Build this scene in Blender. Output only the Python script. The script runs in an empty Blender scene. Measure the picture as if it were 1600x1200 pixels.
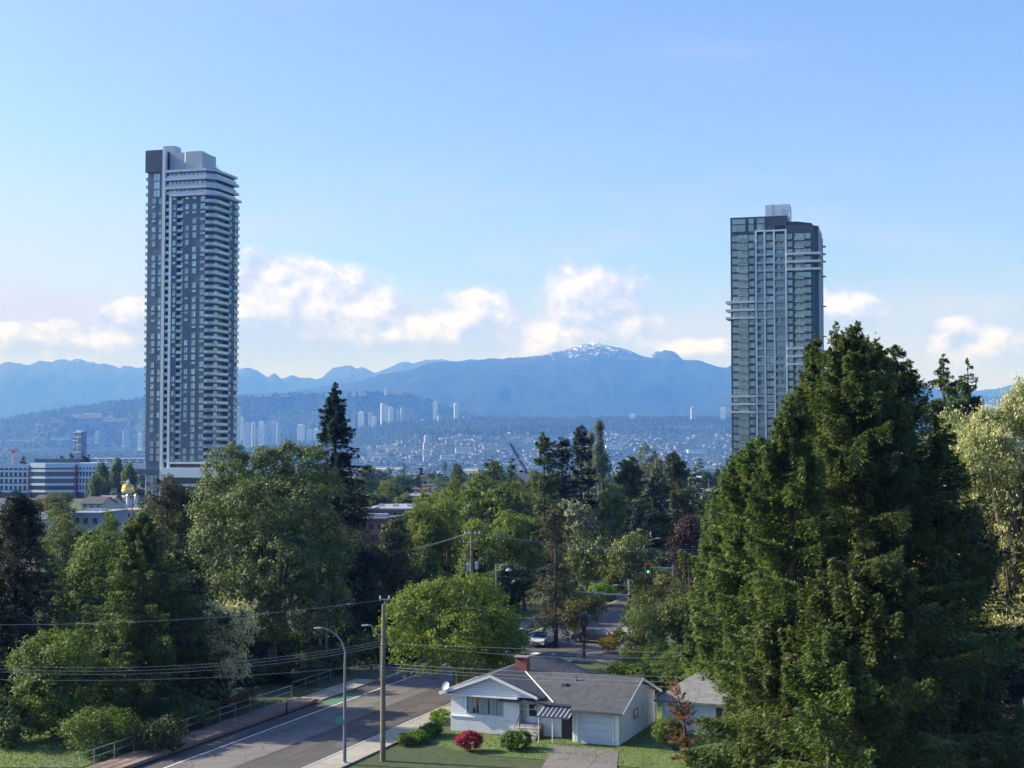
import bpy, math, random
import numpy as np
from mathutils import Vector, Matrix

R = math.radians
SC = bpy.context.scene
COL = SC.collection

# ------------------------------------------------------------------ camera
F_PX = 2200.0          # focal length in pixels of the 1600 px wide photograph
CZ = 22.0              # eye height above the street (seventh floor balcony)
PITCH = R(2.343)
cam_d = bpy.data.cameras.new('camera')
cam_d.sensor_width = 36.0
cam_d.lens = 36.0 * F_PX / 1600.0
cam_d.clip_start = 0.5
cam_d.clip_end = 80000.0
cam = bpy.data.objects.new('camera', cam_d)
COL.objects.link(cam)
cam.location = (0, 0, CZ)
cam.rotation_euler = (R(90) + PITCH, 0, 0)
SC.camera = cam

# ------------------------------------------------------------------ exposure
SC.view_settings.view_transform = 'Standard'
SC.view_settings.look = 'None'
SC.view_settings.gamma = 1.0
SC.view_settings.exposure = EXPOSURE = 0.72
SC.cycles.max_bounces = 6
SC.cycles.diffuse_bounces = 3
SC.cycles.glossy_bounces = 2
SC.cycles.transmission_bounces = 3
SC.cycles.transparent_max_bounces = 4
SC.cycles.volume_bounces = 0
HAZE_D = 1.05e-4
SC.cycles.use_denoising = True
SC.cycles.volume_step_rate = 1.0
SC.cycles.caustics_reflective = False
SC.cycles.caustics_refractive = False

# ------------------------------------------------------------------ sun direction (from the left, a little ahead)
SUN_EL = R(31)
SUN_AZ = R(180 - 13)      # math angle in the ground plane: 180 = exactly left
sdir = Vector((math.cos(SUN_AZ) * math.cos(SUN_EL), math.sin(SUN_AZ) * math.cos(SUN_EL), math.sin(SUN_EL)))
sun_d = bpy.data.lights.new('sun', 'SUN')
sun_d.energy = 5.0
sun_d.angle = R(0.5)
sun_d.color = (1.0, 0.94, 0.85)
sun = bpy.data.objects.new('sun', sun_d)
COL.objects.link(sun)
sun.rotation_euler = sdir.to_track_quat('Z', 'Y').to_euler()
sun.location = (-60, -40, 120)

# ------------------------------------------------------------------ world: sky and clouds
W = bpy.data.worlds.new('World')
SC.world = W
W.use_nodes = True
nt = W.node_tree
nt.nodes.clear()


class NG:
    """tiny helper for writing shader graphs"""
    def __init__(s, nt): s.nt = nt
    def n(s, t, **kw):
        o = s.nt.nodes.new(t)
        for k, v in kw.items(): setattr(o, k, v)
        return o
    def link(s, a, b): s.nt.links.new(a, b)
    def put(s, sock, v):
        if isinstance(v, bpy.types.NodeSocket): s.nt.links.new(v, sock)
        elif isinstance(v, (tuple, list)) and len(v) == 3 and len(sock.default_value) == 4: sock.default_value = (*v, 1)
        else: sock.default_value = v
    def m(s, op, a, b=0.0, c=None, clamp=False):
        o = s.n('ShaderNodeMath', operation=op, use_clamp=clamp)
        s.put(o.inputs[0], a)
        if op not in ('SQRT', 'ABSOLUTE'): s.put(o.inputs[1], b)
        if c is not None: s.put(o.inputs[2], c)
        return o.outputs[0]
    def smooth(s, v, a, b, lo=0.0, hi=1.0):
        o = s.n('ShaderNodeMapRange', interpolation_type='SMOOTHSTEP')
        s.put(o.inputs[0], v); s.put(o.inputs[1], a); s.put(o.inputs[2], b); s.put(o.inputs[3], lo); s.put(o.inputs[4], hi)
        return o.outputs[0]
    def mix(s, f, a, b, blend='MIX'):
        o = s.n('ShaderNodeMix', data_type='RGBA', blend_type=blend)
        s.put(o.inputs[0], f); s.put(o.inputs[6], a); s.put(o.inputs[7], b)
        return o.outputs[2]
    def noise(s, vec, scale, detail=3.0, rough=0.5, dim='3D'):
        o = s.n('ShaderNodeTexNoise', noise_dimensions=dim)
        if vec is not None: s.put(o.inputs['Vector'], vec)
        o.inputs['Scale'].default_value = scale; o.inputs['Detail'].default_value = detail; o.inputs['Roughness'].default_value = rough
        return o.outputs['Fac']
    def xyz(s, x, y, z):
        o = s.n('ShaderNodeCombineXYZ'); s.put(o.inputs[0], x); s.put(o.inputs[1], y); s.put(o.inputs[2], z)
        return o.outputs[0]


g = NG(nt)
sky = g.n('ShaderNodeTexSky', sky_type='NISHITA')
sky.sun_disc = False
sky.sun_elevation = SUN_EL
sky.sun_rotation = math.atan2(sdir.x, sdir.y)
sky.altitude = 100
sky.air_density = 1.0
sky.dust_density = 1.6
sky.ozone_density = 2.0
tc = g.n('ShaderNodeTexCoord')
sep = g.n('ShaderNodeSeparateXYZ')
g.link(tc.outputs['Generated'], sep.inputs[0])
yy = g.m('MAXIMUM', sep.outputs[1], 0.06)
ca = g.m('DIVIDE', sep.outputs[0], yy)      # bearing and height of a direction over the northern horizon
ce = g.m('DIVIDE', sep.outputs[2], yy)
north = g.smooth(sep.outputs[1], 0.1, 0.4)
v1 = g.xyz(ca, g.m('MULTIPLY', ce, 1.25), 0.37)
nb = g.noise(v1, 10.0, 6.0, 0.60)
v1b = g.xyz(g.m('SUBTRACT', ca, 0.006), g.m('MULTIPLY', g.m('ADD', ce, 0.007), 1.25), 0.37)
nb2 = g.noise(v1b, 10.0, 6.0, 0.60)
nf = g.noise(v1, 34.0, 5.0, 0.6)
# cumulus heaps over the mountains: bearing, height, half-width, half-height
HEAPS = [(-.158, .094, .066, .046), (-.190, .078, .040, .030), (-.128, .074, .050, .030), (-.085, .072, .045, .022), (-.10, .092, .03, .012),
         (-.020, .086, .034, .028), (-.050, .074, .045, .020), (.055, .094, .050, .032), (.022, .070, .055, .018), (.086, .074, .034, .018), (.12, .065, .04, .014),
         (.235, .098, .034, .017), (.205, .100, .026, .018), (.150, .064, .060, .012), (.345, .070, .055, .018), (.318, .082, .025, .010),
         (-.272, .092, .024, .014), (-.335, .076, .060, .014), (-.290, .068, .050, .014), (-.235, .075, .05, .02), (.50, .09, .06, .03), (-.50, .08, .07, .03)]
den = None
shade = None
for (a0, e0, ra, re) in HEAPS:
    dx = g.m('DIVIDE', g.m('SUBTRACT', ca, a0), ra)
    dy = g.m('DIVIDE', g.m('SUBTRACT', ce, e0 - 0.004), re * 1.12)
    v = g.m('SUBTRACT', 1.0, g.m('SQRT', g.m('ADD', g.m('MULTIPLY', dx, dx), g.m('MULTIPLY', dy, dy))))
    sh = g.m('SUBTRACT', dy, g.m('MULTIPLY', dx, 0.35))
    if den is None: den, shade = v, g.m('MULTIPLY', g.m('MAXIMUM', v, 0.0), sh)
    else:
        den = g.m('SMOOTH_MAX', den, v, 0.35)
        shade = g.m('ADD', shade, g.m('MULTIPLY', g.m('MAXIMUM', v, 0.0), sh))
dn = g.m('ADD', den, g.m('MULTIPLY', g.m('SUBTRACT', nb, 0.5), 1.5))
dn = g.m('ADD', dn, g.m('MULTIPLY', g.m('SUBTRACT', nf, 0.5), 0.8))
cum = g.smooth(dn, -0.06, 0.26)
# a soft lower edge that melts into the horizon haze
base = g.smooth(ce, 0.035, 0.075)
lit = g.m('ADD', g.m('MULTIPLY', g.m('SUBTRACT', nb, nb2), 5.0), g.m('MULTIPLY', shade, 1.3))
lit = g.m('ADD', lit, g.m('MULTIPLY', g.m('SUBTRACT', nf, 0.5), 1.0))
lit = g.smooth(lit, -0.35, 0.75)
# thin high veil, streaked along the horizon
v2 = g.xyz(g.m('MULTIPLY', ca, 2.2), g.m('MULTIPLY', ce, 9.0), 2.1)
vn = g.noise(v2, 2.4, 5.0, 0.55)
veil = g.m('MULTIPLY', g.smooth(vn, 0.42, 0.72), g.smooth(ce, 0.24, 0.10))
v3 = g.xyz(g.m('MULTIPLY', ca, 1.0), g.m('MULTIPLY', ce, 5.0), 5.4)
high = g.m('MULTIPLY', g.smooth(g.noise(v3, 3.0, 5.0, 0.6), 0.5, 0.8), 0.22)
low = g.smooth(ce, 0.135, 0.045, 0.0, 0.80)
leftw = g.smooth(ca, -0.10, -0.40, 0.0, 0.62)
leftw = g.m('MULTIPLY', leftw, g.smooth(ce, 0.22, 0.10))
thin = g.m('ADD', g.m('ADD', g.m('MULTIPLY', veil, 0.42), low), g.m('ADD', leftw, high), clamp=True)
thin = g.m('MULTIPLY', thin, north)
SKYK = 1.0
c_sky = g.mix(1.0, sky.outputs[0], (0.81, 0.925, 1.3), 'MULTIPLY')
c_thin = g.mix(thin, c_sky, (3.7, 3.75, 5.9))
c_cloud = g.mix(lit, (2.75, 3.2, 6.0), (6.5, 6.15, 7.8))
cm = g.m('MULTIPLY', g.m('MULTIPLY', cum, base), north)
c_all = g.mix(g.m('MULTIPLY', cm, 0.88), c_thin, c_cloud)
bg = g.n('ShaderNodeBackground')
g.link(c_all, bg.inputs['Color'])
bg.inputs['Strength'].default_value = 0.12
wo = g.n('ShaderNodeOutputWorld')
g.link(bg.outputs[0], wo.inputs['Surface'])
W.cycles.sampling_method = 'MANUAL'
W.cycles.sample_map_resolution = 512

# ------------------------------------------------------------------ pixel rays -> world points
CP, SP = math.cos(PITCH), math.sin(PITCH)


def ray(px, py):
    dx = (px - 800) / F_PX
    dy = (600 - py) / F_PX
    return Vector((dx, CP - dy * SP, SP + dy * CP))


def P(px, py, Y):
    d = ray(px, py)
    return Vector((0, 0, CZ)) + d * (Y / d.y)


def G(px, py, z=0.0):
    d = ray(px, py)
    return Vector((0, 0, CZ)) + d * ((z - CZ) / d.z)


def zz(py, Y): return P(800, py, Y).z
def xx(px, Y): return (px - 800) / F_PX * Y * (1.0 / (CP)) * CP


# ------------------------------------------------------------------ meshes
class MB:
    def __init__(s):
        s.v = []; s.f = []; s.m = []
    def add(s, vs, fs, mi=0):
        b = len(s.v)
        s.v.extend([tuple(q) for q in vs])
        s.f.extend([tuple(b + i for i in f) for f in fs])
        s.m.extend([mi] * len(fs))
        return s
    def merge(s, o, loc=(0, 0, 0), rz=0.0, sc=(1, 1, 1)):
        c, n = math.cos(rz), math.sin(rz)
        b = len(s.v)
        for (x, y, z) in o.v:
            x, y, z = x * sc[0], y * sc[1], z * sc[2]
            s.v.append((loc[0] + x * c - y * n, loc[1] + x * n + y * c, loc[2] + z))
        s.f.extend([tuple(b + i for i in f) for f in o.f])
        s.m.extend(o.m)
        return s
    def box(s, x0, x1, y0, y1, z0, z1, mi=0):
        s.add([(x0, y0, z0), (x1, y0, z0), (x1, y1, z0), (x0, y1, z0), (x0, y0, z1), (x1, y0, z1), (x1, y1, z1), (x0, y1, z1)],
              [(0, 3, 2, 1), (4, 5, 6, 7), (0, 1, 5, 4), (1, 2, 6, 5), (2, 3, 7, 6), (3, 0, 4, 7)], mi)
        return s
    def prism(s, poly, z0, z1, mi=0, cap=True):
        n = len(poly)
        vs = [(x, y, z0) for x, y in poly] + [(x, y, z1) for x, y in poly]
        fs = [(i, (i + 1) % n, n + (i + 1) % n, n + i) for i in range(n)]
        if cap: fs += [tuple(range(n, 2 * n)), tuple(reversed(range(n)))]
        return s.add(vs, fs, mi)
    def tube(s, pts, rad, n=8, mi=0):
        pts = [Vector(p) for p in pts]
        if not hasattr(rad, '__len__'): rad = [rad] * len(pts)
        b = len(s.v)
        for i, p in enumerate(pts):
            t = (pts[min(i + 1, len(pts) - 1)] - pts[max(i - 1, 0)])
            t = t.normalized() if t.length > 1e-9 else Vector((0, 0, 1))
            u = t.cross(Vector((0, 0, 1)) if abs(t.z) < 0.95 else Vector((1, 0, 0))).normalized()
            w = t.cross(u)
            for k in range(n):
                a = 2 * math.pi * k / n
                s.v.append(tuple(p + (u * math.cos(a) + w * math.sin(a)) * rad[i]))
        for i in range(len(pts) - 1):
            for k in range(n):
                s.f.append((b + i * n + k, b + i * n + (k + 1) % n, b + (i + 1) * n + (k + 1) % n, b + (i + 1) * n + k)); s.m.append(mi)
        s.f.append(tuple(b + k for k in reversed(range(n)))); s.m.append(mi)
        s.f.append(tuple(b + (len(pts) - 1) * n + k for k in range(n))); s.m.append(mi)
        return s
    def lathe(s, prof, n=24, cx=0, cy=0, mi=0):
        b = len(s.v)
        for (r, z) in prof:
            for k in range(n):
                a = 2 * math.pi * k / n
                s.v.append((cx + r * math.cos(a), cy + r * math.sin(a), z))
        for i in range(len(prof) - 1):
            for k in range(n):
                s.f.append((b + i * n + k, b + i * n + (k + 1) % n, b + (i + 1) * n + (k + 1) % n, b + (i + 1) * n + k)); s.m.append(mi)
        s.f.append(tuple(b + k for k in reversed(range(n)))); s.m.append(mi)
        s.f.append(tuple(b + (len(prof) - 1) * n + k for k in range(n))); s.m.append(mi)
        return s
    def mesh(s, name, mats, smooth=False):
        me = bpy.data.meshes.new(name)
        me.from_pydata(s.v, [], s.f)
        if not isinstance(mats, (list, tuple)): mats = [mats]
        for m in mats: me.materials.append(m)
        if len(mats) > 1: me.polygons.foreach_set('material_index', s.m)
        if smooth: me.shade_smooth()
        me.update()
        return me
    def build(s, name, mats, parent=None, smooth=False, loc=None, rz=0.0):
        o = bpy.data.objects.new(name, s.mesh(name, mats, smooth))
        COL.objects.link(o)
        if parent is not None: o.parent = parent
        if loc is not None: o.location = loc
        if rz: o.rotation_euler.z = rz
        return o


def np_mesh(name, verts, faces, mats, smooth=False, midx=None):
    """verts (N,3) float, faces (M,k) int, all with the same number of corners"""
    me = bpy.data.meshes.new(name)
    nv, (nf, k) = len(verts), faces.shape
    me.vertices.add(nv); me.vertices.foreach_set('co', np.ascontiguousarray(verts, dtype=np.float32).ravel())
    me.loops.add(nf * k); me.loops.foreach_set('vertex_index', np.ascontiguousarray(faces, dtype=np.int32).ravel())
    me.polygons.add(nf); me.polygons.foreach_set('loop_start', np.arange(0, nf * k, k, dtype=np.int32))
    me.polygons.foreach_set('loop_total', np.full(nf, k, dtype=np.int32))
    if not isinstance(mats, (list, tuple)): mats = [mats]
    for m in mats: me.materials.append(m)
    if midx is not None: me.polygons.foreach_set('material_index', np.ascontiguousarray(midx, dtype=np.int32))
    me.update(calc_edges=True)
    if smooth: me.shade_smooth()
    return me


def link(name, me, parent=None, loc=None, rz=0.0):
    o = bpy.data.objects.new(name, me)
    COL.objects.link(o)
    if parent is not None: o.parent = parent
    if loc is not None: o.location = loc
    if rz: o.rotation_euler.z = rz
    return o


def tag(o, label=None, cat=None, group=None, kind=None):
    if label: o['label'] = label
    if cat: o['category'] = cat
    if group: o['group'] = group
    if kind: o['kind'] = kind
    return o


def thing(name, label, cat, loc=(0, 0, 0), rz=0.0, group=None):
    o = bpy.data.objects.new(name, None)
    COL.objects.link(o)
    o.location = loc; o.rotation_euler = (0, 0, rz)
    o.empty_display_size = 0.5
    return tag(o, label, cat, group)


KIDS = {}


def copy_tree(o, parent=None):
    c = o.copy(); COL.objects.link(c)
    if parent is not None: c.parent = parent
    for ch in [q for q in o.children]:
        copy_tree(ch, c)
    return c


def repeat_parts(root, name, items, tmpl, mats, limit=100):
    """items: (size, template key, loc, rz). The largest 100 become parts, the rest one part."""
    items = sorted(items, key=lambda t: -t[0])
    meshes = {}
    for (_, k, loc, rz) in items[:limit]:
        if k not in meshes: meshes[k] = tmpl[k].mesh(name, mats)
        link(name, meshes[k], root, loc, rz)
    if len(items) > limit:
        mb = MB()
        for (_, k, loc, rz) in items[limit:]: mb.merge(tmpl[k], loc, rz)
        o = mb.build(name, mats, root)
        o['kind'] = 'stuff'


# ------------------------------------------------------------------ materials
def new_mat(name):
    m = bpy.data.materials.new(name)
    m.use_nodes = True
    m.node_tree.nodes.clear()
    return m, NG(m.node_tree)


def mat(name, col, rough=0.8, var=0.15, scale=3.0, metal=0.0, spec=0.5, bump=0.0, streak=0.0):
    m, g = new_mat(name)
    t = g.n('ShaderNodeTexCoord')
    out = g.n('ShaderNodeOutputMaterial')
    b = g.n('ShaderNodeBsdfPrincipled')
    n1 = g.noise(t.outputs['Object'], scale, 5.0, 0.6)
    n2 = g.noise(t.outputs['Object'], scale * 0.13, 3.0, 0.5)
    f = g.m('ADD', g.m('MULTIPLY', n1, 0.5), g.m('MULTIPLY', n2, 0.5))
    f = g.smooth(f, 0.35, 0.65)
    dark = tuple(c * (1 - var) for c in col); light = tuple(min(1, c * (1 + var)) for c in col)
    c = g.mix(f, dark, light)
    if streak:
        mp = g.n('ShaderNodeMapping'); g.link(t.outputs['Object'], mp.inputs[0]); mp.inputs['Scale'].default_value = (1.5, 1.5, 0.12)
        n3 = g.smooth(g.noise(mp.outputs[0], 2.5, 4.0, 0.6), 0.5, 0.75)
        c = g.mix(g.m('MULTIPLY', n3, streak), c, tuple(q * 0.45 for q in col))
    g.link(c, b.inputs['Base Color'])
    b.inputs['Roughness'].default_value = rough
    b.inputs['Metallic'].default_value = metal
    b.inputs['Specular IOR Level'].default_value = spec
    if bump:
        bp = g.n('ShaderNodeBump'); bp.inputs['Strength'].default_value = bump; bp.inputs['Distance'].default_value = 0.05
        g.link(n1, bp.inputs['Height']); g.link(bp.outputs[0], b.inputs['Normal'])
    g.link(b.outputs[0], out.inputs['Surface'])
    return m


def leaf_mat(name, c_dark, c_light, c_tip=None, scale=0.5, transl=0.35, spec=0.25):
    """foliage: hue varies from clump to clump and leaf to leaf"""
    m, g = new_mat(name)
    out = g.n('ShaderNodeOutputMaterial')
    t = g.n('ShaderNodeTexCoord')
    geo = g.n('ShaderNodeNewGeometry')
    oi = g.n('ShaderNodeObjectInfo')
    n1 = g.noise(t.outputs['Object'], scale, 4.0, 0.65)
    f = g.m('ADD', g.m('MULTIPLY', g.smooth(n1, 0.35, 0.65), 0.55), g.m('MULTIPLY', geo.outputs['Random Per Island'], 0.45))
    c = g.mix(f, c_dark, c_light)
    if c_tip:
        tip = g.smooth(g.m('ADD', geo.outputs['Random Per Island'], g.m('MULTIPLY', n1, 0.4)), 0.98, 1.15)
        c = g.mix(tip, c, c_tip)
    hs = g.n('ShaderNodeHueSaturation')
    g.link(c, hs.inputs['Color'])
    g.put(hs.inputs['Hue'], g.m('ADD', 0.488, g.m('MULTIPLY', oi.outputs['Random'], 0.024)))
    g.put(hs.inputs['Value'], g.m('ADD', 0.85, g.m('MULTIPLY', oi.outputs['Random'], 0.3)))
    c = hs.outputs[0]
    d = g.n('ShaderNodeBsdfPrincipled'); g.link(c, d.inputs['Base Color']); d.inputs['Roughness'].default_value = 0.55
    d.inputs['Specular IOR Level'].default_value = spec
    tr = g.n('ShaderNodeBsdfTranslucent')
    g.link(g.mix(1.0, c, (1.15, 1.3, 0.55), 'MULTIPLY'), tr.inputs['Color'])
    mx = g.n('ShaderNodeMixShader'); mx.inputs[0].default_value = transl
    g.link(d.outputs[0], mx.inputs[1]); g.link(tr.outputs[0], mx.inputs[2])
    g.link(mx.outputs[0], out.inputs['Surface'])
    return m


def glass_mat(name, col, rough=0.08, metal=0.0, var=0.3):
    """window glass seen from outside: dark room behind, sky mirrored in front, each pane a little different"""
    m, g = new_mat(name)
    out = g.n('ShaderNodeOutputMaterial')
    t = g.n('ShaderNodeTexCoord')
    oi = g.n('ShaderNodeObjectInfo'); geo = g.n('ShaderNodeNewGeometry')
    b = g.n('ShaderNodeBsdfPrincipled')
    r = g.m('FRACT', g.m('ADD', oi.outputs['Random'], geo.outputs['Random Per Island']))
    c = g.mix(r, tuple(q * (1 - var) for q in col), tuple(min(1, q * (1 + var)) for q in col))
    g.link(c, b.inputs['Base Color'])
    b.inputs['Roughness'].default_value = rough; b.inputs['Metallic'].default_value = metal
    b.inputs['IOR'].default_value = 1.6; b.inputs['Specular IOR Level'].default_value = 0.9
    g.link(b.outputs[0], out.inputs['Surface'])
    return m

# ------------------------------------------------------------------ terrain
GZ = [(-400, 0), (205, 0), (500, -4), (800, -10), (1200, -16), (2000, -34), (3500, -84), (6200, -88), (60000, -90)]


def gz(y):
    return float(np.interp(y, [a for a, b in GZ], [b for a, b in GZ]))


def fbm(x, y, seed=0, octv=5, gain=0.5):
    """value noise, numpy arrays in, about -1..1"""
    rs = np.random.RandomState(seed)
    tab = rs.rand(256, 256) * 2 - 1
    out = np.zeros_like(x, dtype=float); amp = 1.0; fr = 1.0
    for o in range(octv):
        X = x * fr + 17.3 * o; Y = y * fr + 9.1 * o
        xi = np.floor(X).astype(int); yi = np.floor(Y).astype(int)
        fx = X - xi; fy = Y - yi
        fx = fx * fx * (3 - 2 * fx); fy = fy * fy * (3 - 2 * fy)
        a = tab[xi & 255, yi & 255]; b = tab[(xi + 1) & 255, yi & 255]
        c = tab[xi & 255, (yi + 1) & 255]; d = tab[(xi + 1) & 255, (yi + 1) & 255]
        out += amp * ((a * (1 - fx) + b * fx) * (1 - fy) + (c * (1 - fx) + d * fx) * fy)
        amp *= gain; fr *= 2.03
    return out


def ground_mat():
    m, g = new_mat('lawn and scrub ground')
    out = g.n('ShaderNodeOutputMaterial'); b = g.n('ShaderNodeBsdfPrincipled')
    geo = g.n('ShaderNodeNewGeometry')
    p = geo.outputs['Position']
    n1 = g.noise(p, 0.05, 6.0, 0.6); n2 = g.noise(p, 1.3, 5.0, 0.7); n3 = g.noise(p, 0.008, 3.0, 0.5)
    c = g.mix(g.smooth(n2, 0.3, 0.7), (0.035, 0.055, 0.018), (0.07, 0.10, 0.03))
    c = g.mix(g.smooth(n1, 0.5, 0.7), c, (0.09, 0.09, 0.05))
    c = g.mix(g.smooth(n3, 0.56, 0.66), c, (0.14, 0.13, 0.10))
    g.link(c, b.inputs['Base Color']); b.inputs['Roughness'].default_value = 0.95
    bp = g.n('ShaderNodeBump'); bp.inputs['Distance'].default_value = 0.08; g.link(g.noise(p, 6.0, 4.0, 0.7), bp.inputs['Height']); g.link(bp.outputs[0], b.inputs['Normal'])
    g.link(b.outputs[0], out.inputs['Surface'])
    return m


M_ground = ground_mat()
ys = np.array([-300, -100, 0, 60, 100, 140, 180, 205, 300, 400, 500, 650, 800, 1000, 1200, 1600, 2000, 2700, 3500, 4500, 6200, 9000, 14000, 26000, 60000.])
xs = np.array([-40000, -20000, -9000, -4000, -1500, -600, -200, -60, 0, 60, 200, 600, 1500, 4000, 9000, 20000, 40000.])
gv = np.array([(x, y, gz(y)) for y in ys for x in xs])
nx = len(xs)
gf = np.array([(j * nx + i, j * nx + i + 1, (j + 1) * nx + i + 1, (j + 1) * nx + i) for j in range(len(ys) - 1) for i in range(nx - 1)])
tag(link('ground', np_mesh('ground', gv, gf, M_ground)), kind='structure')


def mountain_mat(name, snow_z0, snow_z1, rock=(0.04, 0.042, 0.05), wood=(0.010, 0.018, 0.016)):
    m, g = new_mat(name)
    out = g.n('ShaderNodeOutputMaterial'); b = g.n('ShaderNodeBsdfPrincipled')
    geo = g.n('ShaderNodeNewGeometry'); p = geo.outputs['Position']
    sx = g.n('ShaderNodeSeparateXYZ'); g.link(p, sx.inputs[0])
    n1 = g.noise(p, 0.004, 6.0, 0.65); n2 = g.noise(p, 0.02, 5.0, 0.7)
    c = g.mix(g.smooth(n1, 0.35, 0.65), tuple(q * 0.7 for q in wood), tuple(q * 1.4 for q in wood))
    c = g.mix(g.smooth(g.m('ADD', sx.outputs[2], g.m('MULTIPLY', n1, 400)), snow_z0 + 120, snow_z0 + 420), c, rock)
    sn = g.m('ADD', g.m('ADD', sx.outputs[2], g.m('MULTIPLY', g.m('SUBTRACT', n2, 0.5), 1500)), g.m('MULTIPLY', g.m('SUBTRACT', n1, 0.5), 500))
    c = g.mix(g.smooth(sn, snow_z1 + 75, snow_z1 + 125), c, (0.85, 0.87, 0.9))
    g.link(c, b.inputs['Base Color']); b.inputs['Roughness'].default_value = 0.95; b.inputs['Specular IOR Level'].default_value = 0.1
    g.link(b.outputs[0], out.inputs['Surface'])
    return m


class Ridge:
    """a range of hills: crest line seen at the given bearings, foot in front, slope behind, with spurs and gullies"""
    def __init__(s, name, prof, Yr, Yf, zf, Yb, mt, jag=1.0, rough=0.1, px0=-260, px1=1860, step=4, rows=34, seed=1, shape=1.0):
        pxs = np.arange(px0, px1 + 1, step, dtype=float)
        prof = sorted(prof)
        py = np.interp(pxs, [a for a, b in prof], [b for a, b in prof])
        py = py + jag * fbm(pxs * 0.06, pxs * 0 + 3.3, seed, 5, 0.6)
        s.zr = np.array([zz(q, Yr) for q in py])
        s.pxs = pxs; s.Yr, s.Yf, s.zf, s.Yb = Yr, Yf, zf, Yb
        vs = []
        rows_b = 8
        t = np.linspace(0, 1, rows)
        A, T = np.meshgrid(pxs, t)
        Y = Yf + (Yr - Yf) * T
        X = (A - 800) / F_PX * Y
        H = s.zr[None, :] - zf
        base = T ** shape
        n = fbm(X / (Yr - Yf) * 2.6, Y / (Yr - Yf) * 1.3, seed + 5, 6, 0.55)
        env = (T * (1 - T) * 4) ** 0.8
        ker = np.hanning(61); ker /= ker.sum()
        Hs = np.convolve(np.pad(s.zr, 30, mode='edge'), ker, mode='valid')[None, :] - zf      # broad form; crest detail stays near the crest
        H = Hs + (s.zr[None, :] - zf - Hs) * T ** 7
        Z = zf + np.maximum(H, -5) * np.clip(base + rough * n * env - 0.25 * rough * env, 0, 0.995)
        H = s.zr[None, :] - zf
        Tb = np.linspace(0, 1, rows_b + 1)[1:]
        A2, T2 = np.meshgrid(pxs, Tb)
        Y2 = Yr + (Yb - Yr) * T2
        X2 = (A2 - 800) / F_PX * Y2
        Z2 = zf + np.maximum(H, -5) * (1 - T2) ** 0.9
        s.A, s.X, s.Y, s.Z = A, X, Y, Z
        V = np.stack([np.concatenate([X, X2]), np.concatenate([Y, Y2]), np.concatenate([Z, Z2])], -1)
        nr, nc = V.shape[:2]
        idx = np.arange(nr * nc).reshape(nr, nc)
        Fc = np.stack([idx[:-1, :-1], idx[:-1, 1:], idx[1:, 1:], idx[1:, :-1]], -1).reshape(-1, 4)
        s.o = tag(link(name, np_mesh(name, V.reshape(-1, 3), Fc, mt, smooth=True)), kind='structure')
    def at(s, px, T):
        """points on the front slope, arrays in"""
        ci = (px - s.pxs[0]) / (s.pxs[1] - s.pxs[0]); ri = T * (s.Z.shape[0] - 1)
        c0 = np.clip(np.floor(ci).astype(int), 0, s.Z.shape[1] - 2); r0 = np.clip(np.floor(ri).astype(int), 0, s.Z.shape[0] - 2)
        fc = ci - c0; fr = ri - r0
        z = (s.Z[r0, c0] * (1 - fc) + s.Z[r0, c0 + 1] * fc) * (1 - fr) + (s.Z[r0 + 1, c0] * (1 - fc) + s.Z[r0 + 1, c0 + 1] * fc) * fr
        y = s.Yf + (s.Yr - s.Yf) * T
        return np.stack([(px - 800) / F_PX * y, y, z], -1)


M_mtn = mountain_mat('mountain forest with snow', 900, 1060)
M_mtn2 = mountain_mat('far range with snow', 900, 1330)
M_hill = mat('wooded hill', (0.035, 0.065, 0.03), 0.95, 0.3, 0.01, spec=0.1)
M_town = mat('hillside town ground', (0.03, 0.05, 0.03), 0.95, 0.3, 0.01, spec=0.1)

far_prof = [(-260, 575), (-120, 566), (-40, 571), (0, 567), (14, 565), (42, 570), (60, 562), (80, 566), (98, 557), (110, 562), (126, 560), (150, 567), (180, 571), (215, 574), (300, 570), (372, 577),
            (388, 576), (402, 580), (418, 586), (428, 580), (441, 591), (456, 587), (480, 590), (491, 593), (503, 588), (516, 575), (526, 571), (545, 571), (555, 574), (572, 575), (586, 581), (600, 577),
            (615, 569), (628, 565), (645, 567), (665, 562), (690, 560), (720, 570), (900, 590), (1100, 600), (1400, 600), (1500, 609), (1545, 607), (1580, 601), (1620, 600), (1860, 590)]
Ridge('far_mountains', far_prof, 21500, 17500, 0, 26500, M_mtn2, jag=2.2, rough=0.14, seed=11, shape=0.8, rows=22)
near_prof = [(-260, 700), (300, 690), (400, 640), (440, 616), (472, 607), (540, 598), (610, 582), (642, 579), (660, 569), (685, 565), (740, 561), (800, 558), (840, 555), (872, 549), (900, 540), (935, 534),
             (968, 542), (990, 550), (1010, 557), (1026, 548), (1042, 545), (1056, 551), (1068, 562), (1090, 562), (1110, 570), (1126, 577), (1136, 576), (1150, 563), (1180, 545), (1230, 556),
             (1300, 585), (1360, 596), (1430, 602), (1500, 612), (1600, 625), (1860, 650)]
Ridge('mountain', near_prof, 16000, 11800, -60, 20500, M_mtn, jag=1.1, rough=0.16, seed=23, shape=0.85, rows=40)
h3_prof = [(-260, 700), (640, 690), (700, 655), (740, 640), (780, 641), (830, 645), (900, 646), (960, 649), (1100, 652), (1500, 650), (1860, 652)]
H3 = Ridge('low_far_hill', h3_prof, 12600, 10800, -60, 14500, M_hill, jag=0.6, rough=0.3, seed=31, rows=14)
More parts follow.
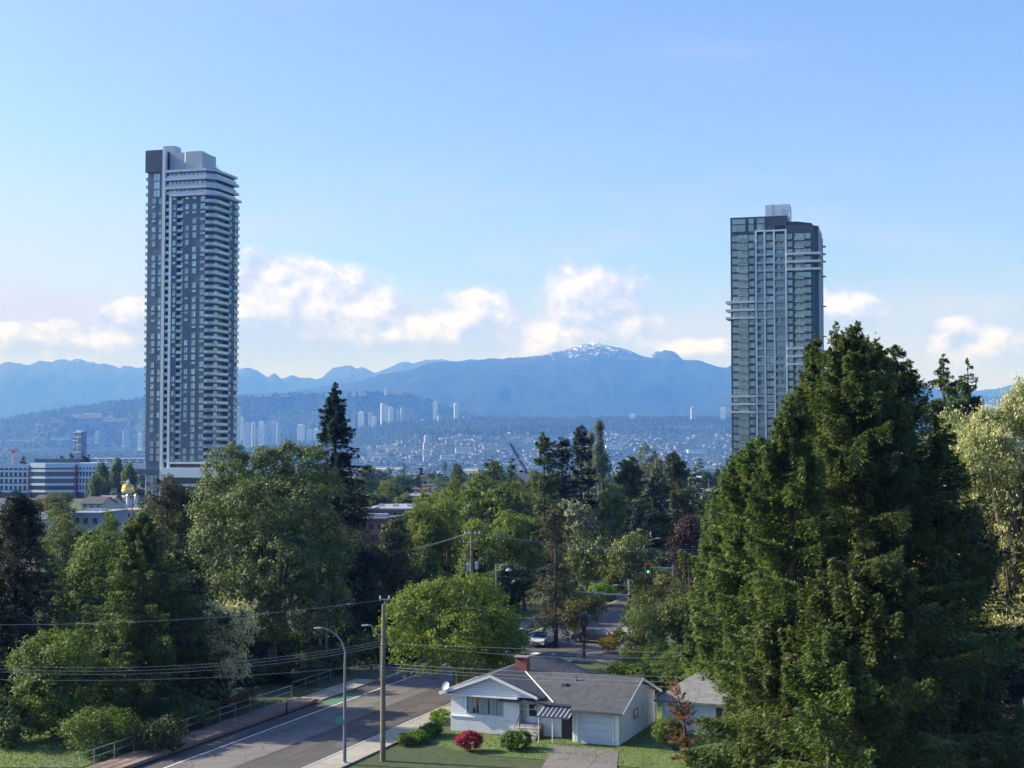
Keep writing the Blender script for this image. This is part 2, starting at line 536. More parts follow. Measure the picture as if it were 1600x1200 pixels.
h2_prof = [(-260, 668), (-60, 662), (0, 658), (60, 645), (120, 636), (220, 622), (300, 618), (372, 620), (420, 617), (460, 614), (520, 616), (560, 612), (600, 612), (640, 617), (680, 630), (720, 645),
           (755, 657), (800, 668), (900, 690), (1860, 700)]
H2 = Ridge('wooded_hill', h2_prof, 10500, 8950, -86, 12500, M_hill, jag=1.0, rough=0.35, seed=41, shape=0.9, rows=36)
h1_prof = [(-260, 708), (0, 708), (220, 706), (370, 702), (450, 694), (520, 684), (560, 674), (590, 666), (650, 662), (720, 660), (800, 658), (1000, 655), (1140, 654), (1860, 652)]
H1 = Ridge('hillside', h1_prof, 8500, 6250, -88, 9500, M_town, jag=0.7, rough=0.22, seed=51, shape=0.95, rows=34)

# fields and water of the river flats
M_field = mat('dry field', (0.42, 0.36, 0.24), 0.95, 0.25, 0.02, spec=0.1)
M_river = mat('river', (0.10, 0.14, 0.15), 0.15, 0.1, 0.01, spec=0.6)
mb = MB()
for (px0, px1, ya, yb) in [(556, 640, 5550, 5800), (590, 634, 5200, 5300), (720, 780, 5300, 5520), (60, 150, 5400, 5700)]:
    mb.prism([((px0 - 800) / F_PX * ya, ya), ((px1 - 800) / F_PX * ya, ya), ((px1 - 800 + 8) / F_PX * yb, yb), ((px0 - 800 - 6) / F_PX * yb, yb)], -87.8, -86.2)
tag(mb.build('field', M_field), kind='structure')
MB().prism([(-6000, 4300), (6000, 4150), (6000, 4520), (-6000, 4700)], -87.0, -86.4).build('river', M_river)['kind'] = 'structure'

# ------------------------------------------------------------------ far woods, each one mass of small trees
M_farcon = leaf_mat('far conifers', (0.018, 0.042, 0.018), (0.05, 0.095, 0.035), None, 0.004, 0.0, 0.1)
M_fardec = leaf_mat('far broadleaf crowns', (0.04, 0.075, 0.025), (0.10, 0.15, 0.05), None, 0.004, 0.0, 0.1)


def cones(P0, H, Rr, seed=0):
    """P0 (N,3) bases, heights, radii -> ragged six sided spires in two tiers"""
    rs = np.random.RandomState(seed); N = len(P0); k = 5
    V = []; Fc = []
    for tier, (za, zb, rr) in enumerate([(0.05, 0.72, 1.0), (0.42, 1.0, 0.62)]):
        a = np.arange(k) * 2 * np.pi / k
        ang = a[None, :] + rs.rand(N, 1) * 6.28
        rad = (Rr * rr)[:, None] * (0.75 + 0.5 * rs.rand(N, k))
        ring = np.stack([P0[:, 0:1] + rad * np.cos(ang), P0[:, 1:2] + rad * np.sin(ang), P0[:, 2:3] + (H * za)[:, None] + 0.08 * H[:, None] * rs.rand(N, k)], -1)
        top = P0 + np.stack([rs.randn(N) * 0.06 * Rr, rs.randn(N) * 0.06 * Rr, H * zb], -1)
        vv = np.concatenate([ring, top[:, None, :]], 1)
        off = len(V) * 0 + tier * N * (k + 1)
        b = np.arange(N)[:, None] * (k + 1) + off
        ff = np.stack([np.stack([b[:, 0] + i, b[:, 0] + (i + 1) % k, b[:, 0] + k], -1) for i in range(k)], 1).reshape(-1, 3)
        V.append(vv.reshape(-1, 3)); Fc.append(ff)
    return np.concatenate(V), np.concatenate(Fc)


_ico = None


def blobs(C, Rad, seed=0, squash=0.85):
    """(N,3) crown centres -> lumpy low crowns, each made of a distorted icosahedron"""
    rs = np.random.RandomState(seed)
    t = (1 + 5 ** .5) / 2
    iv = np.array([(-1, t, 0), (1, t, 0), (-1, -t, 0), (1, -t, 0), (0, -1, t), (0, 1, t), (0, -1, -t), (0, 1, -t), (t, 0, -1), (t, 0, 1), (-t, 0, -1), (-t, 0, 1)], float)
    iv /= np.linalg.norm(iv[0])
    fi = np.array([(0, 11, 5), (0, 5, 1), (0, 1, 7), (0, 7, 10), (0, 10, 11), (1, 5, 9), (5, 11, 4), (11, 10, 2), (10, 7, 6), (7, 1, 8), (3, 9, 4), (3, 4, 2), (3, 2, 6), (3, 6, 8), (3, 8, 9), (4, 9, 5), (2, 4, 11), (6, 2, 10), (8, 6, 7), (9, 8, 1)])
    N = len(C)
    rr = Rad[:, None] * (0.7 + 0.6 * rs.rand(N, 12))
    V = C[:, None, :] + iv[None] * rr[..., None] * np.array([1, 1, squash])
    Fc = fi[None] + (np.arange(N) * 12)[:, None, None]
    return V.reshape(-1, 3), Fc.reshape(-1, 3)


def wood(name, pts, hmin, hmax, label, seed, con=0.75, wr=0.16):
    rs = np.random.RandomState(seed)
    isc = rs.rand(len(pts)) < con
    a = pts[isc]; b = pts[~isc]
    if len(a):
        H = hmin + (hmax - hmin) * rs.rand(len(a)) ** 1.3
        v, f = cones(a, H, H * wr * (0.8 + 0.5 * rs.rand(len(a))), seed)
        tag(link(name, np_mesh(name, v, f, M_farcon)), label, 'wood', kind='stuff')
    if len(b):
        rad = (hmin + (hmax - hmin) * rs.rand(len(b))) * 0.30
        c0 = b + np.stack([rad * 0, rad * 0, rad * 1.2], -1)
        cs = np.concatenate([c0 + rad[:, None] * rs.uniform(-1, 1, (len(b), 3)) * np.array([1, 1, .8]) for q in range(6)])
        v, f = blobs(cs, np.tile(rad, 6) * rs.uniform(.35, .7, len(cs)), seed)
        tag(link(name, np_mesh(name, v, f, M_fardec)), label.replace('conifer', 'broadleaf'), 'wood', kind='stuff')


rs = np.random.RandomState(5)


def scatter(ridge, n, px0, px1, t0, t1, power=1.0, dens=None, seed=3):
    r = np.random.RandomState(seed)
    px = px0 + (px1 - px0) * r.rand(n); T = t0 + (t1 - t0) * r.rand(n) ** power
    if dens is not None:
        d = fbm(px * dens[0], T * dens[1], seed, 3)
        k = d > dens[2]; px, T = px[k], T[k]
    return ridge.at(px, T)


# crest of the near ridge, thick with tall firs
pts = np.concatenate([scatter(H1, 6500, 560, 1640, 0.93, 1.0, 0.6, None, 61), scatter(H1, 5200, 420, 1640, 0.70, 0.97, 1.0, (0.022, 6.0, -0.05), 62), scatter(H1, 4200, 520, 860, 0.62, 0.97, 1.0, (0.022, 6.0, -0.9), 67), scatter(H1, 3200, 860, 1300, 0.78, 0.97, 1.0, (0.022, 6.0, -0.9), 68)])
wood('crest_forest', pts, 16, 36, 'dark conifer forest along the crest above the hillside town', 63, 0.9)
pts = np.concatenate([scatter(H1, 14000, 330, 1640, 0.02, 0.9, 1.0, (0.03, 9.0, -0.28), 64), scatter(H1, 5000, -60, 560, 0.0, 1.0, 1.0, None, 65)])
wood('hillside_trees', pts, 9, 23, 'conifer and garden trees between the hillside houses', 66, 0.45, 0.2)
pts = np.concatenate([scatter(H2, 5200, -60, 820, 0.88, 1.0, 0.6, None, 71), scatter(H2, 13000, -60, 820, 0.12, 0.92, 1.0, (0.02, 5.0, -0.7), 72)])
wood('hill_forest', pts, 15, 34, 'hazy conifer forest covering the wooded hill', 73, 0.8, 0.2)
wood('low_ridge_forest', scatter(H3, 3800, 690, 1640, 0.9, 1.0, 0.6, None, 75), 20, 40, 'faint conifer forest on the low ridge under the mountain', 76, 1.0)
# belts of trees on the flats
n = 5200
px = -60 + 1720 * rs.rand(n); Y = 4650 + 1650 * rs.rand(n)
k = fbm(px * 0.03, Y * 0.004, 81, 3) > -0.1
k &= ~((px > 550) & (px < 645) & (Y > 5500) & (Y < 5850)) & ~((px > 585) & (px < 640) & (Y > 5150) & (Y < 5350)) & ~((px > 715) & (px < 785) & (Y > 5280) & (Y < 5550))
px, Y = px[k], Y[k]
wood('flats_trees', np.stack([(px - 800) / F_PX * Y, Y, np.full(len(px), -88.)], -1), 9, 24, 'conifer and poplar belts on the river flats', 82, 0.25, 0.2)
n = 5200
px = -60 + 1720 * rs.rand(n); Y = 1300 + 2300 * rs.rand(n) ** 1.4
px = px[:n]; gzv = np.interp(Y, [a for a, b in GZ], [b for a, b in GZ])
k = (fbm(px * 0.02, Y * 0.004, 83, 3) > -0.25) & ~((px > 130) & (px < 235) & (Y < 1950))
wood('plain_trees', np.stack([(px - 800) / F_PX * Y, Y, gzv], -1)[k], 8, 17, 'distant conifer and street trees across the plain', 84, 0.12, 0.2)

# ------------------------------------------------------------------ hillside houses
M_hw = [mat('house wall ' + n_, c, 0.8, 0.12, 0.4) for n_, c in [('white', (0.50, 0.50, 0.49)), ('cream', (0.36, 0.33, 0.28)), ('grey', (0.22, 0.23, 0.24)), ('rose', (0.33, 0.25, 0.23))]]
M_hr = [mat('house roof ' + n_, c, 0.9, 0.2, 0.6) for n_, c in [('grey', (0.16, 0.16, 0.17)), ('brown', (0.17, 0.12, 0.10)), ('pale', (0.30, 0.30, 0.31))]]


def house_mb(w, d, h, rh, over=0.5):
    m = MB()
    m.box(-w / 2, w / 2, -d / 2, d / 2, -2.0, h)
    m.add([(-w / 2, -d / 2, h), (-w / 2, d / 2, h), (-w / 2, 0, h + rh)], [(0, 1, 2)])
    m.add([(w / 2, -d / 2, h), (w / 2, 0, h + rh), (w / 2, d / 2, h)], [(0, 1, 2)])
    k = over / (d / 2) * rh
    for sgn in (-1, 1):
        m.add([(-w / 2 - over, sgn * (d / 2 + over), h - k + .05), (w / 2 + over, sgn * (d / 2 + over), h - k + .05), (w / 2 + over, 0, h + rh + .05), (-w / 2 - over, 0, h + rh + .05)],
              [(0, 1, 2, 3) if sgn < 0 else (3, 2, 1, 0)], 1)
    return m


hv = []
rr = random.Random(8)
for i in range(10):
    m = house_mb(rr.uniform(9, 14), rr.uniform(8, 11), rr.uniform(4, 7), rr.uniform(1.6, 3))
    hv.append((m, m.mesh('hillside_house', [M_hw[i % 4], M_hr[i % 3]])))
r = np.random.RandomState(91)
n = 2300
hpx = 555 + 1080 * r.rand(n); hT = 0.03 + 0.66 * r.rand(n)
dd = fbm(hpx * 0.022, hT * 6.0, 62, 3)
k = (dd < 0.55)
hpx, hT = hpx[k], hT[k]
hp = H1.at(hpx, hT)
order = np.argsort(hp[:, 1])
vis = [j for j in order if 560 < hpx[j] < 1150]
first = set(vis[:150] + vis[150::max(1, (len(vis) - 150) // 140)][:140])
rest = [MB() for _ in range(10)]
for q, j in enumerate(order):
    x, y, z = hp[j]; kk = int(r.randint(10)); rz = r.uniform(0, math.pi); sc_ = r.uniform(0.9, 1.35)
    if j in first:
        o = link('hillside_house', hv[kk][1], None, (x, y, z), rz); o.scale = (sc_,) * 3
        pale = ['white', 'cream', 'grey', 'rose'][kk % 4]
        px_ = hpx[j]; wh = min([(600, 'below the tallest middle tower'), (667, 'around the lone pinkish tower'), (730, 'below the two slender towers'), (790, 'beyond the crane boom'), (850, 'left of the central conifers'), (935, 'around the grey green poplar'), (989, 'below the lone crest tower'), (1040, 'above the round topped poplar'), (1083, 'below the capped glass tower'), (1130, 'by the right high rise')], key=lambda q: abs(q[0] - px_))[1]
        hi_ = 'low' if hT[j] < .2 else ('halfway up' if hT[j] < .45 else 'high')
        roof_ = ['grey', 'brown', 'pale'][kk % 3]
        tag(o, '%s %s house, %s roof, %s on far hillside %s' % ('larger' if sc_ > 1.12 else 'small', pale, roof_, hi_, wh), 'house', 'houses on the far hillside')
    else:
        rest[kk].merge(hv[kk][0], (x, y, z), rz, (sc_,) * 3)
for kk in range(10):
    if rest[kk].v:
        tag(rest[kk].build('hillside_houses', [M_hw[kk % 4], M_hr[kk % 3]]), 'mass of tiny pale houses covering the far hillside', 'houses', kind='stuff')

# long low buildings of the flats and the hillside
M_lw = mat('low building white', (0.66, 0.66, 0.66), 0.7, 0.1, 0.1)
M_lt = mat('low building tan', (0.50, 0.42, 0.33), 0.7, 0.1, 0.1)
M_lo = mat('low building ochre', (0.75, 0.52, 0.30), 0.7, 0.1, 0.1)
M_lr = mat('low building red roof', (0.42, 0.16, 0.13), 0.8, 0.1, 0.1)
M_win = mat('dark far windows', (0.06, 0.08, 0.10), 0.2, 0.2, 0.2)


def low_building(px, py, wpx, hpx_, Y, m, label, rz=0.0, floors=2, kind='low_building', depth=24, cat='building', group=None, rm=None):
    p = P(px, py, Y); s = Y / F_PX
    w, h = wpx * s, hpx_ * s
    t = thing(kind, label, cat, (p.x, p.y, p.z), rz, group)
    MB().box(-w / 2, w / 2, 0, depth, -6, h).build('wall', m, t)
    MB().box(-w / 2 - .4, w / 2 + .4, -.4, depth + .4, h, h + max(.5, h * 0.12)).build('roof', rm or m, t)
    b = MB(); nn = max(2, int(w / 9))
    for f in range(floors):
        z0 = h * (f + 0.3) / floors; z1 = h * (f + 0.75) / floors
        for i in range(nn):
            xa = -w / 2 + w * (i + 0.18) / nn; xb = -w / 2 + w * (i + 0.82) / nn
            b.box(xa, xb, -0.15, 0.2, z0, z1)
    o = b.build('window_band', M_win, t); o['kind'] = 'stuff'
    return t


LB = [(590, 713, 30, 4, 6300, M_lw, 'long white warehouse at the foot of the far hillside'), (596, 706, 9, 3, 6500, M_lr, 'low reddish roofed hall on the far flats'),
      (645, 721, 10, 4, 6150, M_lt, 'tan block beside the lone pale tower on the flats'), (664, 712, 6, 9, 6350, M_lw, 'white podium block below the lone pinkish tower'),
      (700, 716, 22, 4, 6300, M_lw, 'pale apartment row right of the lone pinkish tower'), (632, 706, 20, 6, 6700, M_lt, 'row of tan townhouses low on the far hillside'),
      (610, 700, 22, 4, 6900, M_lw, 'white terrace low on the far hillside'), (724, 706, 24, 6, 6600, M_lw, 'pale townhouse row on the hillside above the trees'),
      (790, 728, 16, 3, 5800, M_lw, 'bright white shed on the flats left of the crane boom'), (770, 700, 30, 4, 6800, M_lt, 'brownish roofed terrace on the far hillside'),
      (960, 700, 26, 4, 6900, M_lw, 'long pale roof on the hillside above the poplar'), (1080, 668, 70, 2, 8150, M_lw, 'long white wall below the two ridge towers'),
      (1090, 706, 30, 3, 6800, M_lw, 'pale roof row on the hillside beside the right tower'), (1060, 700, 10, 3, 6900, M_lr, 'small red roof on the hillside right of centre'),
      (690, 742, 12, 5, 4700, M_lw, 'white shed with cars beside the flats woods'), (470, 700, 34, 4, 6500, M_lr, 'red brick block row left of the tall spruce'),
      (440, 705, 20, 4, 6400, M_lt, 'rosy low block beyond the poplar crown'), (500, 696, 12, 3, 6700, M_lw, 'pale low block beside the tall spruce'),
      (90, 655, 22, 3, 9700, M_lt, 'tan lodge row at the left end of the hill terrace'), (108, 656, 26, 4, 9600, M_lw, 'white terrace of the hill village'),
      (128, 653, 30, 4.5, 9650, M_lo, 'long sunlit ochre apartment row on the wooded hill'), (145, 651, 26, 5, 9700, M_lo, 'topmost ochre apartment row on the wooded hill'),
      (172, 651, 10, 2, 9800, M_lw, 'small white building above the ochre rows'), (175, 657, 26, 4, 9650, M_lo, 'ochre apartment row right of the gap on the hill'),
      (202, 657, 26, 3.5, 9700, M_lo, 'ochre apartment row beside the tall left tower'), (60, 663, 12, 2, 9500, M_lw, 'lone white roof low on the wooded hill'),
      (88, 686, 18, 2, 7600, M_lw, 'white shed under the wooded hill, left of the dark tower'), (104, 685, 8, 2, 7600, M_lw, 'small white shed just left of the dark tower'),
      (30, 688, 40, 2, 7400, M_lw, 'long pale roof at the foot of the wooded hill'), (138, 685, 16, 2, 7500, M_lt, 'pale shed right of the dark tower'),
      (404, 618, 10, 2.4, 10300, M_lw, 'white campus block on the hilltop by the left tower'), (418, 618, 12, 2.4, 10300, M_lw, 'second white campus block on the hilltop'),
      (446, 619, 14, 2.4, 10300, M_lt, 'pale campus block at the treeline'), (513, 618, 10, 2.6, 10300, M_lt, 'pale campus block left of the spruce tip'),
      (568, 617, 8, 2, 10250, M_lw, 'small white block below the hilltop towers'), (614, 614, 14, 4, 10300, M_lt, 'sunlit tan campus block right of the hilltop towers'),
      (624, 615, 10, 3, 10300, M_lo, 'ochre campus block at the right end of the hilltop'), (184, 724, 84, 7, 1850, M_lw, 'long pale warehouse roof behind the trees left of the tower')]
for a in LB: low_building(*a[:6], a[6], rz=0.1, depth=30)

# ------------------------------------------------------------------ far apartment towers
M_tw = mat('far tower white', (0.85, 0.85, 0.83), 0.6, 0.06, 0.05)
M_tg = mat('far tower grey', (0.40, 0.43, 0.46), 0.6, 0.06, 0.05)
M_tp = mat('far tower rose', (0.48, 0.42, 0.42), 0.6, 0.06, 0.05)
M_td = mat('far tower dark', (0.10, 0.12, 0.15), 0.5, 0.1, 0.05)
M_tgl = glass_mat('far tower glass', (0.20, 0.30, 0.34), 0.15)


def far_tower(px, wpx, ptop, pbase, Y, m, label, ang=0.35, crown=0.0, group='towers of the far town centre', step=None):
    s = Y / F_PX; p = P(px, pbase, Y)
    w = wpx * s * 0.86; d = w * 0.8; h = (pbase - ptop) * s
    t = thing('apartment_tower', label, 'tower', (p.x, p.y, p.z), ang, group)
    b = MB().box(-w / 2, w / 2, -d / 2, d / 2, -12, h)
    if step: b.box(-w / 2 - w * step, -w / 2, -d / 3, d / 3, -12, h * 0.72)
    b.build('wall', m, t)
    gl = MB(); nf = max(6, int(h / 3.2))
    for i in range(nf):
        z0 = h * (i + 0.25) / nf; z1 = h * (i + 0.8) / nf
        for (a, b_) in ((-0.42, -0.16), (-0.08, 0.12), (0.2, 0.44)):
            gl.box(w * a, w * b_, -d / 2 - .25, -d / 2 + .1, z0, z1)
        for (a, b_) in ((-0.4, -0.05), (0.08, 0.4)):
            gl.box(-w / 2 - .25, -w / 2 + .1, d * a, d * b_, z0, z1)
            gl.box(w / 2 - .1, w / 2 + .25, d * a, d * b_, z0, z1)
    o = gl.build('window', M_tgl, t); o['kind'] = 'stuff'
    MB().box(-w * .3, w * .3, -d * .3, d * .3, h, h + 5).build('rooftop', m, t)
    if crown:
        MB().box(-w / 2 - 1.2, w / 2 + 1.2, -d / 2 - 1.2, d / 2 + 1.2, h - crown, h - crown + 1.5).build('roof_slab', m, t)
    return t


FT = [(372, 9, 636, 692, 8900, M_tg, 'faint grey glass tower just right of the tall left tower'), (378, 6, 652, 695, 8500, M_tw, 'slim white edged tower with bright left side, left group'),
      (386, 9, 661, 697, 8450, M_tg, 'grey tower standing right of the slim white edged one'), (396, 7, 660, 696, 8600, M_tg, 'narrow grey tower fourth from the tall left tower'),
      (408, 8, 659, 693, 8500, M_tw, 'white tower with curved pale top in the left group'), (415, 6, 664, 692, 8650, M_tg, 'dim grey tower tucked behind the white curved one'),
      (427, 8, 659, 692, 8500, M_tp, 'rosy tower with wide flat roof slab in the left group'), (435, 6, 661, 692, 8700, M_tg, 'bluish tower right of the flat roofed one'),
      (470, 11, 664, 690, 8500, M_tw, 'broad pale tower with flat crown, left of the spruce'), (484, 8, 671, 690, 8600, M_tg, 'short grey tower beside the broad pale one'),
      (494, 9, 671, 690, 8550, M_tw, 'short pale tower nearest the spruce trunk on its left'),
      (549, 10, 658, 684, 8500, M_tg, 'bluish glass tower just right of the spruce'), (564, 9, 644, 674, 8500, M_tw, 'flat topped white tower, second right of the spruce'),
      (579, 7, 645, 673, 8600, M_tg, 'slim pale glass tower with domed top'), (584, 8, 652, 674, 8450, M_tw, 'shorter round topped white tower in front of the slim glass one'),
      (598, 7, 631, 671, 8500, M_tw, 'tallest left-lit white tower in the middle group'), (604, 6, 634, 671, 8620, M_tg, 'grey blue tower joined behind the tallest white one'),
      (611, 8, 637, 671, 8550, M_tw, 'pale glass tower with square top in the middle group'), (622, 4, 642, 671, 8500, M_tg, 'thin pale slab left of the dark gap in the middle group'),
      (629, 7, 638, 671, 8600, M_tg, 'last glass tower of the middle group with a darker face'),
      (644, 4, 663, 668, 8500, M_tw, 'tiny white block between the two tower groups'), (660, 6, 656, 667, 8500, M_tw, 'low white tower with rounded top'),
      (680, 7, 629, 667, 8500, M_tw, 'tall slender white tower with a brightly lit left edge'), (687, 7, 650, 667, 8400, M_tg, 'shorter pale block at the foot of the slender white tower'),
      (696, 3, 660, 667, 8500, M_tw, 'tiny lit block between the two slender towers'), (713, 8, 631, 667, 8500, M_tw, 'right-hand slender tower with a white knob on top'),
      (723, 4, 652, 665, 8500, M_tw, 'short sunlit tower right of the knob topped one'), (733, 5, 653, 664, 8500, M_tw, 'rightmost short white tower before the forest ridge'),
      (989, 9, 648, 668, 8400, M_tw, 'lone pale tower on the forested crest right of centre'), (1083, 8, 637, 667, 8400, M_tg, 'glass tower with overhanging cap on the crest'),
      (1130, 10, 638, 667, 8400, M_tw, 'white tower on the crest beside the right high rise'),
      (667, 9, 681, 718, 6600, M_tp, 'lone pinkish grey tower standing on the flats below the hill'),
      (534, 3, 607, 617, 10400, M_tg, 'thin hilltop tower just right of the spruce tip'), (540, 3, 608, 617, 10400, M_tg, 'second thin hilltop tower beside the spruce tip'),
      (553, 6, 604, 617, 10400, M_tg, 'broad grey block in the middle of the hilltop towers'), (563, 3, 609, 617, 10450, M_tg, 'low grey block on the hilltop skyline'),
      (569, 4, 605, 616, 10400, M_tg, 'square grey tower at the right of the hilltop four'), (603, 4, 608, 615, 10400, M_tw, 'small pale tower alone on the hilltop'),
      (152, 8, 674, 690, 8300, M_tg, 'ghostly grey tower in haze right of the dark tower'), (197, 11, 672, 695, 8300, M_tg, 'ghostly broad tower in haze left of the tall tower'),
      (219, 7, 678, 700, 7000, M_tw, 'pale hazy tower half hidden behind the tall left tower')]
for i, a in enumerate(FT):
    far_tower(*a[:6], a[6], ang=[-.28, .2, -.28, .35][i % 4], crown=4 if 'slab' in a[6] or 'cap' in a[6] else 0, step=.25 if i % 5 == 1 and a[1] > 6 else None)

# dark office tower with white frames on the plain
p = P(120, 716, 2900); s = 2900 / F_PX
t = thing('office_tower', 'dark office tower with stepped white frames on the plain', 'tower', (p.x, p.y, p.z), -0.28)
w, d, h = 15.5 * s * .93, 20, 41 * s
MB().box(-w / 2, w / 2, 0, d, -10, h).build('wall', M_td, t)
m = MB()
for (x0, x1, z0, z1) in [(-.5, .5, .97, 1.0), (-.42, .5, .80, .83), (-.5, .1, .66, .69), (-.2, .5, .50, .53), (-.5, .2, .42, .44), (-.5, .5, .22, .25), (-.40, -.36, .44, .66), (.06, .10, .25, .5), (.06, .1, .53, .8), (-.4, -.36, .83, .97)]:
    m.box(w * x0, w * x1, -.8, 0, h * z0, h * z1)
m.build('frame', M_tw, t)
MB().box(-w * .3, w * .35, 4, 12, h, h + 3.5).build('rooftop', M_tw, t)
m = MB()
for i in range(15):
    z0 = h * (i + .3) / 15
    m.box(-w * .47, w * .47, -.15, .1, z0, z0 + h * .035)
m.build('window', M_tgl, t)['kind'] = 'stuff'

# ------------------------------------------------------------------ the two high rises
M_dark = mat('charcoal panel cladding', (0.085, 0.138, 0.190), 0.55, 0.12, 0.8)
M_dark2 = mat('charcoal brick', (0.05, 0.08, 0.115), 0.7, 0.15, 0.8)
M_slab = mat('pale concrete slab', (0.54, 0.60, 0.64), 0.7, 0.08, 0.5)
M_pil = mat('light metal pilaster', (0.62, 0.69, 0.74), 0.5, 0.06, 0.5)
M_mech = mat('pale corrugated screen', (0.40, 0.47, 0.52), 0.6, 0.08, 0.8)
M_glass = glass_mat('tower window glass', (0.32, 0.46, 0.47), 0.12, 0.4)
M_glass2 = glass_mat('greenish tower glass', (0.25, 0.35, 0.29), 0.12, 0.4)
M_glassd = glass_mat('tower dark glass', (0.03, 0.045, 0.055), 0.08, 0.2)
M_rail = glass_mat('balcony glass', (0.30, 0.40, 0.45), 0.12, 0.25)
M_frame = mat('window frame grey', (0.35, 0.38, 0.40), 0.5, 0.05, 1.0)
M_shade = mat('roller blind', (0.42, 0.47, 0.44), 0.8, 0.15, 0.6)


class Frame:
    """a building's own axes: x along the front to the right, y into the depth, origin at the front right corner"""
    def __init__(s, px, Y, ang):
        s.o = P(px, 690, Y); s.Y = Y; s.a = ang
        s.c, s.n = math.cos(ang), math.sin(ang)
    def fx(s, px, yl=0.0):
        """local x where the sight line of pixel px meets the plane y=yl"""
        k = (px - 800) / F_PX
        ox, oy = s.o.x - yl * s.n, s.Y + yl * s.c
        # (ox + t c) = k (oy + t n)
        return (k * oy - ox) / (s.c - k * s.n)
    def fy(s, px, xl=0.0):
        k = (px - 800) / F_PX
        ox, oy = s.o.x + xl * s.c, s.Y + xl * s.n
        return (ox - k * oy) / (s.n + k * s.c)
    def z(s, py, xl=0.0, yl=0.0):
        return zz(py, s.Y + xl * s.n + yl * s.c)


def window_tmpl(w, h, mull, dep=0.10, door=False, blind=0.0):
    """frame and glass: x from 0 to w, z from 0 to h, facing -y, set just proud of the wall"""
    m = MB(); f = 0.07
    m.box(0, w, -dep, 0.02, 0, f, 0); m.box(0, w, -dep, 0.02, h - f, h, 0)
    xs_ = [0] + [w * q for q in mull] + [w]
    for i, q in enumerate(xs_):
        a = min(max(q - f / 2, 0), w - f)
        m.box(a, a + f, -dep, 0.02, f, h - f, 0)
    for i in range(len(xs_) - 1):
        a, b = xs_[i] + f * .5, xs_[i + 1] - f * .5
        if blind and i % 2 == 0:
            m.box(a, b, -dep * .6, 0, f + (h - 2 * f) * (1 - blind), h - f, 2)
            m.box(a, b, -dep * .5, 0, f, f + (h - 2 * f) * (1 - blind), 1)
        else:
            m.box(a, b, -dep * .5, 0, f, h - f, 1)
    return m


# ---- left high rise
A = Frame(331, 560, R(-16))
BASE = gz(560) - 1
z_base = BASE
root = thing('high_rise', 'taller dark high rise on the left with a white double spine and stepped white crown', 'high rise', (A.o.x, A.Y, 0), A.a)
X = {k: A.fx(k) for k in (217, 223, 227.5, 234.5, 240, 245, 249, 251, 255.5, 262.2, 265.8, 267, 272, 274, 283, 286.5, 292, 298, 304, 310.5, 317.5, 318.5, 331)}
xl = X[227.5]
D = 21.0
rec = 1.9
yb = A.fy(355)
zt = A.z(304)             # top of the regular storeys
zc0 = A.z(722)
cut = 2.2
body = [(xl, 0), (X[255.5], 0), (X[255.5], rec), (X[262.2], rec), (X[262.2], 0), (X[274], 0), (X[274], rec), (X[283], rec), (X[283], 0), (X[318.5], 0), (X[318.5], rec),
        (-cut - 1.2, rec), (-rec, cut + 1.5), (-rec, yb), (0, yb), (0, D), (xl, D)]
MB().prism(body, zc0, zt).build('wall', M_dark, root)
# white spines running the full height
MB().box(X[251], X[255.5], -0.55, 1.0, z_base, A.z(228)).box(X[262.2], X[265.8], -0.55, 0.8, A.z(738), A.z(303)).build('pilaster', M_pil, root)
nfl = 37
pitch = (zt - zc0) / nfl
rr = random.Random(4)
tm = {}; items = []
def wcol(fr, xa, xb, zlow, key, mull, full=0.8, inset=0.0, side=False, y0=0.0, hh=2.15, items=None, tm=None, nfl=nfl, pitch=pitch, zb=zc0, skip=0.12):
    w = abs(xb - xa)
    for q, (h_, bl) in {'f': (hh, 0), 'b': (hh, 0.45), 'c': (hh, 0.8), 's': (hh * .45, 0)}.items():
        tm[key + q] = window_tmpl(w, h_, mull, blind=bl)
    for i in range(nfl):
        u = rr.random()
        if u < skip: continue
        q = 's' if u > full else rr.choice('ffbc')
        zoff = zb + i * pitch + (0.35 if q != 's' else 0.35 + hh * .55)
        if side: items.append((w * (hh if q != 's' else 1), key + q, (xa, y0, zoff), R(90)))
        else: items.append((w * (hh if q != 's' else 1), key + q, (min(xa, xb), y0, zoff), 0))
wcol(A, X[234.5], X[240], 0, 'A', (.5,), .85, items=items, tm=tm)
wcol(A, X[245], X[249], 0, 'B', (), .75, items=items, tm=tm, skip=.2)
wcol(A, X[267], X[272], 0, 'C', (.5,), .75, items=items, tm=tm, skip=.22)
wcol(A, X[286.5], X[292], 0, 'E', (.5,), .8, items=items, tm=tm)
wcol(A, X[298], X[304], 0, 'F', (.5,), .8, items=items, tm=tm)
wcol(A, X[310.5], X[317.5], 0, 'G', (.33, .66), .7, items=items, tm=tm, skip=.05)
# recessed glazing behind the balconies
wcol(A, X[255.5] + .1, X[262.2] - .1, 0, 'H', (.5,), 1.1, items=items, tm=tm, y0=rec, skip=0, hh=2.3)
wcol(A, X[274] + .1, X[283] - .1, 0, 'I', (.35,), 1.1, items=items, tm=tm, y0=rec, skip=0, hh=2.3)
wcol(A, X[318.5] + .2, -cut - 1.3, 0, 'J', (.25, .5, .75), 1.1, items=items, tm=tm, y0=rec, skip=0, hh=2.35)
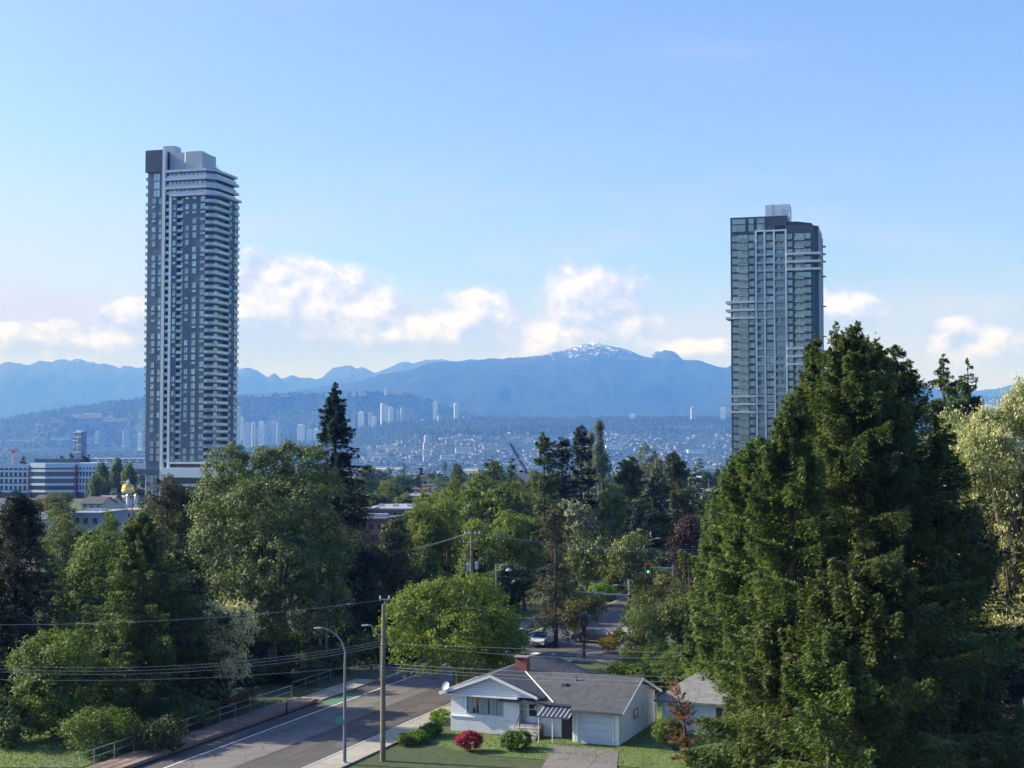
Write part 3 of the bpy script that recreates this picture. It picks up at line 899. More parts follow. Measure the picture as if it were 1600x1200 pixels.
# side face: behind the corner balconies and the flush part
for (ya, ybb, key, mull, x0, sk) in ((cut + 2.2, cut + 5.4, 'K', (.5,), -rec, 0), (cut + 6.6, yb - .6, 'L', (.5,), -rec, 0), (yb + 1.0, yb + 2.6, 'M', (.5,), 0, .25), (yb + 5.4, yb + 7.0, 'N', (.5,), 0, .25)):
    w = ybb - ya
    if w < .5: continue
    tm[key] = window_tmpl(w, 2.2, mull)
    for i in range(nfl):
        if rr.random() < sk: continue
        items.append((w * 1.2, key, (x0, ya, zc0 + i * pitch + .35), R(90)))
repeat_parts(root, 'window', items, tm, [M_frame, M_glass, M_shade])


def rail_poly(pts, h, th=0.05):
    """glass railing along an open polyline, with a top bar"""
    m = MB()
    for (a, b) in zip(pts[:-1], pts[1:]):
        dx, dy = b[0] - a[0], b[1] - a[1]; L = math.hypot(dx, dy)
        if L < 1e-6: continue
        nx_, ny_ = -dy / L * th / 2, dx / L * th / 2
        m.prism([(a[0] - nx_, a[1] - ny_), (b[0] - nx_, b[1] - ny_), (b[0] + nx_, b[1] + ny_), (a[0] + nx_, a[1] + ny_)], 0.08, h - .06, 1)
        m.prism([(a[0] - nx_ * 1.6, a[1] - ny_ * 1.6), (b[0] - nx_ * 1.6, b[1] - ny_ * 1.6), (b[0] + nx_ * 1.6, b[1] + ny_ * 1.6), (a[0] + nx_ * 1.6, a[1] + ny_ * 1.6)], h - .06, h, 0)
    return m


bal = {}
# wrap-round corner balcony
x318 = X[318.5]
cor = [(x318 + .06, rec - .01), (x318 + .06, -.35), (-cut, -.35), (-.6, .5), (.35, cut + .6), (.35, yb - .05), (-rec + .01, yb - .05), (-rec + .01, cut + 1.5), (-cut - 1.2, rec - .01)]
m = MB().prism(cor, 0, 0.24, 0)
m.merge(rail_poly([cor[1], cor[2], cor[3], cor[4], cor[5]], 1.05), (0, 0, .24)); bal['corner'] = m
m = MB().prism([(X[255.5] + .03, -.15), (X[262.2] - .03, -.15), (X[262.2] - .03, rec - .02), (X[255.5] + .03, rec - .02)], 0, .22, 0)
m.merge(rail_poly([(X[255.5] + .03, -.1), (X[262.2] - .03, -.1)], 1.0), (0, 0, .22)); bal['spine'] = m
m = MB().prism([(X[274] + .03, -.12), (X[283] - .03, -.12), (X[283] - .03, rec - .02), (X[274] + .03, rec - .02)], 0, .22, 0)
m.merge(rail_poly([(X[274] + .03, -.08), (X[283] - .03, -.08)], 1.0), (0, 0, .22)); bal['recess'] = m
# balconies sticking out of the left flank
m = MB().prism([(xl - 1.75, 1.2), (xl - .005, 1.2), (xl - .005, 7.5), (xl - 1.75, 7.5)], 0, .24, 0)
m.merge(rail_poly([(xl - .1, 1.25), (xl - 1.7, 1.25), (xl - 1.7, 7.45)], 1.05), (0, 0, .24)); bal['flank'] = m
m = MB().prism([(0.005, D - 5), (1.3, D - 5), (1.3, D - 1), (0.005, D - 1)], 0, .22, 0)
m.merge(rail_poly([(.05, D - 4.95), (1.25, D - 4.95), (1.25, D - 1.05)], 1.05), (0, 0, .22)); bal['rear'] = m
items = []
for i in range(nfl):
    zf = zc0 + i * pitch - .1
    items.append((9, 'corner', (0, 0, zf), 0)); items.append((3, 'recess', (0, 0, zf), 0)); items.append((4, 'flank', (0, 0, zf), 0))
    items.append((2, 'spine', (0, 0, zf), 0)); items.append((1, 'rear', (0, 0, zf), 0))
for k in range(3): items.append((4, 'flank', (0, 0, zt + 3.2 * k + 1), 0))
repeat_parts(root, 'balcony', items, bal, [M_slab, M_rail])

# crown: four broad white decks with recessed dark glass between
bands = [(304, 371, 263, 2.0, .9), (292, 364.5, 256, 1.2, 1.0), (278.5, 364.5, 256, 1.2, 1.0), (265.5, 360.5, 256, .9, 1.0)]
def deck(xa, right, ov, z0, z1):
    c = cut + 1.0
    return [(xa, -ov), (-c, -ov), (right, c - ov * .3), (right, D), (xa, D)], z0, z1
for (py, pxr, pxl, ov, th) in bands:
    zc_ = A.z(py, -8)
    right = 1.6 if pxr > 368 else (.4 if pxr > 362 else -.4)
    poly, z0, z1 = deck(A.fx(pxl), right, ov * .6, zc_ - th / 2, zc_ + th / 2)
    MB().prism(poly, z0, z1).build('crown_deck', M_slab, root)
cg = MB(); cw = MB()
x256 = A.fx(257)
zz1, zz2 = zt, A.z(266, -8)
poly = [(x256, 1.2), (-cut - 1.6, 1.2), (-1.4, cut + 2.2), (-1.4, D - 1), (x256, D - 1)]
cw.prism(poly, zz1, zz2)
cw.build('penthouse_wall', M_glassd, root)
m = MB()
for k, (pa, pb) in enumerate([(304, 292), (292, 278.5), (278.5, 265.5)]):
    za, zb_ = A.z(pa, -8) + .6, A.z(pb, -8) - .6
    n_ = 9
    for i in range(n_):
        xa = x256 + (-cut - 1.8 - x256) * (i + .12) / n_; xb = x256 + (-cut - 1.8 - x256) * (i + .88) / n_
        m.box(xa, xb, 1.05, 1.22, za, zb_, 0 if (i * 7 + k) % 3 else 1)
    m.merge(rail_poly([(x256, .05), (-cut - 1.0, .05), (.0, cut + .8), (.0, D - 2)], 1.1), (0, 0, A.z(pa, -8) + .45))
repeat = m.build('penthouse_glazing', [M_glass, M_rail], root)
# left shoulder: wall continues up, dark screen block on top
MB().box(xl, X[251] - .02, 0, D, zt, A.z(269, -25)).build('wall', M_dark, root)
MB().box(X[223] + .3, X[251] - .02, -.5, 12, A.z(269, -25), A.z(234.5, -25)).build('roof_screen', M_dark2, root)
tmx = {'P': window_tmpl(X[245.5] - X[235.5] if 245.5 in X else 2.6, 2.9, (.33, .66))}
items = [(1, 'P', (A.fx(237), 0, A.z(269 + 3 + 12.5 * (k + 1), -25) + .5), 0) for k in range(3)]
for it in items: tmx['P'].build('window', [M_frame, M_glass, M_shade], root, loc=it[2])
MB().box(A.fx(241), A.fx(259.5), 5, 10, A.z(236, -22), A.z(224, -22)).build('lift_housing', M_mech, root)
# mechanical penthouse
x328 = A.fx(309)
m = MB().prism([(A.fx(256.5), 2.5), (A.fx(280), 2.5), (A.fx(283), 1.6), (x328, 1.6), (A.fx(325, 10), 9), (A.fx(325, 10), 15), (A.fx(256.5), 15)], A.z(265, -12), A.z(235.5, -12))
m.build('mechanical_screen', M_mech, root)
m = MB().box(A.fx(286), A.fx(288), 4, 5, A.z(236), A.z(233)).box(A.fx(302), A.fx(306), 5, 7, A.z(236), A.z(232.5))
m.box(-6, -2, 5, 9, A.z(262), A.z(258.5)).box(-9, -7.5, 6, 8, A.z(262), A.z(256)).tube([(-3, 8, A.z(262)), (-3, 8, A.z(252))], .12)
m.build('roof_vent', M_dark2, root)
# podium levels
MB().box(X[262.2], .8, -.9, D, zc0 - .7, zc0).build('podium_deck', M_slab, root)
MB().box(X[262.2] + 1, -1.5, 1.5, D, A.z(731), zc0 - .7).build('podium_wall', M_glassd, root)
MB().box(X[262.2], A.fx(346), -3.5, D, A.z(746), A.z(731)).build('podium_deck', M_pil, root)
MB().box(X[262.2] + 1, 0, -1.5, D, z_base - 12, A.z(746)).build('podium_wall', M_glassd, root)
MB().box(X[262.2], 4, -2.5, D, A.z(760), A.z(756)).build('podium_deck', M_slab, root)
MB().box(X[227.5] + .2, X[251] - .05, 0.2, D, z_base - 12, zc0).build('wall', M_dark, root)
MB().box(A.fx(216.5), X[251] - .06, -1.2, D - 4, A.z(741, -25), A.z(733, -25)).build('canopy', M_dark2, root)
m = MB()
for k, (pa, pb) in enumerate([(754, 742), (768, 757), (782, 771), (797, 785)]):
    for i in range(2):
        m.box(X[227.5] + .5 + i * 3.1, X[227.5] + 3.1 + i * 3.1, .02, .25, A.z(pa, -25), A.z(pb, -25))
m.build('lobby_glazing', M_rail, root)
m = MB()
for q in (228.5, 238.5):
    m.box(A.fx(q), A.fx(q + 1.2), -.25, .1, z_base - 12, A.z(742, -25))
m.build('mullion', M_pil, root)

M_darkr = mat('slate panel cladding', (0.05, 0.072, 0.082), 0.55, 0.12, 0.8)
M_railg = glass_mat('greenish balcony glass', (0.20, 0.28, 0.26), 0.12, 0.25)
# ---- right high rise
B = Frame(1273, 505, R(-16))
root = thing('high_rise', 'shorter greenish glass high rise on the right with groups of three white bands', 'high rise', (B.o.x, B.Y, 0), B.a)
bx = {k: B.fx(k) for k in (1134, 1143, 1146, 1155.8, 1170, 1171.6, 1180, 1181.4, 1184.6, 1195.4, 1198, 1199, 1210, 1210.2, 1212.8, 1213.6, 1228, 1228.6, 1231.6, 1232.5, 1240, 1244.5, 1269, 1273)}
zr0 = B.z(351.5, -4); zr1 = B.z(339, -22)
pitch2 = 12.2 * 505 / F_PX * 1.0
top_rows = B.z(364.5, -10)
nf2 = 38
zb2 = B.z(364.5, -10) - nf2 * pitch2
DD = 24.0
poly = [(bx[1143], 0), (bx[1184.6], 0), (bx[1184.6], 1.4), (bx[1195.4], 1.4), (bx[1195.4], 0), (bx[1212.8], 0), (bx[1212.8], 1.2), (bx[1228.6], 1.2), (bx[1228.6], 0), (bx[1273], 0), (bx[1273], 2.2), (bx[1273] + 1.6, 3.4), (bx[1273] + 1.6, DD), (bx[1143], DD)]
MB().prism(poly, BASE - 12, zr0).build('wall', M_darkr, root)
MB().box(bx[1143], bx[1231.6] - .01, 0.004, 12, zr0, zr1).build('wall', M_darkr, root)
MB().prism([(bx[1231.6], .8), (bx[1269] - 5, .8), (bx[1269], 6), (bx[1269], 14), (bx[1231.6], 14)], zr0, zr0 + 1.5).build('roof_screen', M_dark2, root)
t2 = thing('x', '', '', (0, 0, 0)) if False else None
# rooftop box with its ladder
xa, xb = B.fx(1198, 3), B.fx(1236, 3)
MB().box(xa, xb, 3, 12, zr0, B.z(320, -14, 3)).build('lift_housing', M_pil, root)
ld = MB(); lx = B.fx(1210, 2.8); zl0, zl1 = B.z(338, -14), B.z(315.5, -14)
for q in (-.35, .35): ld.tube([(lx + q, 2.75, zl0), (lx + q, 2.75, zl1)], .06, 5)
k = zl0
while k < zl1: ld.box(lx - .35, lx + .35, 2.7, 2.8, k, k + .06); k += .45
ld.build('ladder', M_frame, root)
MB().tube([(B.fx(1236, 1), 1, zr0), (B.fx(1236, 1), 1, zr0 + 5)], .15, 6).build('flue', M_pil, root)
# white pilasters
for (a, b_) in ((1181.4, 1184.6), (1195.4, 1198), (1210.2, 1212.8), (1228.6, 1231.6)):
    MB().box(bx[a], bx[b_], -.75, .005, BASE - 12, B.z(361, -15)).build('pilaster', M_pil, root)
MB().box(bx[1181.4] + .01, bx[1231.6] - .01, -.70, .004, B.z(362, -15), B.z(359.5, -15)).build('crown_beam', M_pil, root)
items = []; tm = {}
def col2(k0, k1, key, mull, y0=0.0, hh=2.0, skip=0.0, zo=.55):
    w = bx[k1] - bx[k0] if k0 in bx else k1 - k0
    for q, bl in (('f', 0), ('b', .5), ('c', .85)): tm[key + q] = window_tmpl(w, hh, mull, blind=bl)
    for i in range(nf2):
        if rr.random() < skip: continue
        items.append((w * hh, key + rr.choice('ffbc'), (bx[k0], y0, zb2 + i * pitch2 + zo), 0))
col2(1146, 1155.8, 'a', (.33, .66)); col2(1155.8, 1170, 'b', (.2, .4, .6, .8), y0=-.004, hh=2.2); col2(1171.6, 1180, 'c', (.5,))
bx[1185] = bx[1184.6] + .15; bx[1195] = bx[1195.4] - .15
col2(1185, 1195, 'd', (.4,), y0=1.4, hh=2.3); col2(1199, 1210, 'e', (.25, .5)); bx[1213.9] = bx[1212.8] + .2; bx[1228.3] = bx[1228.6] - .2
col2(1213.9, 1228.3, 'f', (.2, .5, .75), y0=1.2, hh=2.3); col2(1232.5, 1240, 'g', (.3,)); col2(1244.5, 1269, 'h', (.15, .3, .5, .7, .85))
# two tall rows at the top left
for (k0, k1, mu) in ((1146, 1166.5, (.25, .5, .75)), (1171.6, 1179.5, (.5,)), (1184.8, 1197, (.33, .66))):
    w = B.fx(k1) - B.fx(k0)
    for nm, (pa, pb) in (('t%d' % k0, (361, 350.5)), ('u%d' % k0, (349, 341.5))):
        h_ = B.z(pb, -20) - B.z(pa, -20)
        tm[nm] = window_tmpl(w, h_, mu); items.append((w * h_, nm, (B.fx(k0), 0.002, B.z(pa, -20)), 0))
repeat_parts(root, 'window', items, tm, [M_frame, M_glass2, M_shade])
# glass strip and slots of the right flank
m = MB()
for i in range(nf2 + 1):
    z0 = zb2 + i * pitch2 - .2
    m.box(bx[1273] + .01, bx[1273] + .06, .3, 2.0, z0, z0 + pitch2 - .12)
    m.box(bx[1273] + 1.6, bx[1273] + 1.68, 5.5, 8.5, z0, z0 + pitch2 - .5)
    m.box(bx[1273] + 1.6, bx[1273] + 1.68, 12.5, 15.5, z0, z0 + pitch2 - .5)
m.build('flank_glazing', M_glass2, root)
m = MB()
for y_ in (4.2, 10, 17, 23): m.box(bx[1273] + 1.6, bx[1273] + 2.0, y_, y_ + .6, BASE, zr0 - 2)
m.build('flank_fin', M_pil, root)
bal = {}
def mkbal(nm, x0, x1, dep, y0=0.0, h=1.02):
    q = MB().prism([(x0, y0 - dep), (x1, y0 - dep), (x1, y0 - .006), (x0, y0 - .006)], 0, .2, 0)
    q.merge(rail_poly([(x0 + .05, y0 - .05), (x0 + .05, y0 - dep + .05), (x1 - .05, y0 - dep + .05), (x1 - .05, y0 - .05)], h), (0, 0, .2)); bal[nm] = q
mkbal('b', bx[1155.8] - .1, bx[1170] + .3, 1.5); mkbal('d', bx[1184.6] + .03, bx[1195.4] - .03, 1.35, 1.39); mkbal('f', bx[1212.8] + .03, bx[1228.6] - .03, 1.2, 1.19)
mkbal('h', bx[1244.5] - .2, bx[1244.5] + (bx[1269] - bx[1244.5]) * .6, 1.5)
q = MB().prism([(bx[1273] + 1.605, 18), (bx[1273] + 3.2, 18), (bx[1273] + 3.2, 22), (bx[1273] + 1.605, 22)], 0, .2, 0); bal['r'] = q
items = []
for i in range(nf2):
    zf = zb2 + i * pitch2
    for k_, s_ in (('h', 5), ('b', 4), ('f', 3), ('d', 2)): items.append((s_, k_, (0, 0, zf), 0))
    if i > nf2 - 4 or i % 4 == 1: items.append((1, 'r', (0, 0, zf), 0))
repeat_parts(root, 'balcony', items, bal, [M_slab, M_railg])
# the white bands in threes
def wband(pys, pl, pr, ov, th, wrap=False):
    for py in pys:
        xa, xb_ = B.fx(pl), B.fx(pr)
        zc_ = B.z(py, (xa + xb_) / 2)
        m = MB().box(xa, xb_, -ov, -.012, zc_ - th / 2, zc_ + th / 2)
        if wrap == 'l': m.box(xa, bx[1143] - .01, -.012, 7, zc_ - th / 2, zc_ + th / 2)
        if wrap == 'r': m.box(bx[1273] + .07, bx[1273] + 2.6, -ov, 9, zc_ - th / 2, zc_ + th / 2)
        m.build('white_band', M_slab, root)
for base_ in ((472.5, 485, 497.2), (619.4, 631.5, 643.8)): wband(base_, 1135.5, 1181.3, 1.6, .75, 'l')
for base_ in ((471.5, 484.2, 496.5), (618.8, 631, 643.5)): wband(base_, 1184.8, 1210, .7, .5)
for base_ in ((398.5, 411, 423.3), (545, 557.5, 569.8)): wband(base_, 1184.8, 1210, .7, .5)
for base_ in ((396.8, 409, 421), (544.4, 556.7, 569)): wband(base_, 1231.8, 1273, 1.7, .75, 'r')

# ------------------------------------------------------------------ office block on the left
O = Frame(145, 800, R(-6))
root = thing('office_building', 'long low office building with blue white bands and red columns', 'office building', (O.o.x, O.Y, 0), O.a)
M_band = mat('pale blue panel band', (0.50, 0.66, 0.80), 0.5, 0.05, 0.3)
M_red = mat('red column', (0.36, 0.07, 0.06), 0.6, 0.1, 0.5)
zg = gz(800)
x0, xm0, xm1, xr = O.fx(-60), O.fx(50.5), O.fx(122), 0.0
xc = O.fx(79)
zT = O.z(726, -30)
levels = [726, 736.7, 747.4, 758, 768.5]
MB().box(x0, xm0, 0, 26, zg - 6, O.z(727.5, -60)).build('wall', M_win, root)
MB().box(xm1, xr, .5, 26, zg - 6, O.z(726.5, -4)).build('wall', M_win, root)
fp = [(xm0, -2.5), (xc, -5.5), (xm1, -2.0), (xm1, 20), (xm0, 20)]
MB().prism([(x, y + .5) if y < 0 else (x, y) for x, y in fp], zg - 6, O.z(726, -30)).build('wall', M_glassd, root)
for k, py in enumerate(levels):
    th = 2.6 if k == 0 else 1.35
    z0 = O.z(py - (-1 if k == 0 else 1.5), -30)
    m = MB().box(x0, xm0 - .01, -.4, .02, z0 - th / 2 - .3, z0 + th / 2 - .5).box(xm1 + .01, xr + .3, -.2, 26.2, z0 - th / 2, z0 + th / 2)
    m.prism([(xm0 + .3, -2.9), (xc, -6.1), (xm1 - .3, -2.4), (xm1 - .3, 19.9), (xm0 + .3, 19.9)], z0 - th / 2, z0 + th / 2)
    m.build('band', M_band, root)
MB().box(xm0, O.fx(107), 4, 18, O.z(726, -30), O.z(717, -30)).build('roof_screen', M_dark2, root)
for q in (xm0 - .1, xm1 - .3): MB().box(q, q + .7, -3.2, -2.4, zg - 6, O.z(727, -30)).build('column', M_red, root)
items = []; tm = {'w': MB().box(0, .9, -.35, .01, 0, 2.3, 0), 'r': MB().box(0, .7, -.15, .51, 0, 2.3, 0)}
for k in range(1, 5):
    z0 = O.z(levels[k], -30) + 1.1
    xq = x0 + 1
    while xq < xm0 - 1.5:
        items.append((2, 'w', (xq, 0, z0), 0)); xq += 2.75
    xq = xm1 + .6
    while xq < xr - .5: items.append((1, 'r', (xq, 0, z0), 0)); xq += 1.9
repeat_parts(root, 'pier', items, tm, [M_band])
m = MB()
for k in range(1, 4):
    z0 = O.z(levels[k], -30) + 1.0
    n_ = 26
    for i in range(n_):
        for (pa, pb) in (((xm0 + .6, -2.6), (xc, -5.7)), ((xc, -5.7), (xm1 - .6, -2.1))):
            u = i / n_; xq = pa[0] + (pb[0] - pa[0]) * u; yq = pa[1] + (pb[1] - pa[1]) * u
            m.box(xq, xq + .12, yq - .12, yq + .3, z0, z0 + 2.4)
m.build('mullion', M_frame, root)['kind'] = 'stuff'

# ------------------------------------------------------------------ church with the gold dome
M_gold = mat('gilded dome', (0.85, 0.55, 0.12), 0.28, 0.06, 0.5, metal=0.85)
M_chw = mat('white church render', (0.72, 0.73, 0.76), 0.8, 0.05, 0.6)
M_chr = mat('dark blue church roof', (0.05, 0.06, 0.09), 0.7, 0.15, 1.0)
Yc = 530; s = Yc / F_PX; p = P(194, 796, Yc)
root = thing('church', 'white church with a large gilded dome and dark pitched roofs', 'church', (p.x, p.y, p.z), -0.2)
zf = lambda py: zz(py, Yc) - p.z
def gable(m, x0, x1, y0, y1, z0, ze, zr_, axis='y', mi=0):
    if axis == 'y':
        xm = (x0 + x1) / 2
        m.add([(x0, y0, z0), (x1, y0, z0), (x1, y0, ze), (xm, y0, zr_), (x0, y0, ze), (x0, y1, z0), (x1, y1, z0), (x1, y1, ze), (xm, y1, zr_), (x0, y1, ze)],
              [(0, 1, 2, 3, 4), (9, 8, 7, 6, 5), (0, 4, 9, 5), (1, 6, 7, 2)], mi)
    return m
def gable_roof(m, x0, x1, y0, y1, ze, zr_, over=.4, th=.25, mi=0):
    xm = (x0 + x1) / 2; sl = (zr_ - ze) / (xm - x0)
    for sg in (-1, 1):
        xe = xm + sg * ((x1 - x0) / 2 + over); zE = ze - sl * over
        a = [(xe, y0 - over, zE), (xm, y0 - over, zr_), (xm, y1 + over, zr_), (xe, y1 + over, zE)]
        b_ = [(x, y, z + th) for x, y, z in a]
        fs = [(0, 1, 2, 3), (7, 6, 5, 4), (0, 4, 5, 1), (1, 5, 6, 2), (2, 6, 7, 3), (3, 7, 4, 0)]
        m.add(a + b_, fs if sg > 0 else [tuple(reversed(f)) for f in fs], mi)
    return m
m = MB(); gable(m, -22 * s, -1 * s, -6, 10, -4, zf(783), zf(774)); gable(m, 9 * s, 29 * s, -3, 10, -4, zf(785), zf(775))
m.box(-1 * s, 9 * s, -2, 9, -4, zf(780)); m.build('wall', M_chw, root)
m = MB(); gable_roof(m, -22 * s, -1 * s, -6, 10, zf(783), zf(774)); gable_roof(m, 9 * s, 29 * s, -3, 10, zf(785), zf(775))
m.add([(-1 * s, -2.3, zf(780)), (9 * s, -2.3, zf(780)), (9 * s, 2, zf(775)), (-1 * s, 2, zf(775)), (9 * s, 9, zf(780)), (-1 * s, 9, zf(780))], [(0, 1, 2, 3), (3, 2, 4, 5)]); m.build('roof', M_chr, root)
r_ = 9.8 * s
MB().lathe([(r_ * .95, zf(781)), (r_ * .95, zf(768.2))], 16, 0, 3).build('drum', M_chw, root)
MB().lathe([(r_ * 1.08, zf(768.3)), (r_ * 1.08, zf(767)), (r_ * 1.02, zf(765.5)), (r_ * .97, zf(762)), (r_ * .82, zf(758.5)), (r_ * .55, zf(756.5)), (r_ * .2, zf(755.2)), (.15, zf(755))], 16, 0, 3).build('dome', M_gold, root)
MB().lathe([(.55, zf(756)), (.55, zf(754)), (.75, zf(753)), (.35, zf(751.5)), (.05, zf(750.5))], 8, 0, 3).box(-.08, .08, 2.95, 3.05, zf(751), zf(747.5)).box(-.4, .4, 2.95, 3.05, zf(749.6), zf(749.2)).build('finial', M_chw, root)
m = MB()
for k in range(9):
    a = math.pi * (1 + (k + .5) / 9)
    cx, cy = r_ * .95 * math.cos(a), 3 + r_ * .95 * math.sin(a)
    m.box(cx - .22, cx + .22, cy - .12, cy + .12, zf(773.5), zf(770))
for cx in (-15, -8, 14, 22): m.box(cx * s - .3, cx * s + .3, -6.1 if cx < 0 else -3.1, -5.9 if cx < 0 else -2.9, zf(791), zf(787))
m.build('window', M_win, root)
for cx in (13.5, 27):
    t_ = MB().lathe([(.75, -4), (.75, zf(775))], 8, cx * s, -3.4).build('turret', M_chw, root)
    MB().lathe([(.8, zf(775)), (.95, zf(773.8)), (.6, zf(772)), (.1, zf(770))], 8, cx * s, -3.4).build('turret_cap', M_gold, t_)

# ------------------------------------------------------------------ nearer low buildings
M_bgrey = mat('pale grey flat roof', (0.27, 0.29, 0.32), 0.8, 0.08, 0.3)
M_bwall = mat('pale render wall', (0.30, 0.34, 0.40), 0.8, 0.08, 0.4)
M_bbrick = mat('brown brick', (0.22, 0.12, 0.09), 0.85, 0.15, 2.0)
M_dkroof = mat('dark shingle roof', (0.07, 0.07, 0.085), 0.85, 0.15, 1.0)
M_cream = mat('cream siding', (0.55, 0.52, 0.45), 0.8, 0.08, 1.0)


def flat_building(px0, px1, ptop, pbase, Y, label, wall, roof, ang=-.2, depth=18, rows=1, nwin=6, parapet=.5, cat='building', name='low_building'):
    s = Y / F_PX; p = P((px0 + px1) / 2, pbase, Y)
    w = (px1 - px0) * s; h = (pbase - ptop) * s
    t = thing(name, label, cat, (p.x, p.y, p.z), ang)
    MB().box(-w / 2, w / 2, 0, depth, -8, h).build('wall', wall, t)
    MB().box(-w / 2 - .25, w / 2 + .25, -.25, depth + .25, h, h + parapet).build('roof', roof, t)
    ww = w / nwin
    for r0 in range(rows):
        z0 = h * (r0 + .35) / rows; z1 = h * (r0 + .75) / rows
        for i in range(nwin):
            MB().box(-w / 2 + ww * (i + .25), -w / 2 + ww * (i + .75), -.08, .05, z0, z1).build('window', M_glassd, t)
    for i in range(3):
        cx = -w / 2 + w * (i + .6) / 3.6; MB().box(cx - .6, cx + .6, depth * .4, depth * .4 + 1.2, h + parapet, h + parapet + .55).build('roof_unit', M_mech, t)
    return t


flat_building(112, 156, 804, 826, 350, 'flat blue grey building behind the left conifers with a grey bay door', M_bwall, M_bgrey, nwin=3, ang=-.1)
flat_building(190, 228, 799, 812, 380, 'low white building with an orange roof edge below the church', M_bwall, M_lt, nwin=5, ang=-.1)
flat_building(-20, 66, 806, 816, 400, 'low brown building left of the willow', M_bbrick, M_bgrey, nwin=8, ang=-.1)
flat_building(42, 66, 814, 826, 330, 'small pale roofed shed behind the dark left conifer', M_cream, M_bgrey, nwin=2, ang=-.1, depth=10)
flat_building(566, 650, 797, 812, 330, 'long brick building with a pale flat roof beyond the round trees', M_bbrick, M_bgrey, nwin=9, ang=-.14, depth=24, parapet=.4)
flat_building(630, 700, 777, 800, 420, 'dark grey building between the round clipped trees', M_td, M_bgrey, nwin=8, ang=-.1, rows=2)
flat_building(612, 655, 763, 774, 650, 'low mall block with red trim beyond the round trees', M_cream, M_dkroof, nwin=7, ang=-.1)
flat_building(655, 675, 760, 768, 720, 'pinkish shop block beyond the round trees', M_lo, M_dkroof, nwin=3, ang=-.1)
flat_building(1010, 1040, 770, 790, 400, 'grey building half hidden between the dark conifers', M_bwall, M_bgrey, nwin=4, ang=-.1, rows=2)
flat_building(1080, 1123, 770, 792, 430, 'grey flat roofed block left of the right tower', M_bwall, M_bgrey, nwin=6, ang=-.1, rows=2)
flat_building(1076, 1096, 747, 765, 700, 'white roofed block under the flying eave beside the far trees', M_bwall, M_lw, nwin=3, ang=-.1)
flat_building(560, 600, 815, 850, 230, 'red brick house wall behind the dark broadleaf trees', M_bbrick, M_dkroof, nwin=3, ang=-.2, depth=10, rows=2)


def gable_house(px0, px1, peave, pridge, pbase, Y, label, wall, roof, ang=-.2, depth=10, nwin=3, name='house'):
    s = Y / F_PX; p = P((px0 + px1) / 2, pbase, Y)
    w = (px1 - px0) * s; h = (pbase - peave) * s; hr = (pbase - pridge) * s * 1.02
    t = thing(name, label, 'house', (p.x, p.y, p.z), ang)
    m = MB().box(-w / 2, w / 2, 0, depth, -5, h)
    for sg in (-1, 1): m.add([(sg * w / 2, 0, h), (sg * w / 2, depth, h), (sg * w / 2, depth / 2, hr)], [(0, 1, 2)])
    m.build('wall', wall, t)
    m = MB(); o_ = .5; sl = (hr - h) / (depth / 2)
    for sg in (-1, 1):
        ye = depth / 2 + sg * (depth / 2 + o_); zE = h - sl * o_
        a = [(-w / 2 - o_, ye, zE), (w / 2 + o_, ye, zE), (w / 2 + o_, depth / 2, hr), (-w / 2 - o_, depth / 2, hr)]
        b_ = [(x, y, z + .18) for x, y, z in a]
        m.add(a + b_, [(0, 1, 2, 3), (7, 6, 5, 4), (0, 4, 5, 1), (1, 5, 6, 2), (2, 6, 7, 3), (3, 7, 4, 0)])
    m.build('roof', roof, t)
    for i in range(nwin):
        f = window_tmpl(w / nwin * .45, h * .42, (.5,))
        f.build('window', [M_pil, M_glassd, M_shade], t, loc=(-w / 2 + w * (i + .28) / nwin, 0, h * .38))
    return t


gable_house(126, 160, 787, 778, 797, 470, 'white house with a dark hip roof left of the church', M_cream, M_dkroof)
gable_house(150, 172, 786, 776, 797, 500, 'grey roofed hall between the white house and the church', M_cream, mat('grey shingle', (0.18, 0.17, 0.17), .9, .1, 1.))
gable_house(50, 78, 784, 775, 792, 520, 'low dark roofed house in front of the office building', M_bwall, M_dkroof)
gable_house(0, 18, 786, 778, 796, 520, 'dark roofed house at the left edge below the office building', M_bwall, M_dkroof)
gable_house(640, 664, 772, 764, 782, 560, 'house with a pale gable beyond the clipped trees', M_cream, M_bbrick)

# ------------------------------------------------------------------ trees
M_bark = mat('bark brown', (0.10, 0.075, 0.055), 0.95, 0.3, 4.0, bump=.4)
M_barkg = mat('bark grey', (0.20, 0.18, 0.16), 0.95, 0.3, 4.0, bump=.4)
L_fir = leaf_mat('fir needles', (0.040, 0.072, 0.018), (0.130, 0.175, 0.042), (0.20, 0.21, 0.06), 0.35, 0.32)
L_firl = leaf_mat('light fir needles', (0.050, 0.092, 0.022), (0.135, 0.190, 0.046), (0.20, 0.24, 0.06), 0.45, 0.36)
L_spr = leaf_mat('spruce needles', (0.014, 0.032, 0.018), (0.045, 0.078, 0.038), (0.08, 0.11, 0.045), 0.4, 0.12)
L_dead = leaf_mat('brown needles', (0.16, 0.06, 0.02), (0.30, 0.12, 0.04), None, 0.6, 0.2)
L_old = leaf_mat('thin old spruce', (0.04, 0.05, 0.025), (0.11, 0.11, 0.045), (0.16, 0.13, 0.07), 0.5, 0.2)
L_purpfir = leaf_mat('dusky conifer', (0.020, 0.038, 0.016), (0.058, 0.080, 0.030), (0.09, 0.10, 0.045), 0.5, 0.12)
L_pop = leaf_mat('cottonwood leaves', (0.06, 0.095, 0.03), (0.145, 0.185, 0.055), (0.26, 0.29, 0.13), 0.4, 0.35, 0.45)
L_map = leaf_mat('maple leaves', (0.075, 0.12, 0.018), (0.185, 0.235, 0.036), (0.28, 0.31, 0.07), 0.5, 0.4)
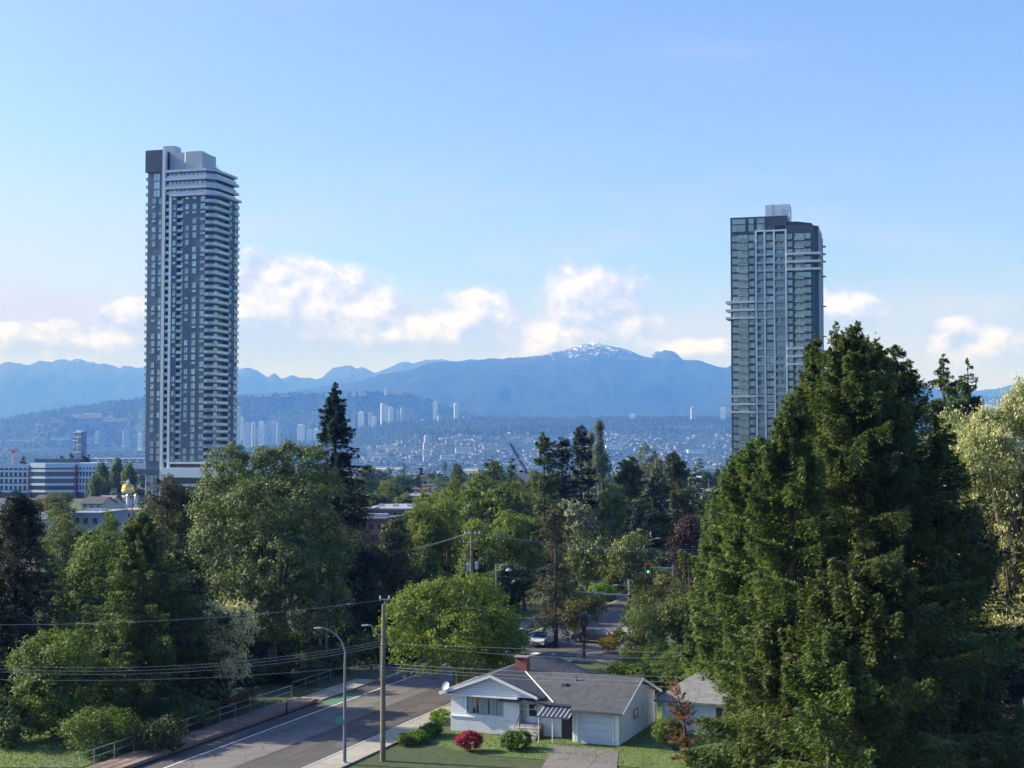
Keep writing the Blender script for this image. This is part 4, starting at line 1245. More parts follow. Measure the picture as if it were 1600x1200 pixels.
L_mid = leaf_mat('broadleaf green', (0.060, 0.10, 0.018), (0.16, 0.21, 0.038), (0.16, 0.20, 0.06), 0.4, 0.35)
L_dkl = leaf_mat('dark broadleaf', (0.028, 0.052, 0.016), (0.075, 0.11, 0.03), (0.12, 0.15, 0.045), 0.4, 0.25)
L_wil = leaf_mat('willow green', (0.08, 0.12, 0.035), (0.17, 0.20, 0.07), None, 0.3, 0.35)
L_lime = leaf_mat('lime green leaves', (0.10, 0.19, 0.015), (0.20, 0.31, 0.03), None, 0.6, 0.4)
L_pur = leaf_mat('purple plum leaves', (0.026, 0.018, 0.015), (0.058, 0.036, 0.028), (0.16, 0.08, 0.07), 0.6, 0.25)
L_yel = leaf_mat('golden shrub', (0.30, 0.27, 0.02), (0.50, 0.42, 0.04), None, 0.8, 0.3)
L_red = leaf_mat('red shrub', (0.25, 0.012, 0.025), (0.50, 0.03, 0.05), None, 1.2, 0.3)
L_box = leaf_mat('clipped shrub', (0.06, 0.12, 0.015), (0.13, 0.22, 0.03), None, 0.8, 0.3)
L_olv = leaf_mat('olive leaves', (0.09, 0.11, 0.025), (0.19, 0.19, 0.05), (0.24, 0.17, 0.05), 0.5, 0.35)
L_loc = leaf_mat('locust leaves', (0.13, 0.165, 0.06), (0.27, 0.30, 0.12), (0.42, 0.42, 0.22), 0.5, 0.35)
L_cream = leaf_mat('cream blossom', (0.55, 0.50, 0.28), (0.80, 0.73, 0.46), None, 0.8, 0.3)
L_blue = leaf_mat('grey green leaves', (0.07, 0.10, 0.06), (0.15, 0.18, 0.10), (0.24, 0.24, 0.16), 0.5, 0.3)


def unit(v): return v / np.maximum(np.linalg.norm(v, axis=-1, keepdims=True), 1e-9)


def cards(p, d, nrm, L, Wd, bend=0.0):
    """one small pointed leaf or spray per point: p centre, d along, nrm face normal"""
    d = unit(d); sd = unit(np.cross(nrm, d))
    L = np.asarray(L)[:, None]; Wd = np.asarray(Wd)[:, None]
    a = p - d * L * .5; c = p + d * L * .5
    b_ = p + sd * Wd * .5 - d * L * .06; e = p - sd * Wd * .5 - d * L * .06
    V = np.stack([a, b_, c, e], 1).reshape(-1, 3)
    F = np.arange(len(p) * 4).reshape(-1, 4)
    return V, F


def conifer_mesh(name, H, Rb, lm, seed, h0=.04, nb=150, cards_per_m=26, cl=.34, cw=.13, droop=.25, power=.85, irr=.25, tilt=.15, spread=.30, gap=0.0, sweep=0.0, lean=0.0, hang=.12, top=1.0):
    """branches as flat, feathery, drooping fans round the stem; returns crown and trunk meshes"""
    rs = np.random.RandomState(seed)
    nt_ = nb // 4
    hh = np.sort(np.concatenate([h0 + (1 - h0) * rs.rand(nb - nt_) ** .9, 1 - (.22 * (1 - h0)) * rs.rand(nt_) ** 1.2]))
    az = rs.rand(nb) * 6.283
    env = (1 - (hh - h0) / (1 - h0)) ** power
    env = env * (0.75 + .25 * np.clip((hh - h0) / .12, 0, 1))
    Lb = Rb * env * (1 - irr + 2 * irr * rs.rand(nb)) + .12 * top + .25 * np.clip((1 - hh) / .06, 0, 1)
    # a few branches longer than the rest make the outline ragged
    Lb *= np.where(rs.rand(nb) < .12, 1.25, 1.0)
    if gap: Lb *= np.where(rs.rand(nb) < gap, .45, 1.0)
    if sweep: Lb *= 1 + sweep * np.cos(az - math.pi)     # fuller towards the light
    nbm = 1.0
    n = np.maximum((Lb * cards_per_m * (0.6 + .5 * Lb / max(Rb, .1))).astype(int), 8)
    idx = np.repeat(np.arange(nb), n); N = len(idx)
    t = rs.rand(N) ** .62 * .97 + .05
    L = Lb[idx]; a = az[idx]
    dirb = np.stack([np.cos(a), np.sin(a), np.zeros(N)], -1); side = np.stack([-np.sin(a), np.cos(a), np.zeros(N)], -1)
    el = tilt * (1 - 1.2 * (1 - hh)) * 1.0 + rs.randn(nb) * .07
    wmax = spread * L * (1.12 - t) * np.minimum(1, t * 3.5)
    lat = (rs.rand(N) * 2 - 1); lat = np.sign(lat) * np.abs(lat) ** .8 * wmax
    zc = H * hh[idx] + L * t * el[idx] - droop * L * t ** 1.9 * (1 - .3 * hh[idx]) + .16 * L * np.clip(t - .8, 0, 1) * 2
    zc = zc - np.abs(lat) * .22 - rs.rand(N) ** 2 * hang * np.clip(L / 1.6, .08, 1) * (1 + L * .12) + rs.randn(N) * .035
    p = dirb * (L * t)[:, None] + side * lat[:, None]; p[:, 2] = zc
    if lean: p[:, 0] += lean * (p[:, 2] / H) ** 2
    dd = dirb * (.7 + .3 * rs.rand(N))[:, None] + side * (np.sign(lat) * (.35 + .6 * rs.rand(N)))[:, None]
    dd[:, 2] += -.2 + rs.randn(N) * .42
    dd[:, :2] += rs.randn(N, 2) * .35
    nr = np.stack([rs.randn(N) * .45, rs.randn(N) * .45, np.ones(N)], -1) + dirb * .35
    s_ = (.7 + .6 * rs.rand(N)) * np.clip(.55 + L / 2.5, .55, 1)
    V, F = cards(p, dd, nr, cl * s_, cw * s_)
    me = np_mesh(name, V, F, lm)
    tb = MB()
    k = 8
    pts = [(lean * (i / k) ** 2, 0, H * i / k * .985) for i in range(k + 1)]; r0 = max(.10, H * .016)
    tb.tube(pts, [r0 * (1 - i / k) ** .8 + .03 for i in range(k + 1)], 8)
    for i in range(0, nb, max(1, nb // 60)):
        if Lb[i] < 1.0: continue
        q = []
        for t_ in (0, .35, .7, .92):
            z_ = H * hh[i] + Lb[i] * t_ * el[i] - droop * Lb[i] * t_ ** 1.9 * (1 - .3 * hh[i])
            q.append((math.cos(az[i]) * Lb[i] * t_ + lean * hh[i] ** 2, math.sin(az[i]) * Lb[i] * t_, z_))
        tb.tube(q, [.05 + Lb[i] * .008, .04, .03, .012], 4)
    return me, tb


def lobes_of(rs, Rb, hz_, zc, n, k=.33):
    u = unit(rs.randn(n, 3)); u[:, 2] = np.abs(u[:, 2]) * np.where(rs.rand(n) < .72, 1, -1)
    r = rs.uniform(.55, .80, n)
    c = u * r[:, None] * np.array([Rb, Rb, hz_]); c[:, 2] += zc
    rad = rs.uniform(.75, 1.25, n) * k * Rb
    return c, rad


def broad_mesh(name, H, Rb, lm, seed, h0=.22, nl=16, ncl=330, per=34, ls=.24, asp=.62, k=.36, rc=.42, lobes=None, flower=None, fl_frac=.0, upright=0.0, core=.12, egg=0.0):
    """a crown of lobes, each covered with clusters of separate leaves"""
    rs = np.random.RandomState(seed)
    zb = H * h0; zc = (H + zb) / 2; hz_ = (H - zb) / 2
    if lobes is None:
        c, rad = lobes_of(rs, Rb, hz_, zc, nl, k)
        c = np.concatenate([c, [[0, 0, zc]]]); rad = np.concatenate([rad, [Rb * .62]])
    else:
        c, rad = lobes
    sq = np.clip(hz_ / Rb, .7, 1.5)
    wgt = rad ** 2; wgt = wgt / wgt.sum()
    li = rs.choice(len(c), ncl, p=wgt)
    u = unit(rs.randn(ncl, 3) + np.array([0, 0, .35]))
    dep = np.where(rs.rand(ncl) < core, rs.rand(ncl) * .8, .82 + .26 * rs.rand(ncl))
    q = c[li] + u * (rad[li] * dep)[:, None] * np.array([1, 1, .9 + .3 * (sq - 1)])
    # drop clusters buried deep inside other lobes
    dd = np.linalg.norm((q[:, None, :] - c[None]) / rad[None, :, None], axis=-1).min(1)
    keep = (dd > .62) | (rs.rand(ncl) < core * 1.6)
    q, u = q[keep], u[keep]
    if egg: q[:, :2] *= (1 - egg * np.clip((q[:, 2:3] - zc) / hz_, -1, 1))
    n = len(q)
    pn = (per * rs.uniform(.6, 1.4, n)).astype(int)
    idx = np.repeat(np.arange(n), pn); N = len(idx)
    rcc = (rc * rs.uniform(.6, 1.35, n))[idx]
    off = rs.randn(N, 3) * rcc[:, None] * np.array([.62, .62, .5 + upright])
    p = q[idx] + off
    nr = unit(off + 1e-3) * .5 + u[idx] * .7 + rs.randn(N, 3) * .55 + np.array([0, 0, .45])
    dd = rs.randn(N, 3) + np.array([0, 0, -.4]) + u[idx] * .4
    dd = dd - nr * (np.sum(dd * nr, -1) / np.maximum(np.sum(nr * nr, -1), 1e-6))[:, None]
    s_ = rs.uniform(.65, 1.3, N)
    own = lobes is None
    if own:       # stretch the crown to the height and spread asked for
        kz = (H - zb * .5) / max(np.percentile(p[:, 2], 99.7) - zb * .5, .1); kr = Rb / max(np.percentile(np.hypot(p[:, 0], p[:, 1]), 95), .1)
        p[:, 2] = zb * .5 + (p[:, 2] - zb * .5) * kz; p[:, :2] *= kr
        c = c.copy(); c[:, 2] = zb * .5 + (c[:, 2] - zb * .5) * kz; c[:, :2] *= kr
    V, F = cards(p, dd, nr, ls * s_, ls * asp * s_)
    me = np_mesh(name, V, F, lm)
    fl = None
    if flower is not None:
        m_ = int(N * fl_frac)
        cl = rs.rand(n) < .55
        j = rs.randint(0, N, m_); j = j[cl[idx[j]]]
        p2 = p[j] + u[idx[j]] * .26 + rs.randn(len(j), 3) * .06
        V2, F2 = cards(p2, np.stack([rs.randn(len(j)) * .3, rs.randn(len(j)) * .3, -np.ones(len(j))], -1), rs.randn(len(j), 3) + u[idx[j]], ls * 1.0 * rs.uniform(.7, 1.2, len(j)), ls * .5 * rs.uniform(.7, 1.2, len(j)))
        fl = np_mesh(name + '_blossom', V2, F2, flower)
    tb = MB()
    r0 = max(.10, H * .022)
    tb.tube([(0, 0, -.3), (rs.randn() * .1, rs.randn() * .1, zb * .6), (0, 0, zb + .1 * H), (0, 0, zc + .2 * hz_)], [r0 * 1.25, r0, r0 * .8, r0 * .35], 8)
    for i in range(min(len(c), 14)):
        s0 = zb * .7 + (zc - zb * .7) * rs.rand() * .7
        mid = (c[i][0] * .45, c[i][1] * .45, s0 + (c[i][2] - s0) * .4)
        tb.tube([(0, 0, s0), mid, tuple(c[i])], [r0 * .5, r0 * .3, r0 * .1], 5)
    return me, tb, fl


def put_tree(kind, label, cat, meshes, loc, rz=0.0, sc=1.0, bark=None, group=None, crown='crown'):
    """an Empty at the foot of the tree with its crown, trunk and any blossom as parts"""
    t = thing(kind, label, cat, loc, rz, group)
    t.scale = (sc, sc, sc) if not isinstance(sc, tuple) else sc
    link(crown, meshes[0], t)
    tb = meshes[1]
    if isinstance(tb, MB): tb = tb.mesh('trunk', bark or M_bark, True)
    link('trunk', tb, t)
    if len(meshes) > 2 and meshes[2] is not None: link('blossom', meshes[2], t)
    return t


def foot(px, Y):
    return ((px - 800) / F_PX * Y, Y, gz(Y))


def top_h(py, Y): return zz(py, Y) - gz(Y)


# ---- the big firs on the right, nearest the camera
def fir(px, Y, ptop, rb_px, label, seed, lm=L_fir, **kw):
    H = top_h(ptop, Y); Rb = rb_px / F_PX * Y
    args = dict(nb=190, cards_per_m=190, cl=.27, cw=.10, droop=.18, power=.62, irr=.3, tilt=.40, spread=.40, h0=.05, hang=.75)
    args.update(kw)
    return put_tree('fir_tree', label, 'tree', conifer_mesh('fir crown', H, Rb, lm, seed, **args), foot(px, Y), seed * 1.3)


fir(1340, 80, 503, 190, 'huge fir on the right, tallest crown, reaching above the horizon', 101, nb=380, cards_per_m=200, power=.76, irr=.42, gap=.08)
fir(1308, 84, 504, 140, 'slender fir tip just left of the tallest crown, its side boughs thin', 115, nb=230, cards_per_m=160, power=.85, irr=.42, gap=.1)
fir(1236, 76, 617, 138, 'big fir left of the tallest one, its tip before the right tower', 102, lm=L_firl, nb=290, cards_per_m=200, power=.8, irr=.4, gap=.1)
fir(1262, 88, 522, 128, 'fir with a leaning side tip just left of the tallest crown', 103, lean=-.9, nb=230, lm=L_firl, power=.85, irr=.42, gap=.1)
fir(1400, 84, 540, 175, 'broad fir to the right of the tallest crown', 104, nb=290, cards_per_m=200, irr=.45, power=.8, gap=.12)
fir(1368, 92, 520, 115, 'slim fir tip rising between the two broadest right crowns', 105, nb=150, power=.9, irr=.45, gap=.15)
fir(1182, 84, 688, 100, 'lighter green fir on the left shoulder of the big right group', 106, lm=L_firl, nb=240, power=.55, irr=.4, h0=.36)
fir(1142, 92, 768, 66, 'yellowish fir at the far left edge of the right group', 107, lm=L_firl, nb=200, power=.45, irr=.35, h0=.40)
fir(1462, 82, 650, 130, 'dark fir at the right edge of the big group', 108, nb=150, lm=L_fir, power=.7, irr=.4)
fir(1350, 66, 850, 190, 'low dark fir in front of the tall right group', 109, nb=200, lm=L_fir, power=.6, irr=.4)
fir(1232, 70, 930, 84, 'sunlit low fir boughs beside the grey roof', 110, nb=180, lm=L_firl, power=.55, irr=.4)
fir(1290, 62, 980, 110, 'lowest fir at the bottom of the right group', 111, nb=100, lm=L_firl, power=.5)
fir(1475, 132, 553, 70, 'narrow fir with layered boughs behind the right group, left of two', 112, nb=170, cards_per_m=110, power=.8, cl=.42, gap=.1, tilt=.15, irr=.3, cw=.14)
fir(1513, 137, 560, 66, 'narrow fir with layered boughs behind the right group, right of two', 113, nb=170, cards_per_m=110, power=.8, cl=.42, gap=.1, tilt=.15, irr=.3, cw=.14)
fir(1500, 90, 800, 110, 'shadowed fir in front of the cream blossomed tree', 114, nb=120, lm=L_spr, power=.5)

# dead brown tip
t = put_tree('dead_conifer', 'small rust brown dying conifer beside the round green shrub', 'tree', conifer_mesh('dead crown', top_h(1066, 96), 1.1, L_dead, 120, nb=70, cards_per_m=90, cl=.22, cw=.06, lean=-.9, tilt=.8, droop=.05), foot(1072, 96))

# ---- cream blossomed trees at the right edge
def broad(px, Y, ptop, rpx, label, seed, lm, kind='broadleaf_tree', group=None, bark=None, rz=None, cat='tree', sc=1.0, **kw):
    H = top_h(ptop, Y); Rb = rpx / F_PX * Y
    kw.setdefault('ncl', int(60 + 13 * Rb * Rb * 1.2)); 
    return put_tree(kind, label, cat, broad_mesh(kind, H, Rb, lm, seed, **kw), foot(px, Y), rz if rz is not None else seed * .7, sc, bark or M_bark, group)


broad(1582, 96, 603, 108, 'tall tree covered in cream blossom at the right edge', 131, L_loc, kind='blossom_tree', h0=.18, ncl=1500, per=60, ls=.20, flower=L_cream, fl_frac=.62, k=.30, nl=26)
broad(1500, 112, 650, 66, 'cream blossomed tree half hidden behind the right firs', 132, L_loc, kind='blossom_tree', h0=.2, ncl=800, per=50, ls=.22, flower=L_cream, fl_frac=.5, k=.30, nl=20)
broad(1430, 118, 690, 60, 'cream tinged tree glimpsed through the right firs', 133, L_loc, kind='blossom_tree', h0=.2, ncl=420, per=46, ls=.24, flower=L_cream, fl_frac=.4, nl=16)
broad(1640, 100, 800, 90, 'second cream blossomed tree cut by the right edge', 134, L_loc, kind='blossom_tree', h0=.2, ncl=700, per=50, ls=.22, flower=L_cream, fl_frac=.5, nl=18)
broad(1560, 112, 880, 80, 'dark broadleaf tree below the blossom above the right house', 135, L_dkl, h0=.15, ncl=420, per=44)

# ---- left foreground
fir(224, 111, 800, 125, 'broad green conifer in the left foreground with its left side sunlit', 141, lm=L_fir, nb=320, cards_per_m=120, power=.86, droop=.22, tilt=.3, cl=.30, cw=.10, spread=.38, h0=.0, irr=.35)
fir(165, 116, 930, 75, 'lower sunlit conifer leaning on the broad left one', 148, lm=L_firl, nb=170, cards_per_m=110, power=.6, droop=.22, tilt=.3, cl=.30, cw=.10, spread=.38, h0=.0, irr=.35)
fir(285, 118, 900, 95, 'shadowed conifer on the right flank of the broad left one', 149, lm=L_spr, nb=180, cards_per_m=90, power=.5, h0=.0)
fir(28, 117, 766, 66, 'dusky dark conifer at the left edge', 142, lm=L_purpfir, nb=240, cards_per_m=110, power=.5, droop=.3, h0=.12, irr=.4, tilt=.2)
fir(-26, 120, 800, 75, 'dark conifer cut off by the left edge', 143, lm=L_purpfir, nb=190, cards_per_m=80, power=.5, droop=.3, h0=.12, irr=.4, tilt=.2)
fir(262, 150, 742, 50, 'dark brownish pine before the base of the left high rise', 144, lm=L_old, nb=150, cards_per_m=75, power=.42, droop=.1, h0=.1, irr=.45, tilt=.35)
fir(292, 152, 760, 45, 'dark pine just right of the brownish one', 145, lm=L_spr, nb=120, cards_per_m=75, power=.45, droop=.1, h0=.1, irr=.45, tilt=.35)
fir(170, 142, 800, 30, 'slim dark conifer behind the round left tree', 146, lm=L_fir, nb=80, cards_per_m=60, power=.7)
fir(185, 148, 805, 22, 'yellow green cypress leaning among the left trees', 147, lm=L_lime, nb=80, cards_per_m=70, power=.5, cl=.25, lean=.8)
broad(138, 132, 832, 72, 'round sunlit broadleaf tree behind the left conifer', 151, L_mid, h0=.02, ncl=900, per=40, ls=.26)
broad(100, 106, 988, 74, 'leafy bush like tree at the bottom left', 152, L_mid, h0=.0, ncl=760, per=42, ls=.22)
broad(52, 124, 1010, 50, 'small shaded tree at the bottom left behind the bush', 153, L_dkl, h0=.1, ncl=240, per=34)
broad(142, 118, 948, 36, 'small grey green tree with pale tips left of the conifer', 154, L_blue, h0=.15, ncl=240, per=34, ls=.2, flower=L_cream, fl_frac=.05)
broad(105, 190, 800, 26, 'light green tree above the left car park', 155, L_wil, h0=.15, ncl=260, per=34)
broad(85, 210, 840, 26, 'yellow green shrub tree beside the left car park', 156, L_map, h0=.1, ncl=220, per=34)
broad(60, 230, 830, 22, 'dark tree at the edge of the left car park', 157, L_dkl, h0=.1, ncl=200, per=34)

# ---- the large cottonwood and the tall spruce
rs = np.random.RandomState(3)
Hc = top_h(698, 138)
lc = []; lr = []
for (px, py, rp, dy) in [(352, 735, 34, 0), (345, 790, 44, -1), (350, 850, 48, -2), (395, 745, 36, 1), (428, 738, 34, 1), (470, 735, 36, 2), (500, 770, 34, 3), (400, 800, 48, -3), (450, 800, 52, -2), (495, 830, 40, 0),
                         (375, 900, 50, -3), (440, 880, 56, -4), (500, 890, 44, -1), (340, 930, 36, 0), (400, 960, 50, -3), (460, 950, 50, -3), (515, 950, 36, 1), (420, 850, 60, 3), (330, 820, 26, 0), (530, 860, 26, 2), (455, 712, 20, 2), (366, 712, 18, 1), (412, 714, 16, 0), (488, 708, 16, 1)]:
    q = P(px, py, 138 + dy); lc.append(((q.x - foot(430, 138)[0]), dy * 1.2, q.z)); lr.append(rp / F_PX * 138)
lob = (np.array(lc, float), np.array(lr, float))
put_tree('cottonwood_tree', 'very large sunlit broadleaf tree left of the tall spruce', 'tree', broad_mesh('cottonwood', Hc, 7.3, L_pop, 161, lobes=lob, ncl=2600, per=42, ls=.25, rc=.45, h0=.1, core=.1), foot(430, 138), 0, 1, M_barkg)
fir(524, 150, 598, 82, 'tall dark spruce with ragged drooping boughs, left of centre', 162, lm=L_spr, nb=240, cards_per_m=120, power=.86, droop=.38, tilt=.25, cl=.42, cw=.14, irr=.38, gap=.12, spread=.26, h0=.05)
fir(560, 158, 770, 60, 'dark conifer in the shade right of the tall spruce', 163, lm=L_spr, nb=110, cards_per_m=70, power=.6)

# ---- shadowed middle trees
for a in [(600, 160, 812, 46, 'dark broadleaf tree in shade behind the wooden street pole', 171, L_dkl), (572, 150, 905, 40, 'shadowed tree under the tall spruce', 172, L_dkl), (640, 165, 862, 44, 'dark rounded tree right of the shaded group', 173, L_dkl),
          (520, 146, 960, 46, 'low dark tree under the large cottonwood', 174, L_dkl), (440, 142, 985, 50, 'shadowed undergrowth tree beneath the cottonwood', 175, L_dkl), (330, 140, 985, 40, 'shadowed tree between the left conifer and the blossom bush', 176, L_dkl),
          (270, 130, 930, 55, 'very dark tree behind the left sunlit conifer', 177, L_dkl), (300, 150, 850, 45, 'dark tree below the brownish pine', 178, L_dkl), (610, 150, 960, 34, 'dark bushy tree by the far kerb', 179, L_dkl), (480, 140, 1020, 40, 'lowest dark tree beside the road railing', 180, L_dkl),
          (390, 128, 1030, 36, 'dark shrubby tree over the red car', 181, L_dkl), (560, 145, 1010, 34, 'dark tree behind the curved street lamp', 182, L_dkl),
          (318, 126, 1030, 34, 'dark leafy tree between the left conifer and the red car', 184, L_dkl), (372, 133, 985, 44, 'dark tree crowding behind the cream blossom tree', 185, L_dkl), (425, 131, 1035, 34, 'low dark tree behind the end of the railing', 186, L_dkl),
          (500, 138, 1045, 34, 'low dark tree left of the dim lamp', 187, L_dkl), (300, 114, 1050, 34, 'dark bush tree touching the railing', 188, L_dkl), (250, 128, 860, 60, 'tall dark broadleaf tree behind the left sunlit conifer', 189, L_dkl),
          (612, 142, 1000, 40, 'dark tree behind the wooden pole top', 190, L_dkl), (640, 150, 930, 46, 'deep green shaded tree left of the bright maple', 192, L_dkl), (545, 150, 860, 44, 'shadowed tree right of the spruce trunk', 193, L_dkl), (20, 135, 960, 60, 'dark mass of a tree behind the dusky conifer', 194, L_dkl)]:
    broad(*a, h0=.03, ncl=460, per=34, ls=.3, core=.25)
broad(352, 117, 944, 42, 'small tree with cream blossom, thickened in place of sunlight, left of the road', 183, L_blue, kind='blossom_tree', h0=.1, ncl=460, per=50, ls=.18, flower=L_cream, fl_frac=2.4)  # real blossom, thickened to stand in for sun that misses this crown

# ---- the bright maple beside the house
broad(716, 122, 903, 112, 'large bright green maple left of the white house', 191, L_map, h0=.05, ncl=1600, per=50, ls=.22, nl=34, k=.27, core=.2)

# ---- middle distance row
for a in [(668, 186, 790, 38, 'bright green tree left of the wooden pole with transformers', 201, L_map), (700, 190, 770, 52, 'tall bright green tree behind the pole with transformers', 202, L_map), (652, 182, 840, 30, 'lower bright green tree beside the shaded group', 203, L_map),
          (778, 180, 800, 46, 'bright green tree right of the pole with transformers', 204, L_map), (818, 184, 806, 34, 'bright green tree merging with its left neighbour', 205, L_map),
          (745, 176, 850, 30, 'shaded lower tree behind the pole', 206, L_mid)]:
    broad(*a, h0=.03, ncl=560, per=34, ls=.30, core=.2)
for a in [(735, 262, 742, 50, 'dark green tree mass above the bright pair', 211, L_mid), (790, 250, 750, 48, 'dark green crown left of the tall conifers', 212, L_mid), (690, 280, 762, 40, 'yellow green crown beyond the bright row', 213, L_map), (765, 300, 722, 30, 'blue green crown against the far town', 214, L_fir),
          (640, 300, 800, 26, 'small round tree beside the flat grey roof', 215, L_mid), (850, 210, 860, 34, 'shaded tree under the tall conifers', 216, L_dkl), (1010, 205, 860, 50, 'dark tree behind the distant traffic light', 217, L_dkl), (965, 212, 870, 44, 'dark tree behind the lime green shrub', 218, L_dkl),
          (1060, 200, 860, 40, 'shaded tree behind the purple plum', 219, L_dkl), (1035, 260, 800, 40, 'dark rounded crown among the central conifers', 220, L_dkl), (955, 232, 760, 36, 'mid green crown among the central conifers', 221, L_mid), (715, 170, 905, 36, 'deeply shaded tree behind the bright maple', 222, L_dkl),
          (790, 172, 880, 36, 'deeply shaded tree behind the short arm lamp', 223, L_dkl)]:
    broad(*a, h0=.02, ncl=560, per=32, ls=.36, core=.2)
fir(850, 232, 675, 34, 'tall dark conifer beside the crane boom', 231, lm=L_fir, nb=100, cards_per_m=50, cl=.6, cw=.22, power=.55, irr=.35)
fir(878, 236, 682, 34, 'dark conifer second in the central cluster', 232, lm=L_spr, nb=100, cards_per_m=50, cl=.6, cw=.22, power=.55)
fir(908, 240, 664, 36, 'tallest dark conifer of the central cluster', 233, lm=L_spr, nb=110, cards_per_m=50, cl=.6, cw=.22, power=.55)
fir(985, 240, 712, 44, 'dark conifer right of the grey poplar', 234, lm=L_fir, nb=110, cards_per_m=50, cl=.6, cw=.22, power=.55)
fir(1052, 236, 706, 46, 'broad pointed conifer near the right of the central cluster', 235, lm=L_fir, nb=120, cards_per_m=50, cl=.6, cw=.22, power=.6)
fir(1020, 250, 745, 36, 'small dark conifer between two larger central ones', 236, lm=L_spr, nb=80, cards_per_m=50, cl=.6, cw=.22)
fir(800, 330, 715, 14, 'small dark conifer left of the crane boom', 237, lm=L_fir, nb=60, cards_per_m=40, cl=.7, cw=.3)
broad(900, 208, 782, 34, 'cream flowering tree in front of the central conifers', 241, L_blue, kind='blossom_tree', h0=.1, ncl=330, per=34, ls=.3, flower=L_cream, fl_frac=.32)
broad(915, 200, 830, 36, 'green tree with pale flower tips below the cream one', 242, L_mid, kind='blossom_tree', h0=.1, ncl=300, per=34, ls=.3, flower=L_cream, fl_frac=.08)
broad(985, 196, 830, 34, 'tree with scattered pale flowers left of the curved far lamp', 243, L_mid, kind='blossom_tree', h0=.1, ncl=280, per=34, ls=.3, flower=L_cream, fl_frac=.10)
broad(1078, 172, 806, 34, 'purple leaved plum tree left of the right firs', 244, L_pur, kind='plum_tree', h0=.12, ncl=420, per=34, ls=.26)
fir(868, 152, 785, 42, 'thin old spruce with bare lower boughs by the junction', 245, lm=L_old, nb=110, cards_per_m=55, power=.5, droop=.4, tilt=.1, cl=.34, cw=.10, irr=.4, h0=.16, gap=.15)
broad(912, 143, 925, 36, 'small olive green street tree with twin stems', 246, L_olv, h0=.38, ncl=300, per=30, ls=.2)
broad(1034, 150, 892, 64, 'bushy green tree right of the traffic mast', 247, L_olv, h0=.05, ncl=520, per=36, ls=.24)
broad(1075, 140, 925, 56, 'rounded green tree between the mast and the right firs', 248, L_mid, h0=.05, ncl=520, per=36, ls=.24)
broad(1003, 139, 945, 42, 'pale willowy shrub tree at the corner', 249, L_wil, h0=.05, ncl=300, per=36, ls=.2)
broad(1092, 112, 1000, 28, 'yellow green rounded tree beside the grey roof', 250, L_lime, h0=.08, ncl=320, per=40, ls=.2)
broad(172, 200, 796, 20, 'green tree before the gap between the two pale left buildings', 2001, L_mid, h0=.02, ncl=260, per=30)
broad(86, 216, 792, 24, 'full green tree hiding the left end of the blue grey building', 2002, L_mid, h0=.02, ncl=300, per=30)
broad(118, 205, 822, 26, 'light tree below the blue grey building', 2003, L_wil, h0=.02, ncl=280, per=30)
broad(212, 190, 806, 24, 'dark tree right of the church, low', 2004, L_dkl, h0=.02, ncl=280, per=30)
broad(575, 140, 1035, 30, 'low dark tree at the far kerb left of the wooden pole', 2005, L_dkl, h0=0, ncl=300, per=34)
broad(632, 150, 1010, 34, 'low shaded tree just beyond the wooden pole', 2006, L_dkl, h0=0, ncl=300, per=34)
broad(965, 205, 838, 30, 'sunlit green tree above the lime green shrubs', 2007, L_map, h0=.02, ncl=360, per=32, ls=.3)
broad(880, 175, 905, 26, 'small green tree behind the thin old spruce', 2008, L_mid, h0=.02, ncl=300, per=32)
# poplars
def poplar(px, Y, ptop, rpx, label, seed, lm, group=None):
    H = top_h(ptop, Y); Rb = rpx / F_PX * Y
    return put_tree('poplar_tree', label, 'tree', broad_mesh('poplar', H, Rb, lm, seed, h0=.05, nl=22, k=.55, ncl=300, per=30, ls=.42 * Y / 300, rc=.5 * Y / 300, upright=.5, egg=.35), foot(px, Y), seed, 1, M_barkg, group)
poplar(938, 330, 657, 15, 'tall grey green poplar standing above the central conifers', 251, L_blue)
poplar(924, 340, 676, 12, 'shorter poplar on the left flank of the tall grey green one', 252, L_blue)
poplar(1026, 380, 716, 14, 'pale yellow green poplar behind the pointed conifer', 253, L_wil)
poplar(1010, 420, 694, 26, 'round topped poplar behind the central cluster', 254, L_blue)
poplar(160, 620, 722, 11, 'leftmost poplar between the office building and the left high rise', 255, L_mid)
poplar(185, 640, 716, 13, 'middle poplar between the office building and the left high rise', 256, L_mid)
poplar(203, 600, 723, 12, 'yellow green poplar nearest the left high rise', 257, L_wil)
poplar(150, 560, 742, 9, 'short poplar in front of the office building corner', 258, L_mid)
for i, (px, r_) in enumerate([(1106, 11), (1120, 11), (1133, 10), (1148, 12)]):
    poplar(px, 520 + 8 * i, 738 - 3 * (i % 2), r_, ['windswept pale poplar first of the row left of the right high rise', 'windswept pale poplar second of the row by the right high rise', 'windswept pale poplar third of the row by the right high rise', 'windswept pale poplar at the foot of the right high rise'][i], 260 + i, L_wil)
